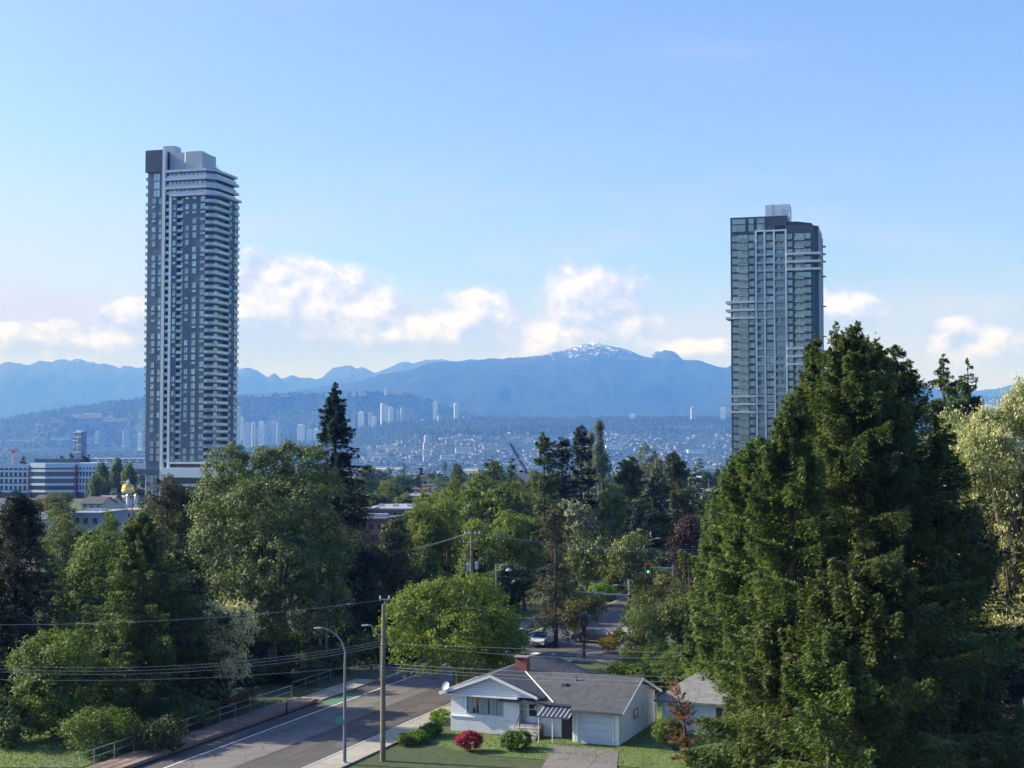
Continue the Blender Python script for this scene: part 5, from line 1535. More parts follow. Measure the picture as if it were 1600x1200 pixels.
# round clipped street trees in the middle distance
def rnd(px, Y, ptop, rpx, label, seed, lm=L_mid):
    H = top_h(ptop, Y); Rb = rpx / F_PX * Y
    put_tree('street_tree', label, 'tree', broad_mesh('street', H, Rb, lm, seed, h0=.25, nl=30, k=.22, ncl=420, per=26, ls=.45, rc=.5, core=.05), foot(px, Y), seed, 1, M_bark)
rnd(562, 430, 772, 15, 'leftmost round clipped street tree beside the spruce', 271)
rnd(587, 425, 768, 19, 'round clipped street tree in front of the flat grey roof, left', 272)
rnd(634, 420, 771, 18, 'round clipped street tree in front of the flat grey roof, middle', 273)
rnd(672, 415, 773, 18, 'round clipped street tree right of the grey building', 274, L_map)
broad(95, 520, 768, 26, 'broad windswept willow left of the white houses', 281, L_wil, kind='willow_tree', h0=.05, ncl=380, per=30, ls=.5, rc=.9)
broad(585, 560, 750, 20, 'light green tree above the clipped street trees', 282, L_map, h0=.05, ncl=260, per=28, ls=.6, rc=.9)
broad(613, 540, 755, 18, 'green tree behind the gap of the clipped street trees', 283, L_mid, h0=.05, ncl=260, per=28, ls=.6, rc=.9)
broad(576, 900, 727, 15, 'grey green crown standing up against the far flats', 284, L_fir, h0=.05, ncl=260, per=28, ls=.8, rc=1.3)
fir(657, 620, 731, 10, 'dark pointed conifer before the far flats', 285, lm=L_spr, nb=60, cards_per_m=22, cl=1.0, cw=.4, power=.6)
fir(644, 640, 748, 6, 'smaller dark conifer left of the pointed one', 286, lm=L_spr, nb=40, cards_per_m=20, cl=1.0, cw=.4)
broad(714, 640, 725, 13, 'dark rounded tree on the horizon left of the conifers', 287, L_fir, h0=.05, ncl=220, per=28, ls=.7, rc=1.0)
fir(766, 420, 718, 24, 'broad dark conifer above the middle trees', 288, lm=L_fir, nb=90, cards_per_m=30, cl=.8, cw=.3, power=.5)
for i, (px, pt) in enumerate([(38, 712), (98, 712), (112, 708), (131, 706), (139, 710)]):
    fir(px, 900, pt, 9, ['dark conifer behind the office roof at the far left', 'small conifer behind the office roof screen', 'dark conifer right of the office roof screen', 'paired dark conifer behind the office right wing', 'second of the paired conifers behind the office right wing'][i], 290 + i, lm=L_fir, nb=50, cards_per_m=16, cl=1.3, cw=.6, power=.5)

# ---- scattered trees of the middle distance, a dozen crown shapes copied
protos = []
for i, (H, Rb, lm, kw) in enumerate([(12, 4.6, L_mid, {}), (10, 4.2, L_map, {}), (13, 4.5, L_dkl, {}), (11, 4.8, L_wil, {}), (14, 4.8, L_mid, dict(nl=22)), (9, 4.0, L_olv, {})]):
    m_ = broad_mesh('town tree', H, Rb, lm, 400 + i, h0=.08, ncl=170, per=24, ls=.62, rc=.8, **kw)
    protos.append(('town_tree', m_[0], m_[1].mesh('trunk', M_bark, True), ['green', 'bright green', 'dark', 'pale willowy', 'full green', 'olive'][i]))
for i, (H, Rb, lm) in enumerate([(19, 3.6, L_fir), (17, 3.2, L_spr)]):
    m_ = conifer_mesh('town fir', H, Rb, lm, 420 + i, nb=60, cards_per_m=24, cl=.9, cw=.35, power=.6)
    protos.append(('town_conifer', m_[0], m_[1].mesh('trunk', M_bark, True), ['green pointed', 'dark pointed'][i]))
rr = random.Random(77)
spots = []
tries = 0
keep_clear = [(-30, 72, 300, 560), (98, 240, 205, 560), (-60, 150, 560, 805), (556, 705, 205, 345), (950, 990, 150, 240), (800, 870, 200, 225), (40, 110, 205, 330), (628, 706, 400, 450), (1008, 1124, 380, 470), (215, 385, 470, 600), (1125, 1300, 440, 540), (606, 680, 550, 740), (1070, 1100, 640, 720), (560, 700, 345, 440)]
while len(spots) < 285 and tries < 12000:
    tries += 1
    Y = 215 + 1000 * rr.random() ** 1.6
    px = rr.uniform(-50, 1650)
    if any(a <= px <= b_ and c_ <= Y <= d_ for a, b_, c_, d_ in keep_clear): continue
    x = (px - 800) / F_PX * Y
    if any((x - q[0]) ** 2 + (Y - q[1]) ** 2 < (9.5 + Y * .006) ** 2 for q in spots): continue
    spots.append((x, Y, px))
MARKS = [(0, 'the dusky left conifer'), (60, 'the left car park'), (100, 'the windswept willow'), (150, 'the flat blue grey building'), (200, 'the gold domed church'), (260, 'the brownish pine'), (320, 'the base of the left high rise'),
         (380, 'the left part of the large cottonwood'), (460, 'the right part of the large cottonwood'), (525, 'the tall spruce'), (580, 'the leftmost clipped street trees'), (625, 'the long pale flat roof'), (670, 'the grey building by the clipped trees'),
         (715, 'the tall bright row tree'), (760, 'the pole with transformers'), (805, 'the crane boom'), (850, 'the first central conifer'), (905, 'the tallest central conifer'), (940, 'the grey green poplar'), (985, 'the conifer right of the poplar'),
         (1030, 'the small central conifer'), (1070, 'the purple plum tree'), (1110, 'the windswept poplar row'), (1160, 'the foot of the right high rise'), (1230, 'the left fir of the right group'), (1330, 'the tallest fir'), (1420, 'the broad right fir'),
         (1490, 'the two narrow layered firs'), (1560, 'the blossom tree at the right edge'), (1630, 'the tree cut by the right edge')]
for (x, Y, px) in spots:
    nm, cm_, tm_, word = protos[rr.choice([0, 0, 1, 1, 2, 2, 3, 4, 4, 5, 6, 7])]
    where = 'far beyond' if Y > 700 else 'beyond'
    side_ = 'the left trees' if px < 330 else ('the tall spruce' if px < 560 else ('the bright row' if px < 840 else ('the central conifers' if px < 1130 else 'the right firs')))
    mark = min(MARKS, key=lambda q: abs(q[0] - px))[1]; tall_ = ['low', 'middling', 'tall'][rr.randrange(3)]
    dpth = 'near' if Y < 330 else ('some way' if Y < 480 else ('well' if Y < 700 else ('far' if Y < 950 else 'very far')))
    t = thing(nm, '%s %s tree %s behind %s' % (tall_, word, dpth, mark), 'tree', (x, Y, gz(Y)), rr.uniform(0, 6.28), 'trees of the middle distance')
    s_ = {'low': .78, 'middling': .95, 'tall': 1.12}[tall_] * rr.uniform(.95, 1.05) * (1.15 if nm == 'town_conifer' and rr.random() < .3 else 1); t.scale = (s_ * rr.uniform(.9, 1.25), s_ * rr.uniform(.9, 1.25), s_)
    link('crown', cm_, t); link('trunk', tm_, t)

# ------------------------------------------------------------------ streets
RA = math.atan(0.38)
U = Vector((math.sin(RA), math.cos(RA), 0)); Nn = Vector((math.cos(RA), -math.sin(RA), 0))
L0 = Vector((-11.7, 127, 0))             # on the white edge line of the road


def asphalt(name, col, crack=0.5):
    m, g = new_mat(name)
    out = g.n('ShaderNodeOutputMaterial'); b = g.n('ShaderNodeBsdfPrincipled'); geo = g.n('ShaderNodeNewGeometry'); p = geo.outputs['Position']
    n1 = g.noise(p, 0.35, 4.0, 0.6); n2 = g.noise(p, 9.0, 3.0, 0.7)
    c = g.mix(g.smooth(n1, 0.35, 0.65), tuple(q * .82 for q in col), tuple(q * 1.15 for q in col))
    c = g.mix(g.smooth(n2, 0.4, 0.6, 0, .35), c, tuple(q * 1.35 for q in col))
    vr = g.n('ShaderNodeVectorRotate', rotation_type='Z_AXIS'); g.link(p, vr.inputs['Vector']); vr.inputs['Angle'].default_value = RA
    mp = g.n('ShaderNodeMapping'); g.link(vr.outputs[0], mp.inputs[0]); mp.inputs['Scale'].default_value = (1.1, .05, 1)
    c = g.mix(g.smooth(g.noise(mp.outputs[0], 1.0, 3.0, .6), .42, .68, 0, .5), c, tuple(q * .55 for q in col))
    mp2 = g.n('ShaderNodeMapping'); g.link(vr.outputs[0], mp2.inputs[0]); mp2.inputs['Scale'].default_value = (.22, .09, 1)
    vp = g.n('ShaderNodeTexVoronoi'); g.link(mp2.outputs[0], vp.inputs['Vector']); vp.inputs['Scale'].default_value = 1.0; vp.distance = 'CHEBYCHEV'
    sc_ = g.n('ShaderNodeSeparateColor'); g.link(vp.outputs['Color'], sc_.inputs[0])
    c = g.mix(g.smooth(sc_.outputs[0], .72, .74, 0, .45), c, tuple(q * 1.5 for q in col))
    c = g.mix(g.smooth(g.noise(p, 1.6, 4.0, .7), .62, .75, 0, .7), c, tuple(q * .35 for q in col))
    v = g.n('ShaderNodeTexVoronoi', feature='DISTANCE_TO_EDGE'); g.link(p, v.inputs['Vector']); v.inputs['Scale'].default_value = 0.28
    c = g.mix(g.m('MULTIPLY', g.smooth(v.outputs['Distance'], 0.012, 0.004), crack), c, tuple(q * .35 for q in col))
    g.link(c, b.inputs['Base Color']); b.inputs['Roughness'].default_value = .85
    g.link(b.outputs[0], out.inputs['Surface'])
    return m


M_asph = asphalt('asphalt', (0.085, 0.078, 0.075)); M_asph2 = asphalt('older asphalt', (0.15, 0.14, 0.13), .8)
M_conc = mat('pavement concrete', (0.33, 0.31, 0.27), .9, .18, 1.2); M_kerb = mat('kerb concrete', (0.42, 0.41, 0.38), .9, .12, 2.0)
M_paint = mat('white road paint', (0.70, 0.70, 0.68), .7, .15, 3.0); M_green = mat('green lane paint', (0.07, 0.19, 0.12), .8, .3, 1.0); M_ypaint = mat('yellow road paint', (0.6, 0.42, 0.05), .7, .2, 3.)
M_gutc = mat('cast iron', (0.05, 0.045, 0.04), .7, .2, 4.)
M_board = mat('weathered boards', (0.24, 0.17, 0.13), .9, .25, 2.0)


def strip(pA, pB, a0, a1, z, th=None):
    """a band beside the road line: offsets a0..a1 to the right of the line from pA to pB"""
    d = (pB - pA).normalized(); n = Vector((d.y, -d.x, 0))
    q = [pA + n * a0, pB + n * a0, pB + n * a1, pA + n * a1]
    return [(v.x, v.y) for v in q]


def sheet(name, poly, z0, z1, m, kind='structure'):
    mb = MB().prism(poly if sum(poly[i][0] * poly[(i + 1) % len(poly)][1] - poly[(i + 1) % len(poly)][0] * poly[i][1] for i in range(len(poly))) > 0 else poly[::-1], z0, z1)
    o = mb.build(name, m); o['kind'] = kind; return o


rA, rB = L0 - U * 60, L0 + U * 110
jn = L0 + U * 29                          # junction centre line crosses here
sheet('road', strip(rA, rB, -1.7, 9.0, 0), -.3, .012, M_asph)
bL, bR = jn - Nn * 60, jn + Nn * 70
dB = (bR - bL).normalized()
sheet('side_road', strip(bL, bR, -5.2, 5.2, 0), -.3, .008, M_asph2)
sheet('road_strip', strip(rA, L0 + U * 22, .35, 4.4, 0), -.2, .016, M_asph2)
# right pavement with kerb, up to the junction; left side likewise
sheet('pavement', strip(rA, L0 + U * 21.5, 9.2, 11.4, 0), -.3, .13, M_conc)
sheet('kerb', strip(rA, L0 + U * 21.5, 9.0, 9.2, 0), -.3, .15, M_kerb)
sheet('pavement', strip(L0 + U * 36.5, rB, 9.2, 11.2, 0), -.3, .13, M_conc)
sheet('kerb', strip(L0 + U * 36.5, rB, 9.0, 9.2, 0), -.3, .15, M_kerb)
sheet('kerb', strip(L0 + U * 3, L0 + U * 22, -1.9, -1.7, 0), -.3, .15, M_kerb)
sheet('kerb', strip(L0 + U * 36.5, rB, -1.9, -1.7, 0), -.3, .15, M_kerb)
sheet('pavement', strip(L0 + U * 36.5, rB, -4.0, -1.9, 0), -.3, .13, M_conc)
sheet('pavement', strip(jn + Nn * 10.5 - U * 6.9, jn + Nn * 60 - U * 6.9, 0, 1.6, 0), -.3, .12, M_conc)
sheet('kerb', strip(jn + Nn * 10.5 - U * 5.2, jn + Nn * 60 - U * 5.2, 0, .2, 0), -.3, .15, M_kerb)
sheet('road_edge_line', strip(rA, L0 + U * 21, 0, .16, 0), .0, .022, M_paint)
sheet('road_edge_line', strip(L0 + U * 38, rB, 0, .14, 0), .0, .022, M_paint)
for k in range(5): sheet('crosswalk_bar', strip(L0 + U * 22.2, L0 + U * 24.6, .6 + 1.7 * k, 1.3 + 1.7 * k, 0), .0, .024, M_paint)
sheet('stop_line', strip(L0 + U * 20.6, L0 + U * 21.1, 4.8, 8.8, 0), .0, .024, M_paint)
sheet('lane_paint', strip(L0 - U * 9, L0 - U * 3.5, -1.5, -.1, 0), .0, .021, M_green)
for (du, dn) in ((-14, 6.2), (6, 2.6), (24, 5.0)):
    q = L0 + U * du + Nn * dn
    tag(MB().lathe([(.36, .01), (.36, .034), (.30, .036), (.02, .036)], 20, q.x, q.y).build('manhole_cover', M_gutc), None, None, None, 'structure')
sheet('storm_drain', strip(L0 - U * 6, L0 - U * 5.1, 8.55, 8.98, 0), .0, .03, M_gutc)
# boarded verge behind the railing
mb = MB()
for k in range(5):
    a0 = -4.05 + k * .46
    mb.prism(strip(rA, L0 - U * 8.5, a0, a0 + .43, 0)[::-1], .1, .34)
mb.build('boardwalk', M_board)['kind'] = 'structure'
sheet('path', strip(L0 - U * 7.5, L0 + U * 3, -4.1, -1.9, 0), -.3, .10, M_conc)
# left car park with its road
gz0 = gz(270)
def psheet(name, pts, z, m): return sheet(name, pts, z - .3, z, m)
psheet('car_park', [((-30 - 800) / F_PX * 225, 225), ((120 - 800) / F_PX * 225, 225), ((125 - 800) / F_PX * 300, 300), ((-40 - 800) / F_PX * 300, 300)], .03, M_asph2)
for k in range(3): psheet('parking_line', [((40 - 800) / F_PX * 240 + k * 6, 236), ((40 - 800) / F_PX * 240 + k * 6 + 5, 236), ((40 - 800) / F_PX * 240 + k * 6 + 5, 236.5), ((40 - 800) / F_PX * 240 + k * 6, 236.5)], .05, M_paint)
# beige gravel verge right of the road and lawns
M_lawn = mat('sunlit lawn', (0.10, 0.15, 0.035), .95, .25, .8, bump=.5)
sheet('lawn', [(-6.2, 104), (-2.5, 100), (30, 88), (44, 128), (16, 140), (3, 128)], -.2, .05, M_lawn)
sheet('lawn', [(-6, 150), (4.8, 170), (8.5, 184), (-12, 195), (-20, 165)], -.2, .05, M_lawn)
sheet('lawn', [(-60, 96), (-29, 96), (-26, 110), (-34, 130), (-60, 125)], -.2, .04, M_lawn)
sheet('driveway', [(1.5, 92), (6.5, 90), (7.6, 101.2), (3.0, 102.9)], -.2, .08, M_asph2)

# ------------------------------------------------------------------ grass tufts on the visible lawns
def tufts(name, poly, n, h, m, label, seed):
    rs = np.random.RandomState(seed); P_ = np.array(poly); lo, hi = P_.min(0), P_.max(0)
    q = lo + (hi - lo) * rs.rand(n * 2, 2)
    ins = np.zeros(len(q), bool); j = len(P_) - 1
    for i in range(len(P_)):
        c_ = ((P_[i, 1] > q[:, 1]) != (P_[j, 1] > q[:, 1])) & (q[:, 0] < (P_[j, 0] - P_[i, 0]) * (q[:, 1] - P_[i, 1]) / (P_[j, 1] - P_[i, 1] + 1e-9) + P_[i, 0]); ins ^= c_; j = i
    q = q[ins][:n]; N = len(q)
    p = np.stack([q[:, 0], q[:, 1], .05 + h * .4 * rs.rand(N)], -1)
    d = np.stack([rs.randn(N) * .5, rs.randn(N) * .5, np.ones(N)], -1); nr = np.stack([rs.randn(N), rs.randn(N), rs.randn(N) * .3], -1)
    V, F = cards(p, d, nr, h * rs.uniform(.6, 1.4, N), h * .5 * rs.uniform(.6, 1.4, N))
    tag(link(name, np_mesh(name, V, F, m)), label, 'grass', kind='stuff')


L_grass = leaf_mat('grass blades', (0.07, 0.115, 0.025), (0.16, 0.21, 0.05), None, .5, .35)
tufts('grass', [(-6.2, 104), (-2.5, 100), (30, 88), (44, 128), (16, 140), (3, 128)], 42000, .12, L_grass, 'short green grass around the white house', 1)
tufts('grass', [(-6, 150), (4.8, 170), (8.5, 184), (-12, 195), (-20, 165)], 16000, .18, L_grass, 'bright grass patch beyond the junction', 2)
tufts('grass', [(-60, 96), (-29, 96), (-26, 110), (-34, 130), (-60, 125)], 20000, .16, L_grass, 'sunlit grass under the trees at the bottom left', 3)

# ------------------------------------------------------------------ the white house
def shingles(name, col):
    m, g = new_mat(name)
    out = g.n('ShaderNodeOutputMaterial'); b = g.n('ShaderNodeBsdfPrincipled'); t = g.n('ShaderNodeTexCoord')
    br = g.n('ShaderNodeTexBrick'); mp = g.n('ShaderNodeMapping'); g.link(t.outputs['Object'], mp.inputs[0]); mp.inputs['Scale'].default_value = (1, 1.06, 1)
    g.link(mp.outputs[0], br.inputs['Vector']); br.inputs['Scale'].default_value = 1.0; br.inputs['Brick Width'].default_value = .32; br.inputs['Row Height'].default_value = .15
    br.inputs['Mortar Size'].default_value = .008; br.inputs['Color1'].default_value = (*[q * .8 for q in col], 1); br.inputs['Color2'].default_value = (*[q * 1.35 for q in col], 1); br.inputs['Mortar'].default_value = (*[q * .5 for q in col], 1)
    n1 = g.noise(t.outputs['Object'], .6, 5.0, .65); n2 = g.noise(t.outputs['Object'], 14, 3.0, .7)
    c = g.mix(g.smooth(n1, .35, .7, 0, .4), br.outputs['Color'], tuple(q * 1.5 for q in col)); c = g.mix(g.smooth(n2, .4, .65, 0, .4), c, tuple(q * .6 for q in col))
    mps = g.n('ShaderNodeMapping'); g.link(t.outputs['Object'], mps.inputs[0]); mps.inputs['Scale'].default_value = (1.4, .18, 1); c = g.mix(g.smooth(g.noise(mps.outputs[0], 1.5, 4.0, .6), .5, .7, 0, .45), c, tuple(q * .5 for q in col))
    g.link(c, b.inputs['Base Color']); b.inputs['Roughness'].default_value = .9
    g.link(b.outputs[0], out.inputs['Surface'])
    return m


M_shin = shingles('charcoal shingles', (0.070, 0.075, 0.088)); M_shin2 = shingles('grey shingles', (0.20, 0.195, 0.20))
M_hwall = mat('white stucco', (0.86, 0.87, 0.88), .85, .08, 1.2, streak=.25); M_trim = mat('white painted trim', (0.82, 0.83, 0.84), .6, .06, 1.0, streak=.15)
M_gut = mat('dark gutter', (0.09, 0.09, 0.10), .5, .1, 1.0); M_iron = mat('black iron', (0.03, 0.03, 0.035), .5, .1, 2.0)
def brick_mat(name, c1, c2):
    m, g = new_mat(name); out = g.n('ShaderNodeOutputMaterial'); b = g.n('ShaderNodeBsdfPrincipled'); t = g.n('ShaderNodeTexCoord')
    sp = g.n('ShaderNodeSeparateXYZ'); g.link(t.outputs['Object'], sp.inputs[0])
    v = g.xyz(g.m('ADD', sp.outputs[0], sp.outputs[1]), sp.outputs[2], 0)
    br = g.n('ShaderNodeTexBrick'); g.link(v, br.inputs['Vector']); br.inputs['Scale'].default_value = 1; br.inputs['Brick Width'].default_value = .22; br.inputs['Row Height'].default_value = .08; br.inputs['Mortar Size'].default_value = .008
    br.inputs['Color1'].default_value = (*c1, 1); br.inputs['Color2'].default_value = (*c2, 1); br.inputs['Mortar'].default_value = (.3, .24, .2, 1)
    g.link(br.outputs['Color'], b.inputs['Base Color']); b.inputs['Roughness'].default_value = .9; g.link(b.outputs[0], out.inputs['Surface']); return m
M_brick = brick_mat('red chimney brick', (0.36, 0.075, 0.04), (0.26, 0.05, 0.03))
M_curt = mat('window curtain', (0.36, 0.40, 0.42), .9, .12, 3.0); M_orange = mat('orange curtain', (0.75, 0.35, 0.10), .9, .1, 3.)
M_gdoor = mat('pale blue door', (0.55, 0.62, 0.66), .7, .06, 1.0)


def slab4(m, pts, th, mi=0):
    """a thick roof plane: four or more top corners, thickness downwards"""
    n = len(pts); b_ = [(x, y, z - th) for x, y, z in pts]
    fs = [tuple(range(n)), tuple(range(2 * n - 1, n - 1, -1))] + [(i, n + i, n + (i + 1) % n, (i + 1) % n) for i in range(n)]
    m.add(list(pts) + b_, fs, mi); return m


HA = R(-21.5)
hs = thing('white_house', 'low white house with charcoal gable roofs and a red brick chimney', 'house', (9.54, 107.1, 0), HA)
zr, sl = 4.24, .338
def zm(y): return zr - sl * abs(y)
WX, WR, WS = -10.12, 4.55, .372
def zw(x): return WR - WS * abs(x - WX)
# walls
m = MB()
m.box(-8.03, -3.52, -3.6, 4.7, 0, 2.78)
m.prism([(-3.52, -4.85), (-.05, -4.85), (-.05, 4.7), (-3.52, 4.7)], 0, 2.42)
m.add([(-.05, -4.85, 2.42), (-.05, 4.7, 2.42), (-.05, 4.7, 2.5), (-.05, 0, zr - .16), (-.05, -4.85, 2.5)], [(0, 1, 2, 3, 4)])
m.box(-13.58, -8.03, -4.2, 7.2, 1.14, 2.93)
m.build('wall', M_hwall, hs)
m = MB()
for k in range(6): m.box(-13.60 - .012 * (k % 1), -8.02, -4.235 - .0, 7.2, .0 + k * .19, .0 + k * .19 + .165)
m.box(-13.56, -8.05, -4.20, 7.1, 0, 1.13); m.box(-13.66, -8.0, -4.30, -4.2, 1.14, 1.22); m.build('lower_siding', M_trim, hs)
# front gable with horizontal boards
m = MB(); yg = -4.42
nb_ = 8
for k in range(nb_):
    z0 = 2.93 + (WR - .18 - 2.93) * k / nb_; z1 = 2.93 + (WR - .18 - 2.93) * (k + 1) / nb_ - .02
    h0 = (WR - .16 - z0) / WS; h1 = (WR - .16 - z1) / WS
    v = [(WX - h0, yg, z0), (WX + h0, yg, z0), (WX + h1, yg, z1), (WX - h1, yg, z1)]
    m.add(v + [(x, y + .3, z) for x, y, z in v], [(0, 1, 2, 3), (7, 6, 5, 4), (0, 4, 5, 1), (3, 2, 6, 7)])
m.box(-14.1, -8.0, -4.72, -4.15, 2.80, 2.92)
m.build('gable_boards', M_trim, hs)
# main roof: front slope (garage part reaches lower), back slope
m = MB(); th = .14
slab4(m, [(-3.65, -5.25, zm(5.25)), (.35, -5.25, zm(5.25)), (.35, 0, zr), (-3.65, 0, zr)], th)
slab4(m, [(-9.6, -4.55, zm(4.55)), (-3.65, -4.55, zm(4.55)), (-3.65, 0, zr), (-9.6, 0, zr)], th)
slab4(m, [(.35, 5.15, zm(5.15)), (-9.6, 5.15, zm(5.15)), (-9.6, 0, zr), (.35, 0, zr)], th)
m.build('roof', M_shin, hs)
m = MB(); e0 = 4.1
slab4(m, [(WX - e0, 7.6, zw(WX - e0)), (WX - e0, -4.8, zw(WX - e0)), (WX, -4.8, WR), (WX, 7.6, WR)], th)
slab4(m, [(WX + e0, -4.43, zw(WX + e0)), (WX + e0, 7.6, zw(WX + e0)), (WX, 7.6, WR), (WX, -4.8, WR), (WX + 1.1, -4.8, zw(WX + 1.1))], th)
m.build('roof', M_shin, hs)
# barge boards, gutters, valley flashing
m = MB()
def bar(m, a, b_, w, h, mi=0):
    a, b_ = Vector(a), Vector(b_); d = (b_ - a).normalized(); s_ = d.cross(Vector((0, 0, 1))).normalized() * w / 2
    v = [a + s_, a - s_, b_ - s_, b_ + s_]; m.add([tuple(q) for q in v] + [tuple(q + Vector((0, 0, -h))) for q in v], [(0, 1, 2, 3), (7, 6, 5, 4), (0, 4, 5, 1), (1, 5, 6, 2), (2, 6, 7, 3), (3, 7, 4, 0)], mi)
bar(m, (WX - e0 - .02, -4.83, zw(WX - e0) - .02), (WX, -4.83, WR - .02), .05, .22); bar(m, (WX, -4.83, WR - .02), (WX + e0 * .92, -4.83, zw(WX + e0 * .92) - .02), .05, .22)
bar(m, (.38, -5.25, zm(5.25) - .02), (.38, 0, zr - .02), .05, .2); bar(m, (.38, 0, zr - .02), (.38, 5.15, zm(5.15) - .02), .05, .2)
m.build('barge_board', M_trim, hs)
m = MB().box(-3.66, .36, -5.37, -5.26, zm(5.25) - .16, zm(5.25) - .03).build('gutter', M_gut, hs)
m = MB().box(-9.2, -3.66, -4.67, -4.56, zm(4.55) - .16, zm(4.55) - .03).build('gutter', M_gut, hs)
m = MB().box(WX - e0 - .12, WX - e0 - .01, -4.8, 7.6, zw(WX - e0) - .15, zw(WX - e0) - .03).build('gutter', M_trim, hs)
vb = [(WX + .83 + .01, 0.0)]
def valley(y):  # where the two planes meet in front of the ridge
    return WX + (WR - zm(y)) / WS
m = MB(); m.tube([(valley(y), y, zm(y) + .05) for y in (-.05, -2, -4.5)], .045, 6); m.build('valley_flashing', M_trim, hs)
m = MB(); m.tube([(-3.45, -5.3, 2.35), (-3.4, -4.95, 2.15), (-3.4, -4.92, .1)], .045, 6); m.build('downpipe', M_trim, hs)
m = MB(); m.tube([(.3, 5.1, 2.35), (.02, 4.8, 2.1), (.02, 4.78, .1)], .045, 6); m.build('downpipe', M_trim, hs)
for (vx, vy) in ((-2.2, 1.4), (-6.3, .9), (-4.6, -1.1)):
    MB().tube([(vx, vy, zm(vy) - .1), (vx, vy, zm(vy) + .38)], .05, 8).lathe([(.10, zm(vy) - .03), (.06, zm(vy) + .1)], 8, vx, vy).build('roof_vent', M_gut, hs)
MB().box(-5.4, -5.0, -2.1, -1.7, zm(1.9) - .02, zm(1.9) + .16).build('roof_vent', M_gut, hs)
M_capst = mat('weathered chimney cap', (0.22, 0.20, 0.18), .9, .2, 3.)
# chimney
ch = MB().box(-9.86, -8.9, -.36, .36, 3.7, 5.05).build('chimney', M_brick, hs)
MB().box(-9.95, -8.81, -.45, .45, 5.22, 5.30).build('chimney_cap', M_capst, ch)
m = MB()
for a in (-9.84, -9.52, -9.22, -9.04): m.box(a, a + .12, -.34, .34, 5.05, 5.22)
m.build('chimney_vent', M_brick, ch)
# large front window
wn = MB(); wx0, wx1, wz0, wz1 = -12.2, -9.4, 1.50, 2.76
wn.box(wx0 - .07, wx1 + .07, -4.27, -4.20, wz1, wz1 + .07).box(wx0 - .07, wx1 + .07, -4.30, -4.20, wz0 - .07, wz0)
for q in (wx0 - .07, wx0 + .66, wx1 - .73, wx1): wn.box(q, q + .07, -4.27, -4.20, wz0, wz1)
wo_ = wn.build('window', M_kerb, hs)
MB().box(wx0, wx1, -4.215, -4.205, wz0, wz1).build('pane', M_glassd, wo_)
m = MB()
for (a, b_) in ((0.04, .40), (.92, 1.25), (1.25, 1.6), (1.80, 2.05), (2.05, 2.30), (2.42, 2.76)):
    k = 0
    while a + k * .08 < b_:
        m.box(wx0 + a + k * .08, wx0 + a + k * .08 + .07, -4.222 - .008 * (k % 2), -4.214, wz0 + .02, wz1 - .02); k += 1
m.build('curtain', M_curt, wo_)
MB().box(wx0 + .48, wx0 + .66, -4.23, -4.214, wz0 + .4, wz1 - .02).build('curtain', M_orange, wo_)
# door, number plate, steps and rails
d_ = MB().box(-7.55, -7.45, -3.70, -3.60, .98, 2.70).box(-6.80, -6.70, -3.70, -3.60, .98, 2.70).box(-7.55, -6.70, -3.70, -3.60, 2.62, 2.72).build('door', M_trim, hs)
MB().box(-7.45, -6.80, -3.66, -3.602, .98, 1.45).build('kick_panel', M_trim, d_)
MB().box(-7.43, -6.82, -3.635, -3.602, 1.45, 2.62).build('pane', M_glassd, d_)
MB().box(-7.44, -6.81, -3.67, -3.64, 1.95, 2.0).box(-7.0, -6.88, -3.68, -3.64, 2.02, 2.22).build('handle', M_trim, d_)
MB().box(-8.0, -7.66, -3.66, -3.60, .98, 2.7).build('sidelight', M_gdoor, hs)
MB().box(-7.98, -7.70, -3.70, -3.66, 2.05, 2.2).build('number_plate', M_kerb, hs)
m = MB()
for k in range(5): m.box(-7.9, -6.3, -4.3 - .28 * (k + 1), -3.6, 0, .95 - .19 * (k + 1) + .0)
m.box(-7.9, -6.3, -4.3, -3.61, 0, .95); m.build('steps', M_kerb, hs)
for xr_ in (-7.85, -6.35):
    m = MB(); m.tube([(xr_, -3.7, 1.85), (xr_, -4.35, 1.85), (xr_, -5.6, .95)], .022, 6)
    for (y, z) in ((-3.75, .95), (-4.05, .95), (-4.35, .9), (-4.65, .7), (-4.95, .5), (-5.25, .3), (-5.55, .1)):
        zt_ = 1.85 if y > -4.36 else 1.85 - (-4.35 - y) * .72
        m.tube([(xr_, y, z), (xr_, y, zt_)], .012, 5)
    m.build('handrail', M_iron, hs)
# striped metal awning on posts above the lower entrance
M_awl = mat('pale awning metal', (0.42, 0.47, 0.50), .35, .2, 2., metal=.3); M_awd = mat('dark awning metal', (0.05, 0.055, 0.06), .4, .2, 2., metal=.3)
m = MB(); n_ = 15; ax0, ax1 = -5.95, -3.45
for k in range(n_):
    a = ax0 + (ax1 - ax0) * k / n_; b_ = ax0 + (ax1 - ax0) * (k + 1) / n_
    up = .04 if k % 2 else 0
    slab4(m, [(a, -6.0, 2.02 + up), (b_, -6.0, 2.02 + up), (b_, -4.35, 2.52 + up), (a, -4.35, 2.52 + up)], .04, k % 2)
aw = m.build('awning', [M_awl, M_awd], hs)
MB().box(ax0, ax1, -6.05, -5.98, 1.90, 2.02).build('fascia', M_gut, aw)
for q in (ax0 + .08, ax0 + 1.15): MB().box(q, q + .07, -5.95, -5.88, 0, 1.95).build('post', M_trim, hs)
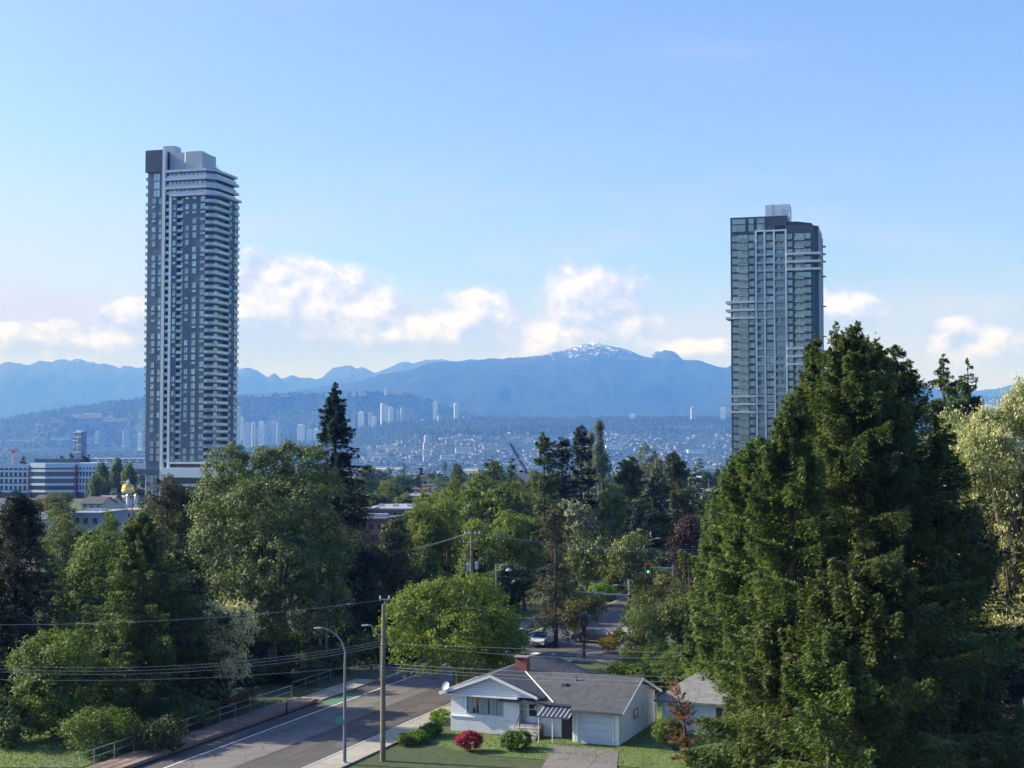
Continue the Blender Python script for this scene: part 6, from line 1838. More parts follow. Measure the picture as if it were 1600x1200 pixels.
# flat black panel painting the shade inside the lower entrance, and garage front
MB().box(-4.85, -3.60, -3.66, -3.602, 0, 1.95).build('opening_shade_panel', M_iron, hs)
MB().box(-3.6, -3.53, -4.85, -3.6, 0, 2.3).build('side_panel', M_trim, hs)
m = MB()
for (a, b_) in ((-3.1, -.5),):
    for k in range(4): m.box(a, b_, -4.90, -4.852, .05 + k * .52, .05 + k * .52 + .49)
m.build('garage_door', M_gdoor, hs)
for q in (-3.18, -.48): MB().box(q, q + .07, -4.93, -4.85, 0, 2.2).build('door_trim', M_trim, hs)
# right gable: battens, small window, box
m = MB()
for k in range(7): m.box(-.05, -.03, -4.7 + k * 1.45, -4.66 + k * 1.45, .0, 2.4)
m.build('batten', M_trim, hs)
w2 = MB().box(-.05, .0, -1.15, -.05, 1.28, 1.34).box(-.05, .0, -1.15, -.05, 1.94, 2.0).box(-.05, .0, -1.15, -1.08, 1.34, 1.94).box(-.05, .0, -.12, -.05, 1.34, 1.94).build('window', M_iron, hs)
MB().box(-.049, -.02, -1.08, -.12, 1.34, 1.94).build('pane', mat('amber glass', (0.35, 0.28, 0.14), .2, .2, 4.), w2)
# satellite dish at the left eave
m = MB(); m.tube([(-13.75, -4.7, 2.9), (-13.75, -4.75, 3.25)], .025, 6)
dish = m.build('dish_mount', M_gut, hs)
md = MB(); md.lathe([(.02, .0), (.16, .015), (.28, .05), (.36, .10), (.36, .115), (.28, .065), (.16, .03), (.02, .015)], 20)
do = md.build('satellite_dish', mat('grey dish', (0.38, 0.40, 0.42), .5, .05, 1.), hs, loc=(-13.75, -4.72, 3.42)); do.rotation_euler = (R(62), 0, R(-18))
t = thing('utility_box', 'dark green metal box against the right wall of the white house', 'box', (11.2, 101.5, 0.05), HA)
MB().box(-.35, .35, -.3, .3, 0, .8).build('body', mat('dark green box', (0.03, 0.06, 0.05), .6, .1, 2.), t); MB().box(-.37, .37, -.32, .32, .8, .86).build('lid', M_gut, t)

# ------------------------------------------------------------------ neighbouring houses
def side_house(px, Y, w, d, h, hr, label, roof, wall, ang, chim=None, hip=0.0, base=0.0):
    t = thing('house', label, 'house', ((px - 800) / F_PX * Y, Y, base), ang)
    MB().box(-w / 2, w / 2, 0, d, 0, h).build('wall', wall, t)
    m = MB(); o_ = .5; k = (hr - h) / (d / 2); zE = h - k * o_; hx = hip * (d / 2)
    x0, x1, y0, y1, ym = -w / 2 - o_, w / 2 + o_, -o_, d + o_, d / 2
    slab4(m, [(x0, y0, zE), (x1, y0, zE), (x1 - hx, ym, hr), (x0 + hx, ym, hr)], .14)
    slab4(m, [(x1, y1, zE), (x0, y1, zE), (x0 + hx, ym, hr), (x1 - hx, ym, hr)], .14)
    if hip:
        slab4(m, [(x0, y1, zE), (x0, y0, zE), (x0 + hx, ym, hr)], .14); slab4(m, [(x1, y0, zE), (x1, y1, zE), (x1 - hx, ym, hr)], .14)
    m.build('roof', roof, t)
    if not hip:
        g_ = MB()
        for sg in (-1, 1): g_.add([(sg * w / 2, 0, h), (sg * w / 2, d, h), (sg * w / 2, ym, hr - .15)], [(0, 1, 2)])
        g_.build('gable', wall, t)
    for i in range(3):
        f = window_tmpl(1.3, 1.1, (.5,)); f.build('window', [M_trim, M_glassd, M_shade], t, loc=(-w / 2 + w * (i + .3) / 3, 0, 1.1))
    if chim:
        c_ = MB().box(chim[0] - .35, chim[0] + .35, chim[1] - .3, chim[1] + .3, h, chim[2]).build('chimney', M_brick, t)
        MB().box(chim[0] - .42, chim[0] + .42, chim[1] - .37, chim[1] + .37, chim[2], chim[2] + .1).build('chimney_cap', M_kerb, c_)
    return t
side_house(1128, 106, 9.5, 8.5, 2.7, 4.6, 'grey roofed house partly hidden by the right firs', M_shin2, M_hwall, R(-21), (2.2, 1.2, 4.4), hip=.75)
side_house(1590, 100, 8.5, 8.5, 2.7, 4.7, 'dark roofed house with a red chimney at the bottom right corner', M_shin2, M_hwall, R(-18), (-.1, 4.6, 5.7))

# ------------------------------------------------------------------ bushes at the bottom left
broad(165, 100, 1105, 58, 'leafy bush tree at the bottom edge left of the railing', 117, L_mid, h0=.0, ncl=300, per=40, ls=.18)
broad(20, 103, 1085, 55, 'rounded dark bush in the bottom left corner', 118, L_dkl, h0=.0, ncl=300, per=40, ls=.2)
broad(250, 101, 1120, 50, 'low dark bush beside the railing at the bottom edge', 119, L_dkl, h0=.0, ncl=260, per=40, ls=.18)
# ------------------------------------------------------------------ shrubs and hedges
def shrub(px, Y, w, h, label, seed, lm, name='shrub', ncl=None, per=40, ls=.10, depth=None, cat='shrub', z=.05):
    rs_ = np.random.RandomState(seed); n = 10
    u = unit(rs_.randn(n, 3)); u[:, 2] = np.abs(u[:, 2]) * .8
    c = u * np.array([w * .26, (depth or w) * .26, h * .24]); c[:, 2] += h * .42
    lob = (np.concatenate([c, [[0, 0, h * .5]]]), np.concatenate([np.full(n, min(w, 1.7 * h) * .24), [min(w, 1.8 * h) * .38]]))
    me, tb, _ = broad_mesh(name, h, w / 2, lm, seed, lobes=lob, ncl=ncl or 260, per=per, ls=ls, rc=.13 * max(1, w / 2.5), h0=.05)
    t = thing(name, label, cat, ((px - 800) / F_PX * Y, Y, z), 0)
    link('foliage', me, t); st = MB().tube([(0, 0, -.1), (.02, 0, h * .3), (0, 0, h * .6)], [.06, .05, .02], 6).build('stem', M_bark, t)
    return t
shrub(735, 101, 2.0, 1.5, 'round bright red shrub in front of the white house', 301, L_red, ncl=300)
shrub(808, 101.5, 2.6, 1.35, 'clipped low green shrub in front of the entrance', 302, L_box, ncl=340)
shrub(1043, 101.5, 2.7, 2.6, 'large round clipped green shrub right of the white house', 303, L_map, ncl=600)
shrub(950, 148, 2.5, 1.8, 'golden yellow shrub at the street corner', 304, L_yel, ncl=260)
shrub(967, 151, 2.2, 2.2, 'dark green rounded shrub behind the golden one', 305, L_dkl, ncl=240)
shrub(938, 190, 4.2, 3.2, 'bright lime green shrub beyond the traffic mast', 306, L_lime, ncl=420, ls=.18)
shrub(905, 192, 3.4, 2.0, 'lower lime green shrub left of the bright one', 307, L_lime, ncl=260, ls=.18)
shrub(655, 104, 2.6, .8, 'low yellow green ground shrub near the left corner of the lawn', 308, L_lime, ncl=200)
shrub(675, 106, 2.4, .9, 'low green ground shrub beside the kerb', 309, L_box, ncl=200)
shrub(632, 103, 1.6, .8, 'small dark weed clump by the wooden pole', 310, L_mid, ncl=140)
shrub(690, 111, 2.2, 1.0, 'low yellowish shrub at the foot of the maple', 311, L_lime, ncl=180)
shrub(1010, 146, 4.5, 2.6, 'pale leafy shrub by the road corner on the right', 312, L_wil, ncl=420)
shrub(985, 134, 3.6, 1.6, 'low pale green shrub beside the path', 313, L_wil, ncl=300)
shrub(1030, 137, 4.6, 2.4, 'broad green shrub hiding the corner of the side road', 314, L_box, ncl=460, ls=.13)
shrub(1062, 134, 4.2, 2.8, 'tall green shrub beside the right firs near the hedge', 315, L_mid, ncl=460, ls=.13)
shrub(996, 143, 3.0, 1.9, 'small leafy shrub at the inner corner of the junction', 316, L_wil, ncl=300, ls=.12)
# hedge
rs_ = np.random.RandomState(9); n = 34
q = np.linspace(0, 1, n)
c = np.stack([9.2 + 9.5 * q + rs_.randn(n) * .2, 124 - 3.2 * q + rs_.randn(n) * .5, 1.2 + .9 * rs_.rand(n)], -1)
me, tb, _ = broad_mesh('hedge', 3, 2, L_box, 320, lobes=(c, rs_.uniform(.95, 1.35, n)), ncl=1700, per=34, ls=.15, rc=.22, h0=.05)
t = thing('hedge', 'long loose green hedge behind the white house', 'hedge', (0, 0, 0)); link('foliage', me, t)
st = MB()
for i in range(0, n, 3): st.tube([(c[i][0], c[i][1], -.1), (c[i][0], c[i][1], 1.2)], .05, 5)
st.build('stem', M_bark, t)
rs_ = np.random.RandomState(12); n = 26; q = np.linspace(0, 1, n)
c = np.stack([L0.x - 7.5 + 12 * q * U.x * 2.2 + rs_.randn(n) * .5, L0.y + 2 + 12 * q * U.y * 2.2 + rs_.randn(n) * .5, .8 + 1.0 * rs_.rand(n)], -1)
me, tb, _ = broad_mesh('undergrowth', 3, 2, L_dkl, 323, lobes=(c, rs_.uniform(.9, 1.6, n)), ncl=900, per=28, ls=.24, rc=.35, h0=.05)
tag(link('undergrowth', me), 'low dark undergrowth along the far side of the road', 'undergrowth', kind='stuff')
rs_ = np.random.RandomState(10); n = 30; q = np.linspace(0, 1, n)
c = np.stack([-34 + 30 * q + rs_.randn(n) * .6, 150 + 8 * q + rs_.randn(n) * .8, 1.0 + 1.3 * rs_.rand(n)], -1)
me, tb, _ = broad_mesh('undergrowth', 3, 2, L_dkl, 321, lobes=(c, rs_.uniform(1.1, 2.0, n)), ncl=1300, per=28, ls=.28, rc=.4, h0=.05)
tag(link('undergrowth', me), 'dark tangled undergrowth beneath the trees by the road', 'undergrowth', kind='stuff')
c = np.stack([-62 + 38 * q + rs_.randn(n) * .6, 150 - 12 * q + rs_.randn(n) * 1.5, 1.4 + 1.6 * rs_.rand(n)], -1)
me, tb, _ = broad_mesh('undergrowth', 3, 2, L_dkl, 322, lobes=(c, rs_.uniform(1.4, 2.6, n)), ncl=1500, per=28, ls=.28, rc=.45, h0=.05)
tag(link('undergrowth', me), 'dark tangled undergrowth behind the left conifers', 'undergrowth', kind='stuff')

# ------------------------------------------------------------------ poles, lamps, signals, wires
M_wood = mat('weathered pole wood', (0.22, 0.20, 0.14), .9, .2, 2.0, streak=.4); M_steel = mat('galvanised steel', (0.35, 0.38, 0.41), .45, .08, 2., metal=.5); M_pgrey = mat('painted grey pole', (0.16, 0.20, 0.24), .5, .08, 2.)
M_lens = mat('lamp lens', (0.55, 0.58, 0.60), .3, .05, 2.); M_ins = mat('insulator', (0.55, 0.56, 0.58), .4, .1, 4.)


def lamp_head(parent, loc, rz, s=1.0, up=0):
    m = MB().prism([(0, -.10 * s), (.22 * s, -.17 * s), (.68 * s, -.13 * s), (.78 * s, 0), (.68 * s, .13 * s), (.22 * s, .17 * s), (0, .10 * s)], 0, .10 * s)
    m.prism([(.1 * s, -.08 * s), (.5 * s, -.08 * s), (.5 * s, .08 * s), (.1 * s, .08 * s)], .10 * s, .15 * s)
    o = m.build('lamp_head', M_ins, parent, loc=loc, rz=rz)
    MB().box(.25 * s, .68 * s, -.11 * s, .11 * s, -.03 * s, -.002).build('lens', M_lens, o)
    return o
# wooden pole by the kerb
x0 = (600 - 800) / F_PX * 98
wp = thing('utility_pole', 'tall weathered wooden pole with a lamp arm beside the near kerb', 'utility pole', (x0, 98, 0))
MB().tube([(0, 0, -.5), (0, 0, 5), (.03, 0, zz(944, 98))], [.20, .17, .13], 12).build('pole', M_wood, wp)
zt_ = zz(944, 98)
MB().tube([(.1, -.08, zt_ - .9), (.12, -.08, zz(937, 98))], .04, 6).box(-.25, .45, -.12, -.04, zz(937, 98), zz(937, 98) + .07).build('pole_top_bracket', M_steel, wp)
for q in (-.2, .4): MB().lathe([(.04, 0), (.07, .05), (.05, .1), (.07, .15), (.03, .22)], 8, q, -.08).build('insulator', M_ins, wp, loc=(0, 0, zz(937, 98) + .07))
la = P(577, 977, 98)
MB().tube([(0, 0, zz(997, 98)), (-.5, -.1, zz(989, 98)), (la.x - x0 + .15, -.25, la.z + .05), (la.x - x0, -.25, la.z + .02)], .035, 6).build('lamp_arm', M_steel, wp)
lamp_head(wp, (la.x - x0, -.25, la.z), math.pi, .62)
MB().tube([(-.19, 0, 5.5), (-.19, 0, 7.9)], .03, 6).build('conduit', M_steel, wp)
for zq in (8.0, 6.2): MB().lathe([(.21, zq), (.21, zq + .06)], 10).build('band', M_steel, wp)
# curved street lamp
x1 = (541 - 800) / F_PX * 97
sl_ = thing('street_lamp', 'tall grey street lamp with a curved arm beside the near kerb', 'street lamp', (x1, 97, 0))
pts = [(0, 0, -.3), (0, 0, 4), (0, 0, zz(1040, 97))]
for (px, py) in ((539.5, 1018), (534, 1002), (525, 991), (513, 984), (502, 981)):
    q = P(px, py, 97); pts.append((q.x - x1, 0, q.z))
MB().tube(pts, [.13, .11, .09, .08, .065, .055, .05, .045], 10).build('pole', M_pgrey, sl_)
q = P(502, 981, 97); lamp_head(sl_, (q.x - x1, 0, q.z - .04), math.pi, .62)
m = MB(); MB().lathe([(.22, -.3), (.22, .1), (.14, .2)], 10).build('base', M_kerb, sl_)
sg = MB(); q = P(532, 1125, 97)
sgo = MB().box(q.x - x1 - .34, q.x - x1 + .24, -.03, 0, q.z - .16, q.z + .16).build('street_sign', mat('teal sign', (0.03, 0.30, 0.28), .5, .1, 3.), sl_)
# far side lamp glimpsed among the trees
x2 = (512 - 800) / F_PX * 134
t = thing('street_lamp', 'dim street lamp among the dark trees across the road', 'street lamp', (x2, 134, 0)); q = P(541, 944, 134)
MB().tube([(0, 0, -.2), (0, 0, zz(975, 134)), (.3, 0, zz(955, 134)), (1.0, 0, zz(946, 134)), (q.x - x2, 0, q.z)], [.11, .08, .06, .05, .04], 8).build('pole', M_pgrey, t); lamp_head(t, (q.x - x2, 0, q.z), 0, .62)


def wires_thing(label, runs, rad=.010):
    for k, (a, b_, sag) in enumerate(runs):
        pts = []
        for i in range(15):
            u = i / 14; p_ = a.lerp(b_, u); p_.z -= sag * 4 * u * (1 - u); pts.append(tuple(p_))
        tag(MB().tube(pts, rad, 5).build('overhead_wire', M_steel), label[k], 'wire', 'overhead wires')
# main pole with transformers
Yp = 150; xp = (737 - 800) / F_PX * Yp
tp = thing('utility_pole', 'wooden pole crowded with crossarms, cutouts and transformers', 'utility pole', (xp, Yp, 0), .25)
ztp = zz(833, Yp)
MB().tube([(0, 0, -.4), (0, 0, ztp)], [.19, .13], 10).build('pole', M_wood, tp)
for (zq, hw, off) in ((ztp - .15, .85, 0), (zz(849, Yp), .95, -.45), (zz(858, Yp), .6, -.3), (zz(871, Yp), .45, -.35)):
    MB().box(off - hw, off + hw, -.24, -.14, zq - .05, zq + .06).build('crossarm', M_wood, tp)
for (xq, zq) in ((-.75, ztp - .09), (-.3, ztp - .09), (.35, ztp - .09), (.8, ztp - .09), (-1.3, zz(849, Yp) + .06), (-.9, zz(849, Yp) + .06), (.4, zz(849, Yp) + .06), (-.75, zz(871, Yp) + .06)):
    MB().lathe([(.03, 0), (.07, .08), (.045, .14), (.07, .2), (.03, .3)], 8, 0, 0).build('insulator', M_ins, tp, loc=(xq, -.19, zq))
for (xq, zq, r_, h_) in ((-.42, zz(893, Yp), .22, .8), (.5, zz(889, Yp), .2, .7)):
    tr_ = MB().lathe([(r_ * .9, 0), (r_, .04), (r_, h_), (r_ * .75, h_ + .08), (.04, h_ + .1)], 14).build('transformer', M_ins, tp, loc=(xq, -.25, zq))
    MB().lathe([(.03, h_ + .08), (.06, h_ + .16), (.03, h_ + .3)], 8, .08, 0).build('bushing', M_steel, tr_)
MB().tube([(-.28, -.1, zz(888, Yp)), (-.28, -.1, zz(864, Yp))], .02, 5).build('riser', M_gut, tp)
# short arm lamp
Yq = 160; xq = (775 - 800) / F_PX * Yq
t = thing('street_lamp', 'grey lamp post with a straight arm and a dome shaped lamp', 'street lamp', (xq, Yq, 0)); za = zz(883.5, Yq)
MB().tube([(0, 0, -.2), (0, 0, za + .12)], [.12, .10], 10).build('pole', M_steel, t)
MB().tube([(.1, 0, za), (1.45, 0, za)], .035, 6).tube([(.1, 0, za - .22), (1.4, 0, za - .22)], .02, 6).tube([(1.42, 0, za), (1.42, 0, za - .35)], .03, 6).build('arm', M_steel, t)
o = MB().lathe([(.05, .0), (.2, -.05), (.30, -.16), (.33, -.28), (.30, -.28), (.15, -.14), (.03, -.06)], 14).build('lamp_shade', M_ins, t, loc=(1.42, 0, za - .33))
# traffic mast across the side road
Ym = 154; xm_ = (982 - 800) / F_PX * Ym
t = thing('traffic_mast', 'grey traffic signal mast with a long horizontal arm and a lamp at the junction', 'traffic signal', (xm_, Ym, 0))
MB().tube([(0, 0, -.2), (0, 0, zz(906, Ym))], [.15, .11], 10).build('pole', M_steel, t)
qa = P(896, 922.5, Ym)
MB().tube([(0, -.05, zz(930.5, Ym)), (-2.6, -.4, zz(928, Ym)), (qa.x - xm_, -1.0, qa.z)], [.13, .10, .06], 10).build('signal_arm', M_steel, t)
MB().lathe([(.16, -.06), (.16, .06)], 10).build('collar', M_steel, t, loc=(-2.7, -.41, zz(928.2, Ym)))
ql = P(966, 914, Ym)
MB().tube([(0, 0, zz(918, Ym)), (-.4, -.1, zz(917, Ym) + .15), (ql.x - xm_, -.3, ql.z)], .03, 6).tube([(0, 0, zz(925, Ym)), (-.3, -.1, zz(917, Ym)), (-.55, -.15, zz(915.5, Ym))], .025, 6).build('lamp_arm', M_steel, t)
lamp_head(t, (ql.x - xm_, -.3, ql.z - .03), math.pi, .7)
qc = P(926, 922, Ym)
MB().tube([(qc.x - xm_, -.7, qc.z - .1), (qc.x - xm_, -.7, qc.z + .45)], .04, 6).build('camera_stalk', M_ins, t)
sgx = qc.x - xm_ - .1
sb = MB().box(sgx - .22, sgx + .22, -.62, -.50, zz(941, Ym), zz(926, Ym)).build('signal_head', M_steel, t)
m = MB()
for k in range(3): m.lathe([(.10, 0), (.10, .2)], 10, 0, 0)
MB().box(sgx - .12, sgx + .12, -.50, -.44, zz(940, Ym), zz(927, Ym)).build('signal_lens', M_iron, sb)
q = P(856, 900, 160)
t = thing('traffic_signal', 'second traffic signal pole glimpsed through the thin spruce', 'traffic signal', ((856 - 800) / F_PX * 160, 160, 0)); MB().tube([(0, 0, -.1), (0, 0, zz(905, 160))], .09, 8).build('pole', M_steel, t); MB().box(-.2, .2, -.3, -.12, zz(915, 160), zz(899, 160)).build('signal_head', M_ins, t)
# green traffic light with yellow surround
Yt = 192
q = P(1012, 888, Yt); xt = (1050 - 800) / F_PX * Yt
t = thing('traffic_signal', 'traffic light showing green in a yellow surround on a long arm', 'traffic signal', (xt, Yt, 0))
MB().tube([(0, 0, -.2), (0, 0, zz(884, Yt))], [.16, .12], 8).build('pole', M_steel, t)
MB().tube([(0, 0, zz(888, Yt)), (q.x - xt + .35, -.3, zz(886, Yt))], [.10, .06], 8).build('signal_arm', M_steel, t)
hw, hh_ = .40, .72
yb_ = MB().box(q.x - xt - hw, q.x - xt + hw, -.34, -.30, q.z - hh_, q.z + hh_).build('backboard', mat('yellow backboard', (0.80, 0.38, 0.02), .5, .05, 2.), t)
MB().box(q.x - xt - hw + .13, q.x - xt + hw - .13, -.50, -.341, q.z - hh_ + .13, q.z + hh_ - .13).build('housing', M_iron, yb_)
gm, g = new_mat('lit green signal'); e_ = g.n('ShaderNodeEmission'); e_.inputs[0].default_value = (0.05, 1.0, 0.45, 1); e_.inputs[1].default_value = 2.5; o_ = g.n('ShaderNodeOutputMaterial'); g.link(e_.outputs[0], o_.inputs['Surface'])
for k, mt_ in enumerate((gm, M_iron, M_iron)):
    l_ = MB().lathe([(.02, -.02), (.15, -.01), (.15, 0)], 14).build('signal_lens', mt_, yb_, loc=(q.x - xt, -.53, q.z - .40 + k * .40)); l_.rotation_euler = (R(-90), 0, 0)
sq_ = P(1033, 887, Yt)
MB().box(sq_.x - xt - .55, sq_.x - xt + .55, -.30, -.26, zz(891.5, Yt), zz(888.5, Yt) + .05).build('street_sign', mat('green street sign', (0.02, 0.32, 0.25), .5, .1, 3.), t)
# far curved lamp
Yf = 202; xf = (1005 - 800) / F_PX * Yf; pts = [(0, 0, -.2), (0, 0, zz(862, Yf))]
for (px, py) in ((1006, 853), (1010, 847), (1017, 843), (1025, 841.5)): pts.append((P(px, py, Yf).x - xf, 0, P(px, py, Yf).z))
t = thing('street_lamp', 'thin curved street lamp before the dark trees beyond the junction', 'street lamp', (xf, Yf, 0)); MB().tube(pts, [.12, .09, .08, .07, .06, .05], 8).build('pole', M_steel, t); lamp_head(t, pts[-1], 0, .8)
# far poles
for (px, Y, pt, lab) in ((1107, 420, 748, 'plain wooden pole before the grey flat roof near the right high rise'), (1123, 410, 742, 'pole with a raised arm at the foot of the right high rise'), (70, 225, 822, 'dark pole with a pale crossarm at the left car park'), (635, 700, 735, 'thin distant power pole left of the pointed conifer'),
                         (658, 560, 742, 'thin distant power pole before the pointed conifer'), (208, 330, 768, 'thin pole before the office building corner'), (542 * 0 + 135, 700, 752, 'thin dark mast before the office right wing')):
    t = thing('utility_pole', lab, 'utility pole', ((px - 800) / F_PX * Y, Y, gz(Y))); h_ = zz(pt, Y) - gz(Y)
    MB().tube([(0, 0, 0), (0, 0, h_)], [.2 * max(1, Y / 400), .14 * max(1, Y / 400)], 8).build('pole', M_wood, t); MB().box(-1.2, 1.2, -.12, .12, h_ - .7, h_ - .5).build('crossarm', M_ins if px == 70 else M_wood, t)

wa = Vector((x0, 98, 0))
def on(px, py, Y): return P(px, py, Y)
Yl = 88
wires_thing(['upper wire running left from the wooden pole across the dark conifers', 'second wire below the upper one, left of the wooden pole', 'third wire close below the second, left of the wooden pole', 'lowest cable running left from the wooden pole', 'thin high wire from the top of the wooden pole to the left edge'],
            [(on(600, 1001, 98), on(-60, 1036, 84), .9), (on(600, 1005, 98), on(-60, 1042, 84), .9), (on(600, 1009, 98), on(-60, 1046, 84), .95), (on(600, 1037, 98), on(-60, 1060, 84), .5), (on(603, 937, 98), on(-60, 976, 84), .5)])
wires_thing(['short thin wire from the pole top into the bright maple', 'wire entering the bright maple from the wooden pole', 'cable from the wooden pole through the maple, over the house ridge', 'middle wire crossing above the charcoal roof', 'lower wire crossing above the charcoal roof', 'lowest wire crossing above the garage roof'],
            [(on(603, 937, 98), on(700, 962, 104), .3), (on(600, 1001, 98), on(1060, 1026, 92), .5), (on(600, 1005, 98), on(1660, 1022, 84), .3), (on(600, 1037, 98), on(1300, 1062, 86), .2), (on(600, 1042, 98), on(1300, 1073, 86), .2), (on(600, 1046, 98), on(1300, 1082, 86), .2)], rad=.008)
wires_thing(['high wire running left from the pole with transformers', 'second wire running left from the pole with transformers', 'high wire running right from the pole with transformers towards the plum tree', 'second wire running right from the pole with transformers', 'third wire running right from the pole with transformers', 'low wire right of the pole with transformers'],
            [(on(733, 832, 150), on(560, 866, 160), .5), (on(731, 833, 150), on(560, 870, 160), .5), (on(741, 832, 150), on(1120, 858, 160), .6), (on(742, 833, 150), on(1120, 862, 160), .6), (on(743, 834, 150), on(1120, 865, 160), .55), (on(740, 895, 150), on(1000, 905, 160), .5)], rad=.015)
# small bundle hanging on the cable
t = tag(MB().tube([(0, 0, 0), (.1, 0, -.25), (.2, 0, 0), (.3, 0, -.25), (.4, 0, 0), (.5, 0, -.2), (.62, 0, .02)], .02, 5).build('cable_loop', M_ins, None, loc=tuple(on(583, 1040, 97.2))), 'small pale cable loop hanging from the lowest wire near the wooden pole', 'cable')

# railing beside the boards
ra, rb_ = L0 - U * 60, L0 - U * 8.8
t = thing('railing', 'grey two rail fence along the boarded verge by the road', 'railing', (0, 0, 0))
def off(p_, a, z): v = p_ + Nn * a; return (v.x, v.y, z)
MB().tube([off(ra, -4.15, 1.35), off(rb_, -4.15, 1.35), off(rb_, -4.15, .3)], .035, 6).tube([off(ra, -4.15, .85), off(rb_, -4.15, .85)], .028, 6).build('rail', M_steel, t)
for k in range(24):
    pk = rb_ - U * (2.2 * k + 2.2)
    MB().tube([off(pk, -4.15, .1), off(pk, -4.15, 1.35)], .032, 6).build('post', M_steel, t)
t = thing('railing', 'dark railing in the shade beyond the end of the boards', 'railing', (0, 0, 0))
ra = L0 - U * 6; rb_ = L0 + U * 1
MB().tube([off(ra, -5.6, 1.1), off(rb_, -5.6, 1.1)], .03, 6).tube([off(ra, -5.6, .6), off(rb_, -5.6, .6)], .025, 6).build('rail', M_pgrey, t)
for k in range(4): MB().tube([off(ra + U * 2.3 * k, -5.6, 0), off(ra + U * 2.3 * k, -5.6, 1.1)], .03, 6).build('post', M_pgrey, t)
q = G(448, 1116)
t = thing('bollard', 'black marker post at the edge of the cycle lane', 'bollard', (q.x, q.y, 0)); MB().tube([(0, 0, 0), (0, 0, .95)], .07, 10).build('post', M_iron, t); MB().lathe([(.16, 0), (.16, .05), (.08, .08)], 10).build('base', M_iron, t)

# ------------------------------------------------------------------ vehicles
def car(loc, rz, paint, label, scale=1.0, name='parked_car', front=True):
    t = thing(name, label, 'car', loc, rz)
    L_, Wd = 4.5, 1.78
    prof = [(-2.25, .35), (-2.25, .72), (-2.1, .92), (-1.5, .98), (1.2, 1.0), (2.05, .88), (2.22, .7), (2.25, .35)]
    def loft(m, prof, w0, w1, zsplit, mi=0):
        n = len(prof); vs = []
        for sgn in (-1, 1):
            for (x, z) in prof:
                w = (w0 if z < zsplit else w1) / 2 * (1 - .05 * abs(x) / 2.2)
                vs.append((x, sgn * w, z))
        fs = [tuple(range(n - 1, -1, -1)), tuple(range(n, 2 * n))] + [(i, (i + 1) % n, n + (i + 1) % n, n + i) for i in range(n)]
        m.add(vs, fs, mi)
    m = MB(); loft(m, prof, Wd, Wd * .96, .85); b = m.build('body', paint, t)
    m = MB(); cab = [(-1.75, .97), (-1.2, 1.42), (-.9, 1.47), (.35, 1.47), (.65, 1.42), (1.35, .98)]
    n = len(cab); vs = []
    for sgn in (-1, 1):
        for (x, z) in cab: vs.append((x, sgn * (Wd / 2 - .06 - (z - .95) * .32), z))
    m.add(vs, [tuple(range(n - 1, -1, -1)), tuple(range(n, 2 * n))] + [(i, (i + 1) % n, n + (i + 1) % n, n + i) for i in range(n)]); m.build('glasshouse', M_glassd, t)
    MB().prism([(-1.15, -.62), (.55, -.62), (.55, .62), (-1.15, .62)], 1.472, 1.50).build('roof', paint, t)
    m = MB()
    for (x, z0, x2, z1) in ((-1.8, .97, -1.15, 1.46), (1.4, .97, .58, 1.46), (-.3, .97, -.3, 1.46)):
        for sgn in (-1, 1): bar(m, (x, sgn * (Wd / 2 - .05), z0), (x2, sgn * (Wd / 2 - .21), z1), .07, .06)
    m.build('pillar', paint, t)
    for x in (-1.38, 1.38):
        for sgn in (-1, 1):
            w_ = MB().lathe([(.12, -.10), (.31, -.11), (.33, -.06), (.33, .06), (.31, .11), (.12, .10)], 18).build('wheel', M_iron, t, loc=(x, sgn * (Wd / 2 - .10), .33)); w_.rotation_euler = (R(90), 0, 0)
            r_ = MB().lathe([(.03, -.125), (.19, -.115), (.19, .115), (.03, .125)], 12).build('rim', M_steel, w_)
    for sgn in (-1, 1):
        MB().box(2.12, 2.26, sgn * .62 - .2, sgn * .62 + .2, .62, .76).build('headlight', M_lens, t); MB().box(-2.27, -2.2, sgn * .66 - .17, sgn * .66 + .17, .68, .86).build('tail_light', M_red, t)
        MB().box(.75, .92, sgn * .98 - .1, sgn * .98 + .1, .98, 1.1).build('mirror', paint, t)
    MB().box(2.2, 2.275, -.4, .4, .42, .58).build('grille', M_iron, t); MB().box(-2.275, -2.23, -.25, .25, .5, .62).build('number_plate', M_lens, t)
    t.scale = (scale,) * 3
    return t
def paintm(name, col): return mat(name, col, .25, .03, 1., spec=.6)
q = G(849, 1008); car((q.x, q.y, .02), math.atan2(-U.y, -U.x), paintm('silver white paint', (0.62, 0.65, 0.68)), 'silver white car crossing the junction, seen from its front', 1.0, 'car')
q = G(926, 1004); car((q.x, q.y, .02), math.atan2(-Nn.y, -Nn.x), paintm('dark paint', (0.05, 0.05, 0.06)), 'dark car half hidden behind the twin stemmed street tree')
q = G(362, 1102); car((q.x, q.y, .02), math.atan2(U.y, U.x), paintm('shade darkened red paint', (0.07, 0.003, 0.006)), 'red car, its paint darkened for shade, parked under the dark trees')  # red paint darkened to carry the deep shade under the trees
car((xx(84, 250), 250, .02), .3, paintm('white paint', (0.70, 0.72, 0.74)), 'white car in the left car park')
car((xx(60, 262), 262, .02), 0.1, paintm('grey paint', (0.25, 0.27, 0.3)), 'grey car behind the dusky conifer in the left car park')
q = Vector((xx(49, 430), 430, gz(430))); t = thing('van', 'white box van parked before the office building', 'van', tuple(q), .1)
MB().box(-2.2, 1.6, -1, 1, .6, 3.0).build('cargo_box', M_lw, t); MB().prism([(1.6, -.95), (3.0, -.9), (3.0, .9), (1.6, .95)], .5, 2.1).build('cab', M_lw, t); MB().box(2.2, 3.02, -.8, .8, 1.4, 2.0).build('windscreen', M_glassd, t)
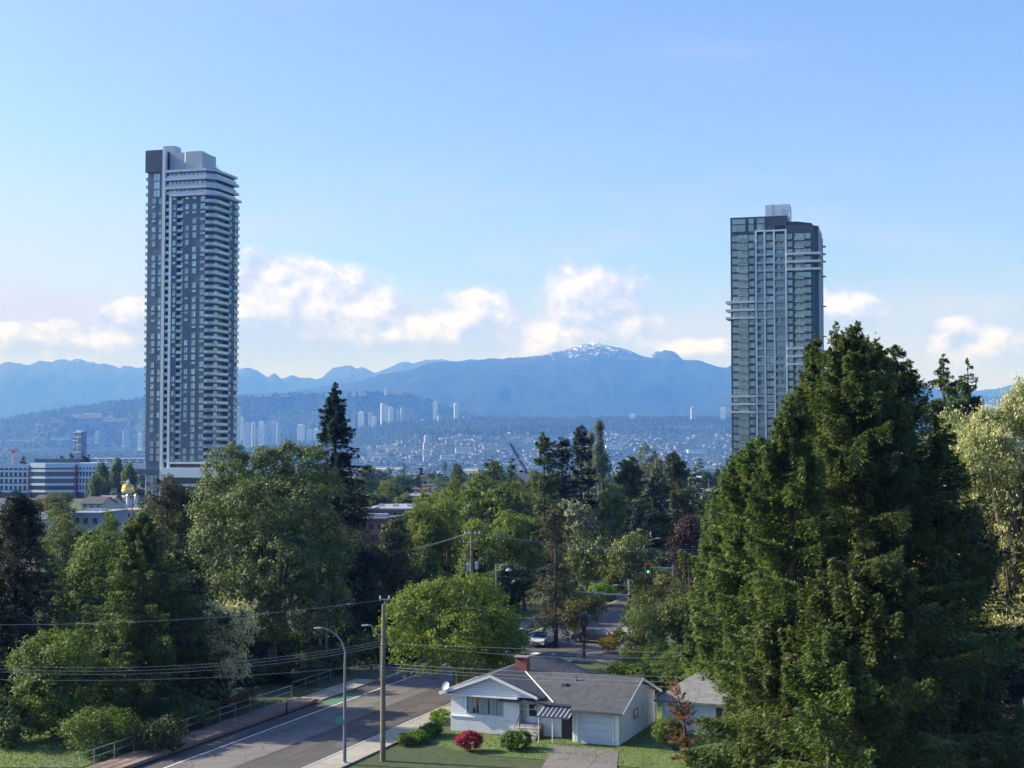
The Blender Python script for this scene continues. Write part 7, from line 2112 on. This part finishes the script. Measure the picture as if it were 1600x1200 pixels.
for x in (-1.3, 2.2):
    for sgn in (-1, 1):
        w_ = MB().lathe([(.42, -.12), (.42, .12)], 14).build('wheel', M_iron, t, loc=(x, sgn * .9, .42)); w_.rotation_euler = (R(90), 0, 0)
# hydrant at the corner
t = thing('fire_hydrant', 'orange red hydrant behind the golden shrub at the street corner', 'hydrant', (xx(949.5, 154), 154, .1))
t.scale = (.72, .72, .8)
mh = mat('hydrant paint', (0.60, 0.09, 0.03), .5, .1, 3.)
MB().lathe([(.20, 0), (.20, .08), (.15, .12), (.15, 1.15), (.20, 1.2), (.20, 1.3), (.16, 1.42), (.06, 1.5), (.05, 1.58)], 14).build('barrel', mh, t)
for sgn in (-1, 1):
    o = MB().lathe([(.09, 0), (.09, .14), (.11, .14), (.11, .2)], 10).build('outlet', mh, t, loc=(sgn * .12, 0, .95)); o.rotation_euler = (0, R(90) * sgn, 0)

# ------------------------------------------------------------------ cranes
Yc2 = 600; a = P(797, 692, Yc2); b_ = P(824, 741, Yc2)
t = thing('mobile_crane', 'dark telescopic crane boom raised above a pink and white crane body', 'crane', (b_.x, Yc2, b_.z))
d = a - b_; d = Vector((d.x, 0, d.z))
MB().tube([(0, 0, 0), tuple(d * .48)], [.75, .65], 4).build('boom_base', M_td, t)
MB().tube([tuple(d * .48), tuple(d * .97)], [.48, .42], 4).build('boom_tip', mat('dark blue boom', (0.04, 0.06, 0.10), .5, .1, 1.), t)
MB().box(d.x * .97 - .9, d.x * .97 + .5, -.4, .4, d.z * .96, d.z * .96 + .9).build('boom_head', M_ins, t)
MB().box(d.x * .47 - .9, d.x * .47 + .9, -.9, .9, d.z * .47 - .3, d.z * .47 + .3).build('collar', M_ins, t)
mpk = mat('pinkish crane paint', (0.62, 0.45, 0.42), .5, .1, 1.)
MB().prism([(-4.2, -1.5), (1.4, -1.5), (1.8, 1.5), (-3.8, 1.5)], -3.2, .4).build('body', mpk, t)
MB().box(-3.9, -1.2, -1.4, 1.4, .4, 2.0).build('cab', M_lw, t); MB().box(-3.4, -1.6, -1.45, -1.38, .8, 1.7).build('cab_window', M_glassd, t)
MB().box(-5, 3, -1.6, 1.6, -12, -3.2).build('outrigger_deck', M_td, t)
Yt2 = 1500; q = P(21, 726, Yt2); s = Yt2 / F_PX
t = thing('tower_crane', 'faded red tower crane standing behind the office building', 'crane', (q.x, Yt2, q.z))
M_crn = mat('faded crane red', (0.45, 0.14, 0.14), .6, .1, .5); M_crp = mat('pale crane mast', (0.55, 0.42, 0.38), .6, .1, .5)
def lattice(m, a, b_, w, n, r_=.16):
    a, b_ = Vector(a), Vector(b_); d = (b_ - a); dn_ = d.normalized(); s1 = dn_.cross(Vector((0, 1, 0))).normalized() * w / 2; s2 = dn_.cross(s1).normalized() * w / 2
    cs = [s1 + s2, s1 - s2, -s1 - s2, -s1 + s2]
    for c_ in cs: m.tube([tuple(a + c_), tuple(b_ + c_)], r_, 4)
    for i in range(n):
        p0, p1 = a + d * i / n, a + d * (i + 1) / n
        for k in range(4): m.tube([tuple(p0 + cs[k]), tuple(p1 + cs[(k + 1) % 4])], r_ * .7, 3)
m = MB(); lattice(m, (0, 0, -25), (0, 0, 24 * s), 2.6, 14, .22); m.build('mast', M_crp, t)
m = MB(); lattice(m, (-9.5 * s, 0, 23 * s), (9 * s, 0, 23 * s), 1.8, 12, .22); m.build('jib', M_crn, t)
MB().box(-1.6, 1.6, -1.6, 1.6, 19 * s, 22 * s).build('cab', M_crn, t)
q = P(-6, 703, Yt2)
t = thing('tower_crane', 'red crane jib end cut by the left edge', 'crane', (q.x, Yt2, q.z - 20)); m = MB(); lattice(m, (-20, 0, 20), (9 * s, 0, 20), 1.8, 12, .22); m.build('jib', M_crn, t); m = MB(); lattice(m, (-4, 0, -30), (-4, 0, 22), 2.6, 14, .22); m.build('mast', M_crp, t)

# ------------------------------------------------------------------ the air
hz, g = new_mat('haze')
o_ = g.n('ShaderNodeOutputMaterial')
pv = g.n('ShaderNodeVolumePrincipled')
pv.inputs['Color'].default_value = (0.10, 0.28, 1.0, 1)
pv.inputs['Absorption Color'].default_value = (1, 1, 1, 1)
pv.inputs['Density'].default_value = HAZE_D
pv.inputs['Anisotropy'].default_value = 0.0
g.link(pv.outputs[0], o_.inputs['Volume'])
tag(MB().box(-14000, 14000, -250, 27500, -95, 1500).build('haze', hz), kind='stuff')
